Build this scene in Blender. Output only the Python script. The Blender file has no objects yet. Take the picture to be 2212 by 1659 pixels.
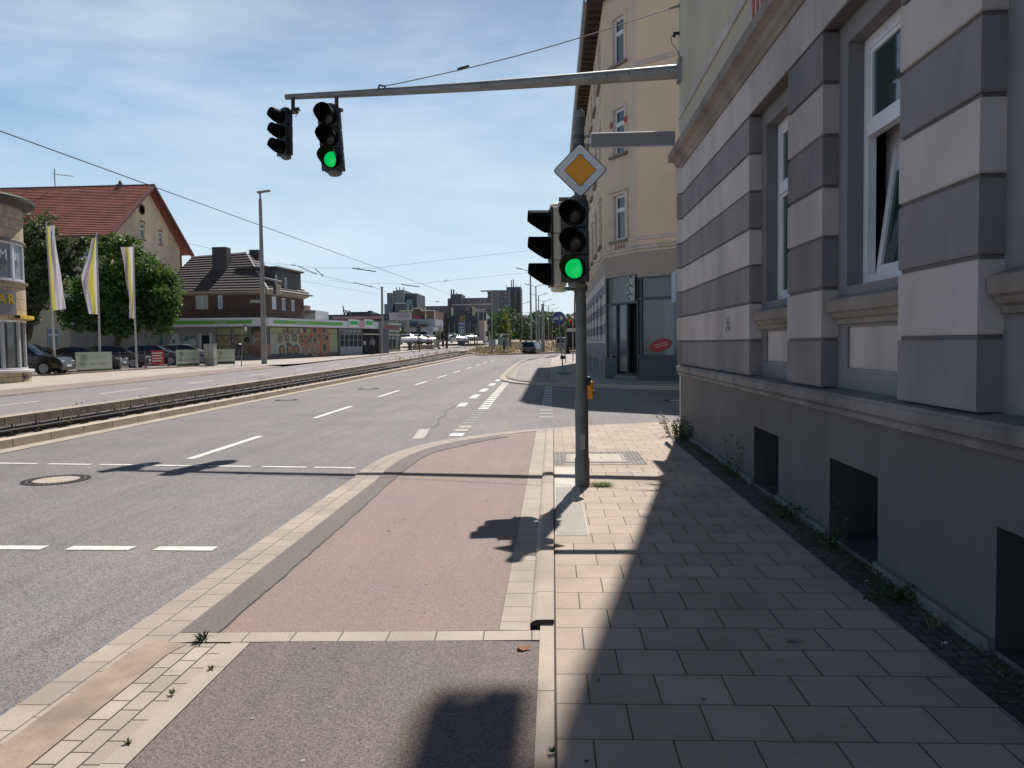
import bpy, bmesh, math, random
from math import sin, cos, pi, radians as rad, sqrt, atan2
from mathutils import Vector, Matrix, noise as mnoise
random.seed(7)
SC = bpy.context.scene
COL = SC.collection
# ------------------------------------------------------------ camera
F, CX, CY, EYE = 1740.0, 1106.0, 829.5, 1.55      # the photograph read at 2212 x 1659
VP = (1194.0, 741.0); ROLL = .014
_y = Vector(((VP[0]-CX)/F, -(VP[1]-CY)/F, -1)).normalized()
_z = Vector((-ROLL, 1, 0)); _z.z = -(_z.x*_y.x+_z.y*_y.y)/_y.z; _z.normalize()
_x = _y.cross(_z)
RM = Matrix((_x, _y, _z))
cam_d = bpy.data.cameras.new('camera'); cam = bpy.data.objects.new('camera', cam_d); COL.objects.link(cam)
cam_d.sensor_width = 36; cam_d.lens = F/2212*36; cam_d.clip_start = .05; cam_d.clip_end = 6000
cam.matrix_world = Matrix.Translation((0, 0, EYE)) @ RM.to_4x4()
SC.camera = cam
# ------------------------------------------------------------ light and sky
SUN_EL, SUN_AZ = rad(52.9), math.atan2(.2, .98)
w = bpy.data.worlds.new('World'); SC.world = w; w.use_nodes = True
nt = w.node_tree; nt.nodes.clear()
N = nt.nodes.new; Lk = nt.links.new
out = N('ShaderNodeOutputWorld'); bg = N('ShaderNodeBackground'); bg.inputs[1].default_value = .085
sky = N('ShaderNodeTexSky'); sky.sky_type = 'NISHITA'; sky.sun_disc = False
sky.sun_elevation = SUN_EL; sky.sun_rotation = SUN_AZ; sky.air_density = 1.0; sky.dust_density = 1.2; sky.ozone_density = 2.0; sky.altitude = 100
tc = N('ShaderNodeTexCoord'); mp = N('ShaderNodeMapping'); mp.inputs['Scale'].default_value = (1.3, 1.8, 5.5); mp.inputs['Rotation'].default_value = (.25, .2, .5)
n1 = N('ShaderNodeTexNoise'); n1.inputs['Scale'].default_value = 1.5; n1.inputs['Detail'].default_value = 8; n1.inputs['Roughness'].default_value = .52; n1.inputs['Distortion'].default_value = .3
cr = N('ShaderNodeValToRGB'); cr.color_ramp.elements[0].position = .32; cr.color_ramp.elements[1].position = .68
cr.color_ramp.elements[1].color = (.68, .68, .68, 1)
# haze gradient: pale towards the horizon, deeper blue overhead
sx = N('ShaderNodeSeparateXYZ'); Lk(tc.outputs['Generated'], sx.inputs[0])
gr = N('ShaderNodeValToRGB'); ge = gr.color_ramp.elements; ge[0].position = 0; ge[0].color = (.66, .76, .84, 1); ge[1].position = .8; ge[1].color = (.012, .028, .07, 1)
for q, c in ((.12, (.50, .68, .82, 1)), (.28, (.19, .385, .65, 1)), (.42, (.09, .19, .37, 1)), (.55, (.035, .08, .19, 1))): k = ge.new(q); k.color = c
Lk(sx.outputs[2], gr.inputs[0])
sc_ = N('ShaderNodeMixRGB'); sc_.blend_type = 'MULTIPLY'; sc_.inputs[0].default_value = 1; sc_.inputs[2].default_value = (11.4, 11.4, 11.4, 1); Lk(gr.outputs[0], sc_.inputs[1])
m1 = N('ShaderNodeMixRGB'); m1.inputs[0].default_value = .93; Lk(sky.outputs[0], m1.inputs[1]); Lk(sc_.outputs[0], m1.inputs[2])
mx = N('ShaderNodeMixRGB'); mx.inputs[2].default_value = (8.7, 9.5, 10.2, 1)
Lk(tc.outputs['Generated'], mp.inputs[0]); Lk(mp.outputs[0], n1.inputs[0]); Lk(n1.outputs[0], cr.inputs[0]); cf = N('ShaderNodeMapRange'); cf.inputs[1].default_value = .33; cf.inputs[2].default_value = .52; cf.inputs[3].default_value = 1; cf.inputs[4].default_value = .05; Lk(sx.outputs[2], cf.inputs[0])
cm = N('ShaderNodeMath'); cm.operation = 'MULTIPLY'; Lk(cr.outputs[0], cm.inputs[0]); Lk(cf.outputs[0], cm.inputs[1]); Lk(cm.outputs[0], mx.inputs[0])
Lk(m1.outputs[0], mx.inputs[1]); Lk(mx.outputs[0], bg.inputs[0]); Lk(bg.outputs[0], out.inputs[0])
sl = bpy.data.lights.new('sun', 'SUN'); so = bpy.data.objects.new('sun', sl); COL.objects.link(so)
sl.energy = 5.0; sl.angle = rad(.55); sl.color = (1, .95, .88)
sd = Vector((cos(SUN_EL)*sin(SUN_AZ), cos(SUN_EL)*cos(SUN_AZ), sin(SUN_EL)))
so.rotation_euler = sd.to_track_quat('Z', 'Y').to_euler()
SC.view_settings.view_transform = 'Standard'; SC.view_settings.look = 'None'; SC.view_settings.gamma = 1; SC.view_settings.exposure = .2
SC.render.engine = 'CYCLES'; SC.cycles.max_bounces = 6

# ------------------------------------------------------------ terrain and pixel readings
def gz(x, y):
    a = .00006*max(0, min(y, 260)-60)**2
    return a + min(1, max(0, (-x-9)/4.))*.0065*max(0, min(y, 95)-20)
def ray(u, v): return RM @ Vector(((u-CX)/F, -(v-CY)/F, -1))
def AT(u, v, Y):                   # the point on that sight line at distance Y down the street
    d = ray(u, v); t = Y/d.y; return Vector((d.x*t, Y, EYE+d.z*t))
def G(u, v, dz=0):                 # the point of the ground on that sight line
    d = ray(u, v); t = -(EYE-dz)/min(d.z, -.004)
    for _ in range(80):
        p = Vector((0, 0, EYE))+t*d
        t = .6*t+.4*(EYE-dz-gz(p.x, p.y))/-min(d.z, -.004)
    return Vector((0, 0, EYE))+t*d
def ZA(k, ox, oy):                 # readings taken in an enlarged crop
    return lambda x, y: ((ox+k*x)/1.1573, (oy+k*y)/1.1573)
pa = ZA(.32542, 0, 440); pb = ZA(.24108, 400, 560); pc = ZA(.2622, 820, 660); pd = ZA(.26522, 1280, 620); pe = ZA(.37372, 1420, 0)
pm = ZA(.13562, 940, 680); pn = ZA(.13562, 760, 760); pq = ZA(.15672, 1180, 640)

# ------------------------------------------------------------ materials
MATS = {}
def nodes(name, rough=.8, metal=0):
    m = bpy.data.materials.new(name); m.use_nodes = True; t = m.node_tree
    b = t.nodes['Principled BSDF']; b.inputs['Roughness'].default_value = rough; b.inputs['Metallic'].default_value = metal
    MATS[name] = m; return m, t, b
def c4(c): return (c[0], c[1], c[2], 1)
def mul(c, k): return tuple(min(1, x*k) for x in c)
def noise_mix(t, c1, c2, scale, lo=.35, hi=.65, detail=5, vec=None, rough=.6):
    n = t.nodes.new('ShaderNodeTexNoise'); n.inputs['Scale'].default_value = scale; n.inputs['Detail'].default_value = detail; n.inputs['Roughness'].default_value = rough
    if vec: t.links.new(vec, n.inputs['Vector'])
    r = t.nodes.new('ShaderNodeValToRGB'); r.color_ramp.elements[0].position = lo; r.color_ramp.elements[1].position = hi
    r.color_ramp.elements[0].color = c4(c1); r.color_ramp.elements[1].color = c4(c2)
    t.links.new(n.outputs[0], r.inputs[0]); return n, r
def mixn(t, a, b, fac=None, mode='MIX', f=.5):
    m = t.nodes.new('ShaderNodeMixRGB'); m.blend_type = mode; m.inputs[0].default_value = f
    if fac: t.links.new(fac, m.inputs[0])
    t.links.new(a, m.inputs[1])
    if isinstance(b, tuple): m.inputs[2].default_value = c4(b)
    else: t.links.new(b, m.inputs[2])
    return m.outputs[0]
def bump(t, b, h, strength, dist=.01, inv=False):
    n = t.nodes.new('ShaderNodeBump'); n.inputs['Strength'].default_value = strength; n.inputs['Distance'].default_value = dist; n.invert = inv
    t.links.new(h, n.inputs['Height'])
    if b.inputs['Normal'].is_linked: t.links.new(b.inputs['Normal'].links[0].from_socket, n.inputs['Normal'])
    t.links.new(n.outputs[0], b.inputs['Normal'])
def ocoord(t, uv=False):
    c = t.nodes.new('ShaderNodeTexCoord'); return c.outputs['UV' if uv else 'Object']
def mapping(t, vec, loc=(0, 0, 0), rot=(0, 0, 0), scale=(1, 1, 1)):
    m = t.nodes.new('ShaderNodeMapping'); m.inputs['Location'].default_value = loc; m.inputs['Rotation'].default_value = rot; m.inputs['Scale'].default_value = scale
    t.links.new(vec, m.inputs[0]); return m.outputs[0]
def M(name, col, rough=.8, var=.12, scale=3, metal=0, bumps=0, bscale=60, emit=None, grime=0):
    if name in MATS: return MATS[name]
    m, t, b = nodes(name, rough, metal); v = ocoord(t)
    n, r = noise_mix(t, mul(col, 1-var), mul(col, 1+var), scale, .3, .7, 6, v)
    o = r.outputs[0]
    if grime:
        n2, r2 = noise_mix(t, (1-grime,)*3, (1, 1, 1), scale*.35, .35, .6, 8, mapping(t, v, scale=(1, 1, .35)))
        o = mixn(t, o, r2.outputs[0], mode='MULTIPLY', f=1)
    t.links.new(o, b.inputs['Base Color'])
    if bumps:
        n3, _ = noise_mix(t, (0, 0, 0), (1, 1, 1), bscale, .2, .8, 4, v); bump(t, b, n3.outputs[0], bumps)
    if emit:
        b.inputs['Emission Color'].default_value = c4(emit[0]); b.inputs['Emission Strength'].default_value = emit[1]
    return m
def asphalt(name, base, lo=.35, hi=1.7, patch=.12, tint=(1, 1, 1), sc=110):
    m, t, b = nodes(name, .82); v = ocoord(t)
    vo = t.nodes.new('ShaderNodeTexVoronoi'); vo.inputs['Scale'].default_value = sc; t.links.new(v, vo.inputs['Vector'])
    s = t.nodes.new('ShaderNodeSeparateColor'); t.links.new(vo.outputs['Color'], s.inputs[0])
    r = t.nodes.new('ShaderNodeValToRGB'); e = r.color_ramp.elements; e[0].position = 0; e[1].position = 1
    e[0].color = c4(mul(base, lo)); e[1].color = c4(mul(base, hi)); k = e.new(.55); k.color = c4(base); k2 = e.new(.93); k2.color = c4(mul(base, 1.25))
    t.links.new(s.outputs[0], r.inputs[0])
    _, r2 = noise_mix(t, mul((1, 1, 1), 1-patch), (1, 1, 1), .45, .3, .7, 6, v)
    _, r3 = noise_mix(t, (1-patch*1.2,)*3, (1, 1, 1), 9, .25, .6, 5, mapping(t, v, scale=(1, .12, 1)))
    _, r4 = noise_mix(t, (.965, .97, 1.0), (1.0, .965, .955), .9, .35, .65, 3, v)
    _, r5 = noise_mix(t, (1-patch*.8,)*3, (1, 1, 1), .75, .35, .6, 3, mapping(t, v, scale=(1, .02, 1)))
    _, r6 = noise_mix(t, (.62, .6, .58), (1, 1, 1), 2.3, .24, .31, 5, v)
    r_ = r; o_ = mixn(t, mixn(t, r.outputs[0], r5.outputs[0], mode='MULTIPLY', f=1), r6.outputs[0], mode='MULTIPLY', f=.55)
    o = mixn(t, mixn(t, mixn(t, o_, r2.outputs[0], mode='MULTIPLY', f=1), r3.outputs[0], mode='MULTIPLY', f=.7), r4.outputs[0], mode='MULTIPLY', f=1)
    t.links.new(o, b.inputs['Base Color']); bump(t, b, vo.outputs['Distance'], .35, .004)
    return m
def paver(name, c1, c2, cm, bw, bh, uv=False, loc=(0, 0, 0), offset=.5, mortar=.004, grain=.2, stain=.22, rot=0, vertical=False, rough=.85, gsc=150):
    m, t, b = nodes(name, rough); v0 = ocoord(t, uv)
    v = v0
    if vertical:
        v = mapping(t, v0, rot=(rad(90), 0, 0)) if not uv else v0
    v = mapping(t, v, loc=loc, rot=(0, 0, rot))
    br = t.nodes.new('ShaderNodeTexBrick'); br.offset = offset
    for k, x in (('Scale', 1), ('Brick Width', bw), ('Row Height', bh), ('Mortar Size', mortar), ('Mortar Smooth', .2), ('Bias', 0)): br.inputs[k].default_value = x
    br.inputs['Color1'].default_value = c4(c1); br.inputs['Color2'].default_value = c4(c2); br.inputs['Mortar'].default_value = c4(cm)
    t.links.new(v, br.inputs['Vector'])
    vv = ocoord(t)
    _, r = noise_mix(t, (1-grain,)*3, (1+grain*.4,)*3, gsc, .3, .7, 2, vv)
    _, r2 = noise_mix(t, (1-stain,)*3, (1, 1, 1), 1.6, .3, .62, 8, vv)
    _, r3 = noise_mix(t, (.72, .7, .66), (1, 1, 1), 9, .28, .36, 3, vv)
    o = mixn(t, mixn(t, br.outputs['Color'], r.outputs[0], mode='MULTIPLY', f=1), r2.outputs[0], mode='MULTIPLY', f=1)
    o = mixn(t, o, r3.outputs[0], mode='MULTIPLY', f=.5)
    t.links.new(o, b.inputs['Base Color']); bump(t, b, br.outputs['Fac'], .6, .006, True)
    return m
def glass(name, col=(.02, .025, .03), rough=.06):
    if name in MATS: return MATS[name]
    m, t, b = nodes(name, rough); b.inputs['Base Color'].default_value = c4(col)
    n, _ = noise_mix(t, (0, 0, 0), (1, 1, 1), 1.3, .2, .8, 1, ocoord(t)); bump(t, b, n.outputs[0], .05, .05)
    b.inputs['Specular IOR Level'].default_value = .7
    return m
def leafmat(name, c1, c2):
    m, t, b = nodes(name, .55); v = ocoord(t)
    _, r = noise_mix(t, c1, c2, 2.6, .36, .62, 6, v, .8)
    t.links.new(r.outputs[0], b.inputs['Base Color'])
    tr = t.nodes.new('ShaderNodeBsdfTranslucent'); t.links.new(r.outputs[0], tr.inputs[0])
    ms = t.nodes.new('ShaderNodeMixShader'); ms.inputs[0].default_value = .45
    t.links.new(b.outputs[0], ms.inputs[1]); t.links.new(tr.outputs[0], ms.inputs[2]); t.links.new(ms.outputs[0], t.nodes['Material Output'].inputs[0])
    return m

# ------------------------------------------------------------ mesh building
class MB:
    def __init__(s): s.v = []; s.f = []; s.m = []; s.uv = {}; s.mats = []
    def mi(s, mat):
        if mat is None: mat = MATS['default']
        if mat not in s.mats: s.mats.append(mat)
        return s.mats.index(mat)
    def add(s, vs, fs, mat, uvs=None):
        o = len(s.v); s.v += [tuple(p) for p in vs]; k = s.mi(mat)
        for i, f in enumerate(fs):
            s.f.append([o+j for j in f]); s.m.append(k)
            if uvs: s.uv[len(s.f)-1] = uvs[i]
        return s
    def box(s, x0, x1, y0, y1, z0, z1, mat, X=None):
        vs = [Vector(p) for p in ((x0,y0,z0),(x1,y0,z0),(x1,y1,z0),(x0,y1,z0),(x0,y0,z1),(x1,y0,z1),(x1,y1,z1),(x0,y1,z1))]
        if X is not None: vs = [X @ p for p in vs]
        return s.add(vs, [(3,2,1,0),(4,5,6,7),(0,1,5,4),(1,2,6,5),(2,3,7,6),(3,0,4,7)], mat)
    def rbox(s, x0, x1, y0, y1, z0, z1, r, mat, X=None, n=3):      # box with rounded edges
        bm = bmesh.new(); bmesh.ops.create_cube(bm, size=1)
        for p in bm.verts: p.co = Vector((x0+(p.co.x+.5)*(x1-x0), y0+(p.co.y+.5)*(y1-y0), z0+(p.co.z+.5)*(z1-z0)))
        bmesh.ops.bevel(bm, geom=list(bm.edges), offset=r, segments=n, affect='EDGES', profile=.5)
        bm.verts.index_update(); vs = [p.co.copy() for p in bm.verts]
        if X is not None: vs = [X @ p for p in vs]
        s.add(vs, [[q.index for q in f.verts] for f in bm.faces], mat); bm.free(); return s
    def prism(s, pts, z0, z1, mat, X=None):
        n = len(pts); vs = [Vector((p[0], p[1], z0)) for p in pts]+[Vector((p[0], p[1], z1)) for p in pts]
        if X is not None: vs = [X @ p for p in vs]
        return s.add(vs, [list(range(n))[::-1], list(range(n, 2*n))]+[(i, (i+1) % n, n+(i+1) % n, n+i) for i in range(n)], mat)
    def tube(s, path, r, mat, n=8, cap=True):
        P = [Vector(p) for p in path]; R = r if isinstance(r, (list, tuple)) else [r]*len(P)
        vs = []; ref = None
        for i, p in enumerate(P):
            t = (P[min(i+1, len(P)-1)]-P[max(i-1, 0)]).normalized()
            if ref is None: ref = t.orthogonal().normalized()
            a = (ref-t*ref.dot(t))
            a = a.normalized() if a.length > 1e-6 else t.orthogonal().normalized()
            ref = a; b = t.cross(a)
            vs += [p+R[i]*(cos(2*pi*k/n)*a+sin(2*pi*k/n)*b) for k in range(n)]
        fs = [(i*n+k, i*n+(k+1) % n, (i+1)*n+(k+1) % n, (i+1)*n+k) for i in range(len(P)-1) for k in range(n)]
        if cap: fs += [list(range(n))[::-1], list(range((len(P)-1)*n, len(P)*n))]
        return s.add(vs, fs, mat)
    def lathe(s, prof, mat, X=None, n=24):                         # prof: (radius, height) about z
        vs = [Vector((r*cos(2*pi*k/n), r*sin(2*pi*k/n), z)) for r, z in prof for k in range(n)]
        if X is not None: vs = [X @ p for p in vs]
        fs = [(i*n+k, i*n+(k+1) % n, (i+1)*n+(k+1) % n, (i+1)*n+k) for i in range(len(prof)-1) for k in range(n)]
        if prof[0][0] > 1e-5: fs.append(list(range(n))[::-1])
        if prof[-1][0] > 1e-5: fs.append(list(range((len(prof)-1)*n, len(prof)*n)))
        return s.add(vs, fs, mat)
    def quad(s, a, b, c, d, mat, uv=None): return s.add([a, b, c, d], [(0, 1, 2, 3)], mat, [uv] if uv else None)
    def poly(s, pts, mat): return s.add(pts, [list(range(len(pts)))], mat)
    def build(s, name, parent=None, smooth=False, label=None):
        me = bpy.data.meshes.new(name); me.from_pydata(s.v, [], s.f)
        for m in s.mats: me.materials.append(m)
        me.polygons.foreach_set('material_index', s.m)
        if s.uv:
            ul = me.uv_layers.new(name='UVMap')
            for i, p in enumerate(me.polygons):
                u = s.uv.get(i)
                if u:
                    for k, li in enumerate(p.loop_indices): ul.data[li].uv = u[k]
        if smooth: me.polygons.foreach_set('use_smooth', [True]*len(me.polygons)); me.set_sharp_from_angle(angle=rad(smooth if smooth > 1 else 40))
        me.update()
        bm = bmesh.new(); bm.from_mesh(me); 
        if not s.uv: bmesh.ops.recalc_face_normals(bm, faces=bm.faces)
        bm.to_mesh(me); bm.free()
        o = bpy.data.objects.new(name, me); COL.objects.link(o)
        if parent:
            o.parent = parent
            p = parent; mw = Matrix.Identity(4)
            while p: mw = (p.matrix_parent_inverse @ p.matrix_basis if p.parent else p.matrix_basis) @ mw; p = p.parent
            o.matrix_parent_inverse = mw.inverted()
        if label: o['label'] = label
        return o
def tag(o, label=None, cat=None, group=None, kind=None):
    if label: o['label'] = label
    if cat: o['category'] = cat
    if group: o['group'] = group
    if kind: o['kind'] = kind
    return o
def thing(name, label, cat, loc=(0, 0, 0), rz=0, group=None):
    o = bpy.data.objects.new(name, None); COL.objects.link(o); o.location = loc; o.rotation_euler = (0, 0, rz)
    o.empty_display_size = .2
    return tag(o, label, cat, group)
def copy_tree(o, parent=None):
    c = o.copy(); COL.objects.link(c)
    if parent: c.parent = parent
    for ch in [k for k in COL.objects if k.parent == o]: copy_tree(ch, c)
    return c
def dup(src, label, loc, rz=0, scale=None):
    c = copy_tree(src); c['label'] = label; c.location = loc; c.rotation_euler = (0, 0, rz)
    if scale: c.scale = (scale,)*3 if not isinstance(scale, tuple) else scale
    return c
def TX(loc, rz=0, rx=0, ry=0): return Matrix.Translation(loc) @ Matrix.Rotation(rz, 4, 'Z') @ Matrix.Rotation(ry, 4, 'Y') @ Matrix.Rotation(rx, 4, 'X')
def smoothpath(P, k=6):
    P = [Vector(p) for p in P]; o = []
    for i in range(len(P)-1):
        a, b, c, d = P[max(i-1, 0)], P[i], P[i+1], P[min(i+2, len(P)-1)]
        for j in range(k):
            t = j/k; o.append(.5*((2*b)+(c-a)*t+(2*a-5*b+4*c-d)*t*t+(3*b-a-3*c+d)*t**3))
    o.append(P[-1]); return o
def resample(P, step):
    P = [Vector((p[0], p[1], 0)) for p in P]; o = [P[0]]
    for a, b in zip(P, P[1:]):
        n = max(1, math.ceil((b-a).length/step)); o += [a.lerp(b, i/n) for i in range(1, n+1)]
    return o
def ribbon(name, path, prof, mats, step=3, kind='structure', mb=None):
    """a strip laid along a path; prof = (offset to the right, height) points"""
    P = resample(path, step); own = mb is None; mb = mb or MB(); L = 0; rows = []
    for i, p in enumerate(P):
        t = (P[min(i+1, len(P)-1)]-P[max(i-1, 0)]).normalized(); nr = Vector((t.y, -t.x, 0))
        if i: L += (p-P[i-1]).length
        rows.append((L, [p+nr*o for o, _ in prof]))
    acc = [0]
    for a, b in zip(prof, prof[1:]): acc.append(acc[-1]+math.hypot(b[0]-a[0], b[1]-a[1]))
    if not isinstance(mats, list): mats = [mats]*(len(prof)-1)
    for (l0, r0), (l1, r1) in zip(rows, rows[1:]):
        for j in range(len(prof)-1):
            q = [Vector((c.x, c.y, gz(c.x, c.y)+z)) for c, z in ((r0[j], prof[j][1]), (r0[j+1], prof[j+1][1]), (r1[j+1], prof[j+1][1]), (r1[j], prof[j][1]))]
            mb.quad(*q, mats[j], [(l0, acc[j]), (l0, acc[j+1]), (l1, acc[j+1]), (l1, acc[j])])
    if own: return tag(mb.build(name), kind=kind)
def sheet(name, pts, dz, mat, kind='structure', xs=(-60, -13, -12, -11, -10, -9), ystep=8):
    bm = bmesh.new(); bm.faces.new([bm.verts.new((p[0], p[1], 0)) for p in pts])
    ys = [p[1] for p in pts]
    for x in xs: bmesh.ops.bisect_plane(bm, geom=bm.verts[:]+bm.edges[:]+bm.faces[:], plane_co=(x, 0, 0), plane_no=(1, 0, 0))
    y = 20
    while y < min(max(ys), 280): 
        if y > min(ys): bmesh.ops.bisect_plane(bm, geom=bm.verts[:]+bm.edges[:]+bm.faces[:], plane_co=(0, y, 0), plane_no=(0, 1, 0))
        y += ystep
    for v in bm.verts: v.co.z = gz(v.co.x, v.co.y)+dz
    bmesh.ops.recalc_face_normals(bm, faces=bm.faces)
    if sum(f.normal.z for f in bm.faces) < 0: bmesh.ops.reverse_faces(bm, faces=bm.faces)
    me = bpy.data.meshes.new(name); bm.to_mesh(me); bm.free(); me.materials.append(mat)
    o = bpy.data.objects.new(name, me); COL.objects.link(o); return tag(o, kind=kind)
def text_into(mb, s, size, mat, X, extrude=.004):
    cu = bpy.data.curves.new('t', 'FONT'); cu.body = s; cu.size = size; cu.extrude = extrude; cu.align_x = 'CENTER'; cu.resolution_u = 3
    o = bpy.data.objects.new('t', cu); COL.objects.link(o); dg = bpy.context.evaluated_depsgraph_get()
    me = bpy.data.meshes.new_from_object(o.evaluated_get(dg)); bpy.data.objects.remove(o)
    mb.add([X @ v.co for v in me.vertices], [list(p.vertices) for p in me.polygons], mat); bpy.data.meshes.remove(me)

M('default', (.5, .5, .5))
# ------------------------------------------------------------ material library
ASPH = asphalt('road_asphalt', (.25, .232, .228), .42, 1.55, .2, sc=135)
ASPHF = asphalt('far_asphalt', (.27, .25, .25), .6, 1.4, .12, sc=60)
CYC = asphalt('cycle_asphalt', (.295, .222, .192), .6, 1.4, .12, sc=240)
CYCD = asphalt('cycle_asphalt_patch', (.19, .155, .142), .6, 1.4, .12, sc=240)
BAY = asphalt('bay_asphalt', (.215, .17, .152), .45, 1.6, .22, sc=170)
ISL = asphalt('island_asphalt', (.3, .265, .245), .6, 1.35, .1, sc=200)
PAV = paver('pavement_slabs', (.43, .342, .275), (.51, .41, .335), (.12, .1, .08), .307, .307, loc=(-.14, .01, 0), mortar=.0042)
PAV2 = paver('island_slabs', (.4, .34, .3), (.46, .4, .35), (.16, .13, .11), .3, .3)
GUT = paver('gutter_slabs', (.4, .33, .28), (.47, .39, .33), (.12, .1, .08), .238, .165, uv=True, mortar=.004)
GUTF = paver('gutter_strip', (.44, .37, .3), (.48, .41, .34), (.3, .25, .2), 2, .4, uv=True)
BRK = paver('edge_bricks', (.4, .33, .275), (.5, .42, .36), (.09, .07, .05), .18, .095, uv=True, mortar=.005)
EDG = paver('edging', (.43, .36, .3), (.47, .4, .34), (.12, .1, .08), .9, .5, uv=True, mortar=.003)
BROWN = M('brown_channel', (.36, .275, .215), .85, .22, 5, bumps=.3, bscale=120, grime=.3)
SLABC = paver('slab_row', (.43, .36, .3), (.48, .41, .35), (.13, .11, .09), .255, .3, uv=True, mortar=.004)
KERB = paver('kerb_stone', (.44, .365, .3), (.5, .415, .345), (.1, .08, .07), 1.0, 1.0, uv=True, mortar=.004)
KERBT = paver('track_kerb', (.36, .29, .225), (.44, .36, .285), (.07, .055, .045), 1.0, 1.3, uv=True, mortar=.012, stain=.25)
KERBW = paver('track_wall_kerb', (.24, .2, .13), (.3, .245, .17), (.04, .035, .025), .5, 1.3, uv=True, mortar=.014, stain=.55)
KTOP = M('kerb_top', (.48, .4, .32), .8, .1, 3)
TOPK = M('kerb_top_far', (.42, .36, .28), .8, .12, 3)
BALL = asphalt('ballast', (.12, .085, .07), .2, 2.4, .4, sc=26)
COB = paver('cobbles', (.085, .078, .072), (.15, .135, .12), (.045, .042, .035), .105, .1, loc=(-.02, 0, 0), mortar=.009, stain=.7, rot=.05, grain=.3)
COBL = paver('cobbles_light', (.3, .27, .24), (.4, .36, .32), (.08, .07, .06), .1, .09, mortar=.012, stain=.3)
DIRT = M('earth', (.22, .18, .14), .95, .25, .6)
DRYG = M('dry_verge', (.3, .25, .15), .95, .3, .8)
PAINT, _t, _b = nodes('road_paint', .75); _v = ocoord(_t)
_, _r = noise_mix(_t, (.3, .29, .285), (.74, .725, .69), 34, .36, .46, 8, _v, .75); _, _q = noise_mix(_t, (.8, .78, .76), (1, 1, 1), 3, .3, .6, 5, _v); _t.links.new(mixn(_t, _r.outputs[0], _q.outputs[0], mode='MULTIPLY', f=1), _b.inputs['Base Color'])
PAINTW = M('worn_paint', (.47, .44, .42), .8, .16, 14, grime=.3)
WHITE = M('white_plastic', (.72, .73, .74), .35, .02, 4)
BLACKP = M('black_plastic', (.012, .012, .014), .42, .1, 5)
GALV = M('galvanised', (.27, .275, .27), .55, .14, 6, metal=.35, grime=.25)
POLEG = M('grey_pole_paint', (.13, .135, .125), .5, .15, 4, grime=.3)
DKSTEEL = M('dark_steel', (.05, .05, .052), .5, .2, 5)
RAILM = M('rail_steel', (.035, .026, .022), .6, .3, 6)
RAILT = M('rail_head', (.13, .125, .12), .5, .2, 6, metal=.3)
CREAM = M('cream_plastic', (.66, .62, .48), .55, .08, 5, grime=.15)

# ------------------------------------------------------------ the ground, roads and pavements
sheet('ground', [(-900, -300), (900, -300), (900, 1600), (-900, 1600)], -.1, DIRT, xs=(-60, -40, -20, -13, -12, -11, -10, -9, 0, 20, 60))
CURVE = smoothpath([(-2.37, 9.3, 0), (-2.42, 10.2, 0), (-2.33, 11.4, 0), (-1.92, 12.76, 0), (-1.05, 13.98, 0), (-.02, 14.76, 0), (1.11, 15.35, 0), (2.3, 15.62, 0), (3.4, 15.3, 0), (4.6, 14.5, 0), (20, 2.6, 0)], 5)
ISLE = smoothpath([(-2.5, 37.45, 0), (-2.25, 34.6, 0), (-1.75, 32.2, 0), (-.97, 30.5, 0), (-.07, 29.5, 0), (.8, 28.7, 0), (2.16, 27.5, 0), (4, 26.0, 0), (20, 13.7, 0)], 4)
RB = [(-2.5, 37.45), (-2.72, 49.4), (-2.8, 62), (-2.5, 72), (-1.6, 80), (.5, 97), (3.6, 108), (9, 120), (25, 140)]
LB = [(-8.42, -14), (-8.42, 12), (-8.5, 20), (-8.7, 35), (-9.05, 60), (-9.45, 87), (-9.3, 98), (-7, 103.5), (-3, 107), (2, 112), (9, 127), (25, 148)]
road_pts = [(c[0], c[1]) for c in LB] + RB[::-1] + [(p.x, p.y) for p in ISLE[1:]] + [(20, 2.6)] + [(2, 12), (2, -14)]
sheet('road', road_pts, -.02, ASPH)
gut_path = [(-2.37, -12)] + [(p.x, p.y) for p in CURVE]
ribbon('gutter', gut_path, [(0, -.02), (0, -.006), (.33, .0)], GUT, .35)
inner = smoothpath([(-2.04, 8.9, 0), (-2.08, 10.2, 0), (-2.0, 11.3, 0), (-1.66, 12.5, 0), (-1.0, 13.5, 0), (-.31, 14.1, 0)], 5)
sheet('cycle_path', [(-2.04, 4.2), (-.31, 4.28)] + [(-.31, 14.1)] + [(p.x, p.y) for p in inner[::-1]][1:], .002, CYC)
patch_in = smoothpath([(-1.83, 4.22, 0), (-1.83, 7, 0), (-1.85, 9.6, 0), (-1.77, 11.2, 0), (-1.5, 11.95, 0), (-1.1, 12.8, 0), (-.75, 13.3, 0)], 5)
mb = MB()
pi_ = [(p.x, p.y) for p in patch_in]; inn = [(-2.04, 4.21), (-2.04, 7)] + [(p.x, p.y) for p in inner if p.y < 13.6]
sheet('cycle_path_patch', pi_ + inn[::-1], .006, CYCD)
0 and sheet('cycle_path_patch', [(-1.2, 4.29), (-.33, 4.31), (-.33, 4.55), (-1.15, 4.53)], .0055, CYCD)
seam = M('tar_seam', (.07, .06, .055), .7)
def wob(P, a=.006):
    return [(x+random.uniform(-a, a), y+random.uniform(-a, a)) for x, y in [(p.x, p.y) for p in resample(P, .12)]]
ribbon('cycle_path_seam', wob([(p.x, p.y) for p in patch_in]), [(-.006, .0085), (.006, .0085)], seam)
ribbon('cycle_path_seam', wob([(-1.7, 11.0), (-1.2, 10.9), (-.7, 10.75), (-.31, 10.7)], .03), [(-.002, .0088), (.002, .0088)], seam)
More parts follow.
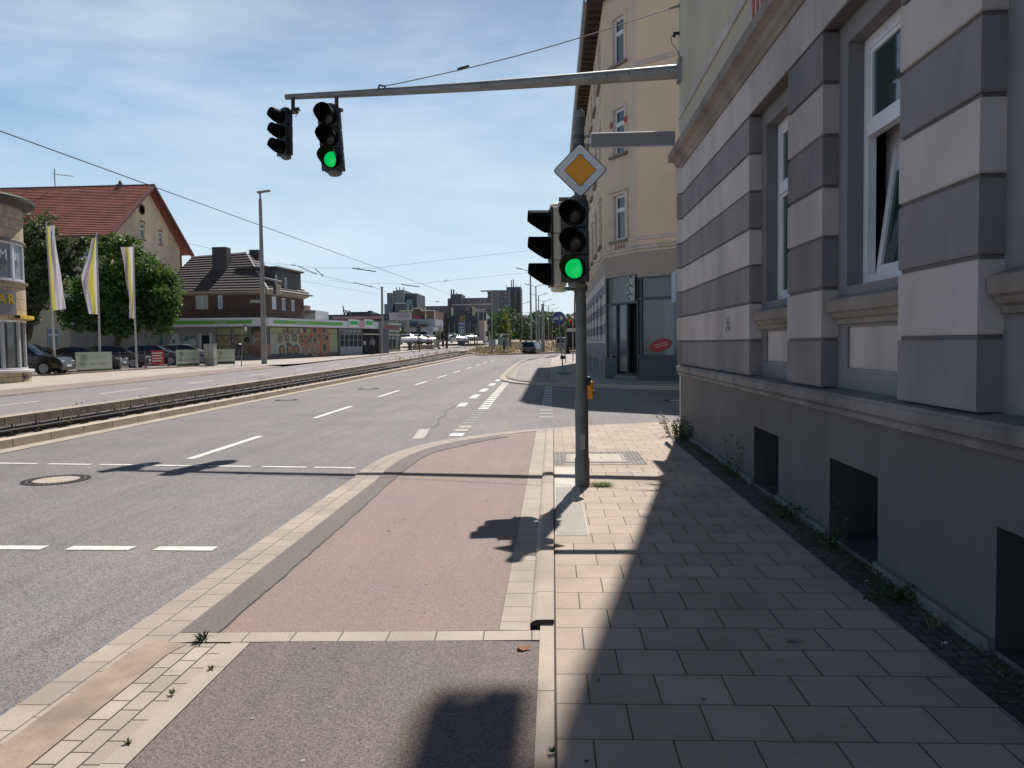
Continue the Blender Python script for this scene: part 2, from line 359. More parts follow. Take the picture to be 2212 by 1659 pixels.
ribbon('parking_bay', [(-1.6, -12), (-1.6, 4.12)], [(0, .001), (.76, .004), (1.52, .001)], BAY)
ribbon('edging', [(-1.7, -12), (-1.7, 4.07)], [(0, .0), (0, .006), (.1, .006)], EDG)
ribbon('brick_edge', [(-1.97, -12), (-1.97, 4.07)], [(0, .0), (.27, .0)], BRK)
ribbon('drain_channel', [(-2.06, -12), (-2.06, 3.9), (-2.02, 4.08)], [(-.12, .003), (.09, .003)], BROWN)
ribbon('slab_band', [(-2.04, 4.14), (-.085, 4.2)], [(-.075, .004), (.068, .004)], SLABC, 4)
ribbon('slab_row', [(-.31, 4.28), (-.31, 14.2)], [(0, .003), (.17, .003)], SLABC)
ribbon('kerb', [(-.085, -12), (-.085, 4.36)], [(0, -.01), (.0, .012), (.075, .012)], KERB)
ribbon('kerb', [(-.14, 4.34), (-.14, 13.2), (-.14, 14.3)], [(0, -.01), (0, .018), (.012, .03), (.035, .038), (.07, .04), (.13, .04)], KERB)
drop = MB(); drop.poly([(-.14, 4.34, .0), (-.01, 4.36, .0), (-.01, 4.36, .04), (-.07, 4.34, .04), (-.14, 4.34, .018)], KERB); tag(drop.build('kerb'), kind='structure')
ribbon('kerb_joint', [(-.005, -12), (-.005, 14.4)], [(-.006, .012), (.006, .012)], M('joint_sand', (.07, .055, .045), .95))
cp = [(p.x-.0, p.y) for p in CURVE]
walk = [(0, -12), (0, 14.42), (.5, 14.72), (1.1, 15.02), (1.9, 15.27), (2.5, 15.28), (3.3, 14.98), (4.5, 14.2), (20, 2.3), (20, 0), (2.6, 13), (1.84, 13.2), (1.84, -12)]
sheet('pavement', walk, .014, PAV)
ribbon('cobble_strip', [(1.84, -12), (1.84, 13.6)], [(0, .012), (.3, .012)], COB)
# tactile plate beside the signal pole
TAC = M('tactile_concrete', (.53, .49, .43), .8, .06, 8)
t_ = MB(); t_.box(0.003, .27, 6.36, 9.9, .0, .018, TAC)
for i in range(54): t_.box(.012, .262, 6.38+i*.04, 6.38+i*.04+.024, .018, .021, TAC)
tag(t_.build('tactile_paving'), kind='structure')
# far island beyond the side street
isl_in = [(p.x+.32, p.y+.3) for p in ISLE[1:]]
ribbon('gutter', [(-2.72, 60), (-2.72, 49), (-2.5, 37.45)][::-1] and [(p.x, p.y) for p in ISLE[::-1]] + [(-2.72, 49.4), (-2.8, 62), (-2.5, 72), (-1.6, 80)], [(0, -.02), (0, .03), (.3, .045), (.32, .09)], GUTF, .5)
sheet('cycle_path', [(-2.18, 37.4), (-1.75, 34), (-1.4, 32.6), (-.7, 31.0), (-.05, 30.1), (-.05, 80), (-1.2, 80), (-2.3, 68), (-2.42, 49.4)], .07, ISL)
for k, o in enumerate((.0, .12, .24)): ribbon('kerb', [(-1.95+o, 34.2), (-2.12+o, 38), (-2.42+o, 49.4), (-2.45+o, 62)], [(0, .074), (.09, .1-.01*k), (.1, .074)], EDG)
sheet('pavement', [(-.05, 30.1), (.95, 29.1), (2.3, 27.95), (4.1, 26.4), (20, 14.2), (20, 22), (3, 32), (2.2, 62), (2.2, 80), (-.05, 80)], .09, PAV2)
ribbon('kerb', [(-.12, 30.3), (-.12, 80)], [(0, .06), (0, .1), (.1, .1)], KERB)
sheet('pavement', [(2.2, 62), (20, 62), (25, 138), (9, 118.5), (4, 107), (.8, 96), (-.05, 80)], .06, PAV2)
# tram track bed, kerbs, far carriageway and its pavement
ribbon('gutter', LB[:8], [(0, -.012), (-.28, -.004)][::1], GUTF)
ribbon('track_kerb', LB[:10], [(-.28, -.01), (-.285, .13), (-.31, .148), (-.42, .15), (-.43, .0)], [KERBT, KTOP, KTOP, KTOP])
TB = [(-9.0+.1, -14), (-9.0+.1, 12), (-9.0, 20), (-9.2, 35), (-9.55, 60), (-9.95, 87), (-9.9, 100), (-7, 106), (-2, 110.5), (4, 118), (14, 136)]
ribbon('track_bed', TB, [(.15, .0), (-.3, .03), (-2.6, .02)], BALL)
FK = [(x-2.3, y) for x, y in TB[:7]] + [(-11.4, 112)]
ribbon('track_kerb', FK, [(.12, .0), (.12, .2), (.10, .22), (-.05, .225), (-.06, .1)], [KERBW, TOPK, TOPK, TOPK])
fr = [(-11.25, -14), (-11.25, 12), (-11.35, 20), (-11.55, 35), (-11.9, 60), (-12.3, 87), (-12.2, 100), (-11.6, 112), (-12.5, 150), (-13, 300), (-20, 300), (-18, 150), (-19.0, 90), (-17.3, 50), (-17.3, -14)]
sheet('far_road', fr, .06, ASPHF)
ribbon('far_kerb', [(-17.35, -14), (-17.35, 25), (-17.2, 36), (-17.1, 50)], [(0, .04), (-.02, .135), (-.16, .135)], KERB)
FPAV = M('far_pavement', (.42, .36, .31), .85, .1, 1.4, bumps=.1, grime=.12)
sheet('far_cycle_path', [(-17.5, -14), (-17.5, 36), (-17.25, 50), (-19.3, 53), (-19.3, -14)], .125, CYC)
sheet('far_pavement', [(-19.3, -14), (-19.3, 53), (-17.9, 56), (-18.3, 90), (-18, 150), (-20, 300), (-90, 300), (-90, 90), (-30, 40), (-28, -14)], .12, FPAV)
sheet('car_park', [(-27.9, -14), (-26.9, 43), (-24.6, 56), (-27, 68), (-90, 68), (-90, -14)], .128, ASPHF)
# dry verge where the tracks turn off
VERGE = M('dry_grass_ground', (.26, .2, .13), .95, .3, 1.2)
sheet('verge', [(-11.0, 101), (-8.6, 106.5), (-3, 111), (2, 116), (9, 131), (25, 152), (25, 260), (-12, 260), (-11.7, 112)], .12, VERGE)
sheet('far_pavement', [(-10, 124), (-3, 123), (3, 132), (3, 137), (-4, 130), (-10, 131)], .18, FPAV)
# markings
mk = MB(); mw_ = MB()
def strip(a, b, wd, mat=PAINT, m=None, z=-.015):
    a, b = Vector((a[0], a[1], 0)), Vector((b[0], b[1], 0)); n = max(1, int((b-a).length/5)); t = (b-a).normalized(); s = Vector((t.y, -t.x, 0))*wd/2
    for i in range(n):
        p, q = a.lerp(b, i/n), a.lerp(b, (i+1)/n)
        (m or mk).add([Vector((c.x, c.y, gz(c.x, c.y)+z)) for c in (p-s, p+s, q+s, q-s)], [(0, 1, 2, 3)], mat)
for a, b, x in ((11.1, 13.9, -5.15), (17.35, 20.65, -5.23), (24.3, 27.7, -5.33), (31.3, 34.3, -5.4), (38, 41.2, -5.45), (44.6, 47.8, -5.5), (51.5, 54.6, -5.55), (58.5, 61.6, -5.6), (65, 68.2, -5.6), (72, 75, -5.5)): strip((x, a), (x-.02, b), .13)
for k in range(9):                                     # two rows of dashes across the lanes
    x = -7.4-.77*0; 
for x0, x1, y0, y1 in ((-8.3, -7.13, 10.88, 10.72), (-6.97, -6.3, 10.7, 10.62), (-6.17, -5.45, 10.6, 10.54), (-5.36, -4.7, 10.5, 10.42), (-4.58, -3.98, 10.42, 10.34), (-3.82, -3.22, 10.33, 10.25), (-3.1, -2.55, 10.24, 10.16)): strip((x0, y0), (x1, y1), .085)
for x0, x1 in ((-7.4, -6.8), (-6.5, -5.9), (-5.6, -5.0), (-4.75, -4.05), (-3.84, -3.32), (-3.13, -2.65)): strip((x0, 6.12-.055*(x0+3.8)*.5), (x1, 6.12-.055*(x1+3.8)*.5), .12)
for a, b in ((20.2, 21.35), (23.2, 24.85), (26.4, 28.2), (30.2, 31.9), (33.8, 35.4)): strip((-2.35, a), (-2.36, b), .22)
strip((-2.27, 13.3), (-2.4, 14.85), .2, PAINTW)
for k in range(17): strip((-1.7-.012*k, 19.3+.77*k), (-1.7-.012*k, 19.78+.77*k), .25)
strip((-1.68, 13.65), (-1.68, 14.1), .24)
for y in (14.4, 15.0): strip((-1.68, y), (-1.68, y+.4), .24, PAINTW)
for k in range(6): strip((-1.69, 15.8+.6*k), (-1.69, 16.05+.6*k), .22, M('ghost_paint', (.29, .28, .28), .8, .1, 9))
for k in range(12): strip((-.165, 20.1+.78*k), (-.165, 20.58+.78*k), .25, M('grey_paint', (.55, .55, .54), .8, .1, 8, grime=.2))
for k in range(3): strip((-.165, 16.9+.85*k), (-.165, 17.3+.85*k), .3, MATS['ghost_paint'])
for a, b, x in ((18.5, 22.6, -14.9), (25.6, 28.6, -14.8), (31.6, 34, -14.6), (38, 41, -14.6), (45, 48, -14.6), (52, 55, -14.7), (60, 63, -14.8), (70, 74, -15), (80, 84, -15.3)): strip((x, a), (x, b), .12, m=mk, z=.064)
tag(mk.build('road_markings'), kind='structure')
0 and sheet('road_patch', [(-7.3, 13.6), (-6.2, 13.5), (-6.15, 17.8), (-7.25, 17.9)], -.0165, asphalt('patch_asphalt', (.2, .188, .186), .45, 1.5, .2, sc=135))
0 and ribbon('road_crack', wob([(-3.75, 5), (-3.72, 9), (-3.8, 16), (-3.77, 24), (-3.9, 38)], .006), [(-.004, -.0155), (.004, -.0155)], seam)
ribbon('road_crack', wob([(-2.3, 15.1), (-2.27, 15.8), (-2.42, 16.8), (-2.4, 17.8), (-2.55, 18.8), (-2.48, 20.5)], .02), [(-.012, -.014), (.012, -.014)], seam)
for P in ([(-8.2, 22.2), (-6.5, 22.0), (-5.6, 22.4)], [(-6, 30), (-4.6, 29.7)], [(.4, 20.6), (-1.3, 20.4)]):
    ribbon('road_crack', wob(P, .05), [(-.008, -.014), (.008, -.014)], seam)

# ------------------------------------------------------------ tram rails and sleepers' fastenings
def rail(off, label, dz=0):
    r = thing('tram_rail', label, 'rail', (TB[1][0]+off, 12, 0), group='rails of the tram track')
    for nm, prof, mats in (('rail_web', [(.07, .03), (.07, .045), (.012, .07), (.012, .12), (.034, .13), (.034, .155)], RAILM), ('rail_head', [(.034, .155), (.03, .165), (-.03, .165), (-.034, .155), (-.034, .03)], [RAILT, RAILT, RAILT, RAILM])):
        m = MB(); ribbon(nm, [(x+off, y) for x, y in TB], [(a_, b_+dz) for a_, b_ in prof], mats, 2, mb=m); m.uv = {}; m.build(nm, r)
    c = MB()
    for i in range(75):
        y = -3+i*.75
        if y > 52: break
        x = None
        for (x0, y0), (x1, y1) in zip(TB, TB[1:]):
            if y0 <= y <= y1: x = x0+(x1-x0)*(y-y0)/(y1-y0)+off
        z = gz(x, y)+.03
        c.box(x-.22, x+.24, y-.09, y+.09, z-.02, z+.012, M('sleeper_wood', (.1, .075, .06), .9, .3, 6)); c.box(x+.05, x+.12, y-.05, y+.05, z, z+.05, RAILM)
        c.lathe([(.018, 0), (.018, .05), (.011, .075)], RAILM, TX((x+.1, y, z+.03)), 8)
        c.lathe([(.018, 0), (.018, .05), (.011, .075)], RAILM, TX((x+.17, y, z)), 8)
    o = c.build('rail_fastenings', r); o['kind'] = 'stuff'
rail(-.62, 'dark tram rail nearest the pale kerb of the main road'); rail(-1.62, 'farther tram rail beside the stained kerb wall', -.085)

# ------------------------------------------------------------ manholes
def manhole(x, y, r, z, lid, label, cs=1):
    t = thing('manhole_cover', label, 'manhole cover', (x, y, z), group='round manhole covers in the roadway')
    m = MB(); m.lathe([(0, 0), (r*.66, 0), (r*.66, .006)], lid, TX((x, y, z)), 40); m.build('lid', t)
    m = MB(); m.lathe([(r*.67, .0), (r*.67, .007), (r, .007), (r, 0)], M('cast_iron', (.1, .09, .085), .6, .3, 20), TX((x, y, z)), 48)
    for i in range(44):
        a = 2*pi*i/44; m.box(-.012, .012, r*.86, r*.97, .007, .011, RAILM, TX((x, y, z), a))
        m.box(-.009, .009, r*.7, r*.8, .007, .011, RAILM, TX((x, y, z), a+.05))
    m.build('rim', t)
LID = M('lid_concrete', (.42, .35, .29), .8, .1, 12)
manhole(-6.0, 9.36, .38, -.018, LID, 'round concrete-filled manhole cover near the dashed stop line')
manhole(-7.85, 23.3, .33, -.018, ASPHF, 'small round manhole cover close to the tram kerb')
manhole(-6.7, 28.9, .4, -.018, ASPHF, 'distant worn manhole cover in the left lane')
manhole(3.3, 21.5, .38, -.018, M('lid_pale', (.5, .5, .5)), 'pale manhole cover in the shaded side street')
t = thing('access_cover', 'large rectangular concrete cover framed by cobbles behind the signal pole', 'manhole cover', (.55, 10.7, .014))
m = MB(); m.box(.16, .94, 10.28, 11.1, .01, .02, PAV2); m.box(.22, .88, 10.34, 11.04, .02, .022, M('lid_slab', (.45, .39, .33), .8, .08, 6)); m.build('lid', t)
m = MB()
for x0, x1, y0, y1 in ((.12, .98, 10.24, 10.28), (.12, .98, 11.1, 11.13), (.12, .16, 10.28, 11.1), (.94, .98, 10.28, 11.1)): m.box(x0, x1, y0, y1, .01, .024, MATS['cast_iron'])
for x in (.4, .62): m.lathe([(.02, 0), (.02, .003)], RAILM, TX((x, 10.66, .0215)), 10)
m.build('frame', t)
m = MB(); m.box(.005, .12, 10.1, 11.3, .01, .019, COBL); m.box(.98, 1.17, 10.1, 11.3, .01, .019, COBL); m.box(.12, .98, 10.1, 10.24, .01, .019, PAV2); m.box(.12, .98, 11.13, 11.3, .01, .019, COBL); m.build('cobble_border', t)

# ------------------------------------------------------------ building kit
def FR(A, B, z=0, side=1):
    """frame of a facade: x runs from A to B, y points into the building (left of A->B when side=1)"""
    A = Vector((A[0], A[1], z)); t = Vector((B[0]-A.x, B[1]-A.y, 0)); L = t.length; t.normalize()
    n = Vector((-t.y, t.x, 0))*side
    return Matrix(((t.x, n.x, 0, A.x), (t.y, n.y, 0, A.y), (0, 0, 1, z), (0, 0, 0, 1))), L
def wall(mb, X, L, z0, z1, ops, mat, depth=.2, rmat=None, s0=0):
    S = sorted({s0, L}|{o[0] for o in ops}|{o[1] for o in ops}); Z = sorted({z0, z1}|{o[2] for o in ops}|{o[3] for o in ops})
    S = [s for s in S if s0 <= s <= L]; Z = [z for z in Z if z0 <= z <= z1]
    for a, b in zip(S, S[1:]):
        for c, d in zip(Z, Z[1:]):
            if any(o[0] <= a+1e-6 and b <= o[1]+1e-6 and o[2] <= c+1e-6 and d <= o[3]+1e-6 for o in ops): continue
            mb.add([X @ Vector(p) for p in ((a, 0, c), (b, 0, c), (b, 0, d), (a, 0, d))], [(0, 1, 2, 3)], mat)
    for o in ops:
        a, b, c, d = o[:4]; dd = o[4] if len(o) > 4 else depth
        P = [X @ Vector(p) for p in ((a, 0, c), (b, 0, c), (b, 0, d), (a, 0, d), (a, dd, c), (b, dd, c), (b, dd, d), (a, dd, d))]
        mb.add(P, [(0, 1, 5, 4), (1, 2, 6, 5), (2, 3, 7, 6), (3, 0, 4, 7)], rmat or mat)
def mould(mb, path, prof, mat, side=1):
    """profile (outward offset, z) swept along a path with mitred corners; outward = right of the path when side=1"""
    P = [Vector((p[0], p[1], 0)) for p in path]; rows = []
    for i, p in enumerate(P):
        d0 = (p-P[i-1]).normalized() if i else None; d1 = (P[i+1]-p).normalized() if i < len(P)-1 else None
        n0 = Vector((d0.y, -d0.x, 0))*side if d0 else None; n1 = Vector((d1.y, -d1.x, 0))*side if d1 else None
        if n0 is None: m = n1
        elif n1 is None: m = n0
        else: m = (n0+n1); m = m/(m.dot(n0))
        rows.append([Vector((p.x+m.x*o, p.y+m.y*o, z)) for o, z in prof])
    n = len(prof); vs = [q for r in rows for q in r]
    fs = [(i*n+j, i*n+j+1, (i+1)*n+j+1, (i+1)*n+j) for i in range(len(P)-1) for j in range(n-1)]
    fs += [list(range(n)), list(range((len(P)-1)*n, len(P)*n))[::-1]]
    mb.add(vs, fs, mat)
PVC = M('white_window_frame', (.66, .67, .7), .4, .03, 3)
PVCD = M('grey_window_frame', (.4, .42, .42), .5, .05, 3)
GL = glass('window_glass'); GLB = glass('window_glass_blue', (.02, .035, .05))
CURT = M('curtain', (.33, .36, .36), .9, .12, 14)
DARK = M('dark_interior', (.012, .013, .014), .95, .1)  # near-black; on panels behind openings it stands in for indoor shade
def window(parent, X, s0, s1, z0, z1, y, fw=.07, transom=None, mullion=None, frame=PVC, pane=GL, tilt=False, curtain=None, name='window', label=None):
    f = MB(); t = .06
    f.box(s0, s0+fw, y, y+t, z0, z1, frame, X); f.box(s1-fw, s1, y, y+t, z0, z1, frame, X)
    f.box(s0+fw, s1-fw, y, y+t, z0, z0+fw, frame, X); f.box(s0+fw, s1-fw, y, y+t, z1-fw, z1, frame, X)
    cells = [(s0+fw, s1-fw, z0+fw, z1-fw)]
    if transom:
        f.box(s0+fw, s1-fw, y-.012, y+t, transom-.05, transom+.05, frame, X)
        cells = [(s0+fw, s1-fw, z0+fw, transom-.05), (s0+fw, s1-fw, transom+.05, z1-fw)]
    if mullion:
        nc = []
        for i, c in enumerate(cells):
            if mullion == 'lower' and i: nc.append(c); continue
            mid = (c[0]+c[1])/2; f.box(mid-.035, mid+.035, y-.006, y+t, c[2], c[3], frame, X); nc += [(c[0], mid-.035, c[2], c[3]), (mid+.035, c[1], c[2], c[3])]
        cells = nc
    for i, (a, b, c, d) in enumerate(cells):
        if tilt and i == 0: continue
        g = .035
        for q in ((a, a+g, c, d), (b-g, b, c, d), (a+g, b-g, c, c+g), (a+g, b-g, d-g, d)): f.box(q[0], q[1], y+.012, y+t-.01, q[2], q[3], frame, X)
    w_ = f.build(name, parent, label=label)
    for i, (a, b, c, d) in enumerate(cells):
        p = MB()
        if tilt and i == 0:
            T = X @ Matrix.Translation((0, y+t, c)) @ Matrix.Rotation(rad(-7.5), 4, 'X')
            h = d-c
            for q in ((a, a+.07, 0, h), (b-.07, b, 0, h), (a+.07, b-.07, 0, .07), (a+.07, b-.07, h-.07, h)): p.box(q[0], q[1], 0, .05, q[2], q[3], frame, T)
            p.build('tilted_sash', w_); p = MB(); p.box(a+.07, b-.07, .02, .03, .07, h-.07, pane, T)
        else: p.box(a, b, y+.03, y+.04, c, d, pane, X)
        p.build('pane', w_)
        if curtain and not (tilt and i == 0):
            pass
    return w_

# ------------------------------------------------------------ the striped corner house on the right
CL = M('render_light', (.5, .455, .435), .85, .08, 2.2, bumps=.3, bscale=300, grime=.34)
CG = M('render_grey', (.225, .21, .212), .85, .1, 2.2, bumps=.3, bscale=300, grime=.38)
CJ = M('render_joint', (.13, .12, .12), .9, .1)
CS = M('render_surround', (.2, .195, .2), .85, .08, 2, bumps=.1, bscale=200, grime=.2)
CC = M('cornice_stone', (.25, .215, .19), .85, .14, 3, bumps=.1, grime=.4)
CP = M('plinth_render', (.135, .128, .124), .92, .12, 1.6, grime=.25)
_t = CP.node_tree; _b = _t.nodes['Principled BSDF']; _n, _ = noise_mix(_t, (0, 0, 0), (1, 1, 1), 48, .3, .7, 3, ocoord(_t)); bump(_t, _b, _n.outputs[0], .7, .018)
CPS = M('plinth_smooth', (.17, .165, .165), .85, .1, 3, bumps=.1, grime=.3)
CLG = M('ledge_stone', (.22, .2, .19), .85, .12, 4, bumps=.08, grime=.45)
CU = M('upper_cream', (.46, .425, .33), .85, .05, 1.5, bumps=.1, bscale=200, grime=.12)
CORN = (2.12, 13.52); SE = Vector((.79, -.61, 0)).normalized(); FAR_S = (2.12+SE.x*14, 13.52+SE.y*14)
hs = thing('corner_house', 'corner house with light and dark grey striped ground floor filling the right side', 'house', (2.12, 13.52, 0))
XF, LF = FR((2.12, -12), CORN, side=-1)                 # x from the camera's back towards the corner, y into the house (+X)
def sY(y): return y+12.0
ops_first = [8.83-2.34*k for k in range(9)]
OP = [(8.83-2.34*k-1.41, 8.83-2.34*k) for k in range(9)]        # (y near, y far)
OP[0] = (7.42, 8.83)
cell = [(a+.27, b-.21, .04, .64) for a, b in OP]
m = MB(); wall(m, XF, LF, -.1, 1.0, [(sY(a), sY(b), c, d, .42) for a, b, c, d in cell], CP, rmat=M('cellar_reveal_shaded', (.055, .053, .052), .9, .2, 3, grime=.4))  # reveals darker than the plinth: recess shade put into their colour
XS, LS = FR(CORN, FAR_S, side=-1); wall(m, XS, LS, -.2, 1.0, [], CP)
for a, b, c, d in cell: m.box(2.5, 2.53, a-.02, b+.02, c-.02, d+.02, DARK)
m.build('plinth', hs)
for i in range(len(cell)+1):
    m = MB(); lo = -12 if i == len(cell) else cell[i][1]; hi = 13.52 if i == 0 else cell[i-1][0]
    m.box(2.085, 2.12, lo, hi, -.1, .085, CPS); m.build('skirting', hs)
for a, b, c, d in cell[:4]:
    g = MB()
    for k in range(9): g.box(a+.1+k*.1, a+.112+k*.1, 0, 0, 0, 0, DKSTEEL) if 0 else g.box(2.46, 2.47, a+.06+k*.1, a+.072+k*.1, c, d, M('grille_grey', (.16, .16, .16), .6, .2, 5))
    g.build('cellar_grille', hs)
m = MB(); mp_ = [(-.02, .995), (.04, 1.0), (.045, 1.035), (.03, 1.05), (.06, 1.06), (.06, 1.125), (.05, 1.135), (.045, 1.15), (-.16, 1.172)]
mould(m, [(2.12, -12), CORN, FAR_S], mp_, CLG, side=-1); m.build('base_moulding', hs)
bands = [1.172, 1.55, 1.95, 2.35, 2.745, 3.14, 3.54, 3.94]
piers = [(8.83, 13.52)] + [(OP[k+1][1], OP[k][0]) for k in range(8)]
J = .026
for pi2, (a, b) in enumerate(piers):
    m = MB()
    for k in range(7):
        mat = CG if k % 2 == 0 else CL
        z0, z1 = bands[k]+(J/2 if k else 0), bands[k+1]-J/2
        x0 = 2.12+random.uniform(-.001, .001)
        P = [(a, x0), (b, x0), (b, 2.27), (a, 2.27)]
        e = .006
        m.box(x0, 2.27, a, b, z0+e, z1-e, mat)
        for zz, zi in ((z0, z0+e), (z1, z1-e)):         # small arris of each course
            lo, hi = min(zz, zi), max(zz, zi)
            m.box(x0+.004, 2.27, a+.004, b-(.004 if pi2 else 0), lo, hi, mat)
    m.box(2.138, 2.268, a+.02, b-.01, 1.17, 3.94, CJ); m.build('striped_pier', hs)
m = MB()
for k in range(7):                                      # the side front carries the same courses
    z0, z1 = bands[k]+(J/2 if k else 0), bands[k+1]-J/2
    m.box(.012, LS, 0, .14, z0, z1, CG if k % 2 == 0 else CL, XS)
m.box(.02, LS, .018, .13, 1.17, 3.94, CJ, XS)
m.build('striped_side_wall', hs)
m = MB()                                                # continuous light course over the windows with its vertical joints
cuts = [-12, -5, -2.3, -.5, .9, 1.9, 2.9, 3.6, 4.35, 5.2, 5.95, 6.69, 7.21, 9.03, 13.52]
for a, b in zip(cuts, cuts[1:]): m.box(2.121, 2.3, a+.004, b-(.004 if b < 13 else 0), 3.953, 4.36, CL)
m.box(2.13, 2.29, -12, 13.5, 3.945, 4.35, CJ); m.box(.0, LS, .004, .15, 3.953, 4.36, CL, XS)
m.build('lintel_course', hs)
m = MB(); 
wn = [(sY(a+.18), sY(b-.18), 1.95, 3.78) for a, b in OP]
XR, _ = FR((2.25, -12), (2.25, 13.52), side=-1)
pnl = [(sY(a+.2), sY(b-.2), 1.33, 1.64, .018) for a, b in OP]
for (a, b), o, p in zip(OP, wn, pnl): wall(m, XR, sY(b)+.01, 1.16, 3.96, [o+(.2,), p], CS, s0=sY(a)-.01)
m.build('window_recesses', hs)
for p in pnl: m = MB(); m.box(p[0], p[1], .018, .03, p[2], p[3], CL, XR); m.build('apron_panel', hs)
for k, (a, b) in enumerate(OP):
    s = MB(); y0, y1 = a+.03, b-.04
    mould(s, [(2.25, y0), (2.25, y1)], [(-.02, 1.66), (.03, 1.665), (.035, 1.70), (.06, 1.715), (.075, 1.745), (.1, 1.76), (.108, 1.83), (.1, 1.85), (-.13, 1.935)], CC, side=-1)
    s.build('window_sill', hs)
    window(hs, XR, wn[k][0], wn[k][1], 1.94, 3.78, .12, .085, transom=3.1, tilt=(k == 1), pane=glass('green_glass', (.02, .035, .033)))
m = MB(); m.box(2.55, 2.57, 5.15, 6.35, 1.9, 3.12, M('pale_inner_panel', (.42, .42, .45), .9, .05, 3)); m.build('pale_inner_panel', hs)  # pale panel added so the gap of the tilted window reads lighter
m = MB(); m.box(2.75, 2.78, -12, 13, 1.5, 4, DARK)  # dark panel: shade of the unlit rooms painted behind the windows
m.build('room_shade_panel', hs)
m = MB()
for i in range(9): m.box(2.5+.012*sin(i*1.7), 2.51+.012*sin(i*1.7), 5.3+i*.03, 5.33+i*.03, 1.98, 3.05, CURT)
m.build('curtain', hs)
m = MB(); mould(m, [(2.12, -12), CORN, FAR_S], [(-.1, 4.35), (.02, 4.35), (.03, 4.4), (.06, 4.43), (.075, 4.5), (.12, 4.53), (.15, 4.545), (.155, 4.66), (.145, 4.675), (.0, 4.8), (-.1, 4.8)], CC, side=-1); m.build('cornice', hs)
m = MB()
uw = []
for k in range(9):
    a, b = sY(OP[k][0]+.2), sY(OP[k][1]-.2)
    for z in (5.75, 9.3, 12.0): uw.append((a, b, z, z+1.9 if z < 12 else z+1.5))
wall(m, XF, LF, 4.75, 14.8, [u+(.16,) for u in uw], CU); wall(m, XS, LS, 4.75, 14.8, [], CU); m.build('upper_wall', hs)
for u in uw[:15]: window(hs, XF, u[0], u[1], u[2], u[3], .1, .08, transom=u[2]+1.2)
for z in (5.17, 8.7): m = MB(); mould(m, [(2.12, -12), CORN, FAR_S], [(-.01, z), (.025, z), (.03, z+.11), (.02, z+.13), (-.01, z+.135)], CL, side=-1); m.build('string_course', hs)
RED = M('brick_red', (.33, .07, .05), .8, .15, 8)
for k in range(6):
    m = MB(); a, b = OP[k][0]+.12, OP[k][1]-.12; m.box(2.095, 2.125, a, b, 4.82, 5.17, CL)
    for j in range(6): m.box(2.088, 2.094, a+.12+j*.17, a+.2+j*.17, 4.86, 5.1, RED)
    m.build('tulip_panel', hs)
m = MB(); m.tube([(2.117, 13.525, .02), (2.117, 13.525, 4.34)], .014, M('lit_corner_bead', (.62, .6, .57), .6), 8); m.tube([(2.117, 13.525, 4.81), (2.117, 13.525, 14.2)], .014, MATS['lit_corner_bead'], 8); m.build('lit_corner_bead', hs)  # corner trim in a light colour that stands in for its sunlit edge
TILE = paver('roof_tiles', (.1, .06, .05), (.16, .09, .07), (.03, .02, .02), .25, .3, vertical=False)
foot = [(2.12, -12), CORN, FAR_S, (14, -12)]
m = MB(); EB = M('eave_boards', (.09, .07, .06), .8, .2, 5); m.box(1.66, 1.86, -12, 14.3, 14.64, 14.86, EB); m.box(1.861, 2.11, -12, 14.4, 14.62, 14.86, EB); m.box(1.7, 1.8, 14.3, 14.38, 14.6, 14.9, EB); m.box(-.1, LS, -.36, .2, 14.63, 14.85, EB, XS)
m.prism([(1.7, -12), (1.7, 13.75), (13.2, 5.4), (14, -12)], 14.861, 14.97, TILE)
m.add([(1.7, -12.2, 14.97), (1.7, 13.7, 14.97), (13.2, 5.4, 14.97), (14, -12.2, 14.97), (6, -8, 17.0), (6, 5, 17.0)], [(0, 1, 5, 4), (1, 2, 5), (2, 3, 4, 5), (3, 0, 4)], TILE)
m.box(2.2, 13.9, -12, -11.9, -.1, 14.5, CU); m.box(13.8, 13.9, -12, 4, -.1, 14.5, CU)
m.build('roof', hs)

# ------------------------------------------------------------ yellow corner building with a shop
YB = thing('corner_apartment_building', 'tall yellow apartment building with a dark green corner shop across the side street', 'building', (3.2, 30.8, .09))
C0, C1, C2 = (2.13, 60), (2.13, 32.7), (3.22, 30.7)
C3 = (C2[0]+SE.x*14, C2[1]+SE.y*14)
YW = M('yellow_render', (.72, .55, .38), .85, .05, .8, grime=.12); YG = M('warm_grey_render', (.62, .51, .38), .85, .05, .8, grime=.14)
YT = M('beige_trim', (.6, .52, .43), .8, .08, 3, grime=.2); YS = M('shop_band_render', (.36, .3, .25), .85, .06, 1, grime=.15)
SHOPG = M('shopfront_green', (.034, .05, .052), .45, .12, 3); YGL = M('band_light', (.5, .46, .44), .85, .06, 2); YGD = M('band_dark', (.2, .19, .2), .85, .06, 2)
Xa, La = FR(C1, C0, side=-1); Xb, Lb = FR(C2, C1, side=-1); Xc, Lc = FR(C3, C2, side=-1)
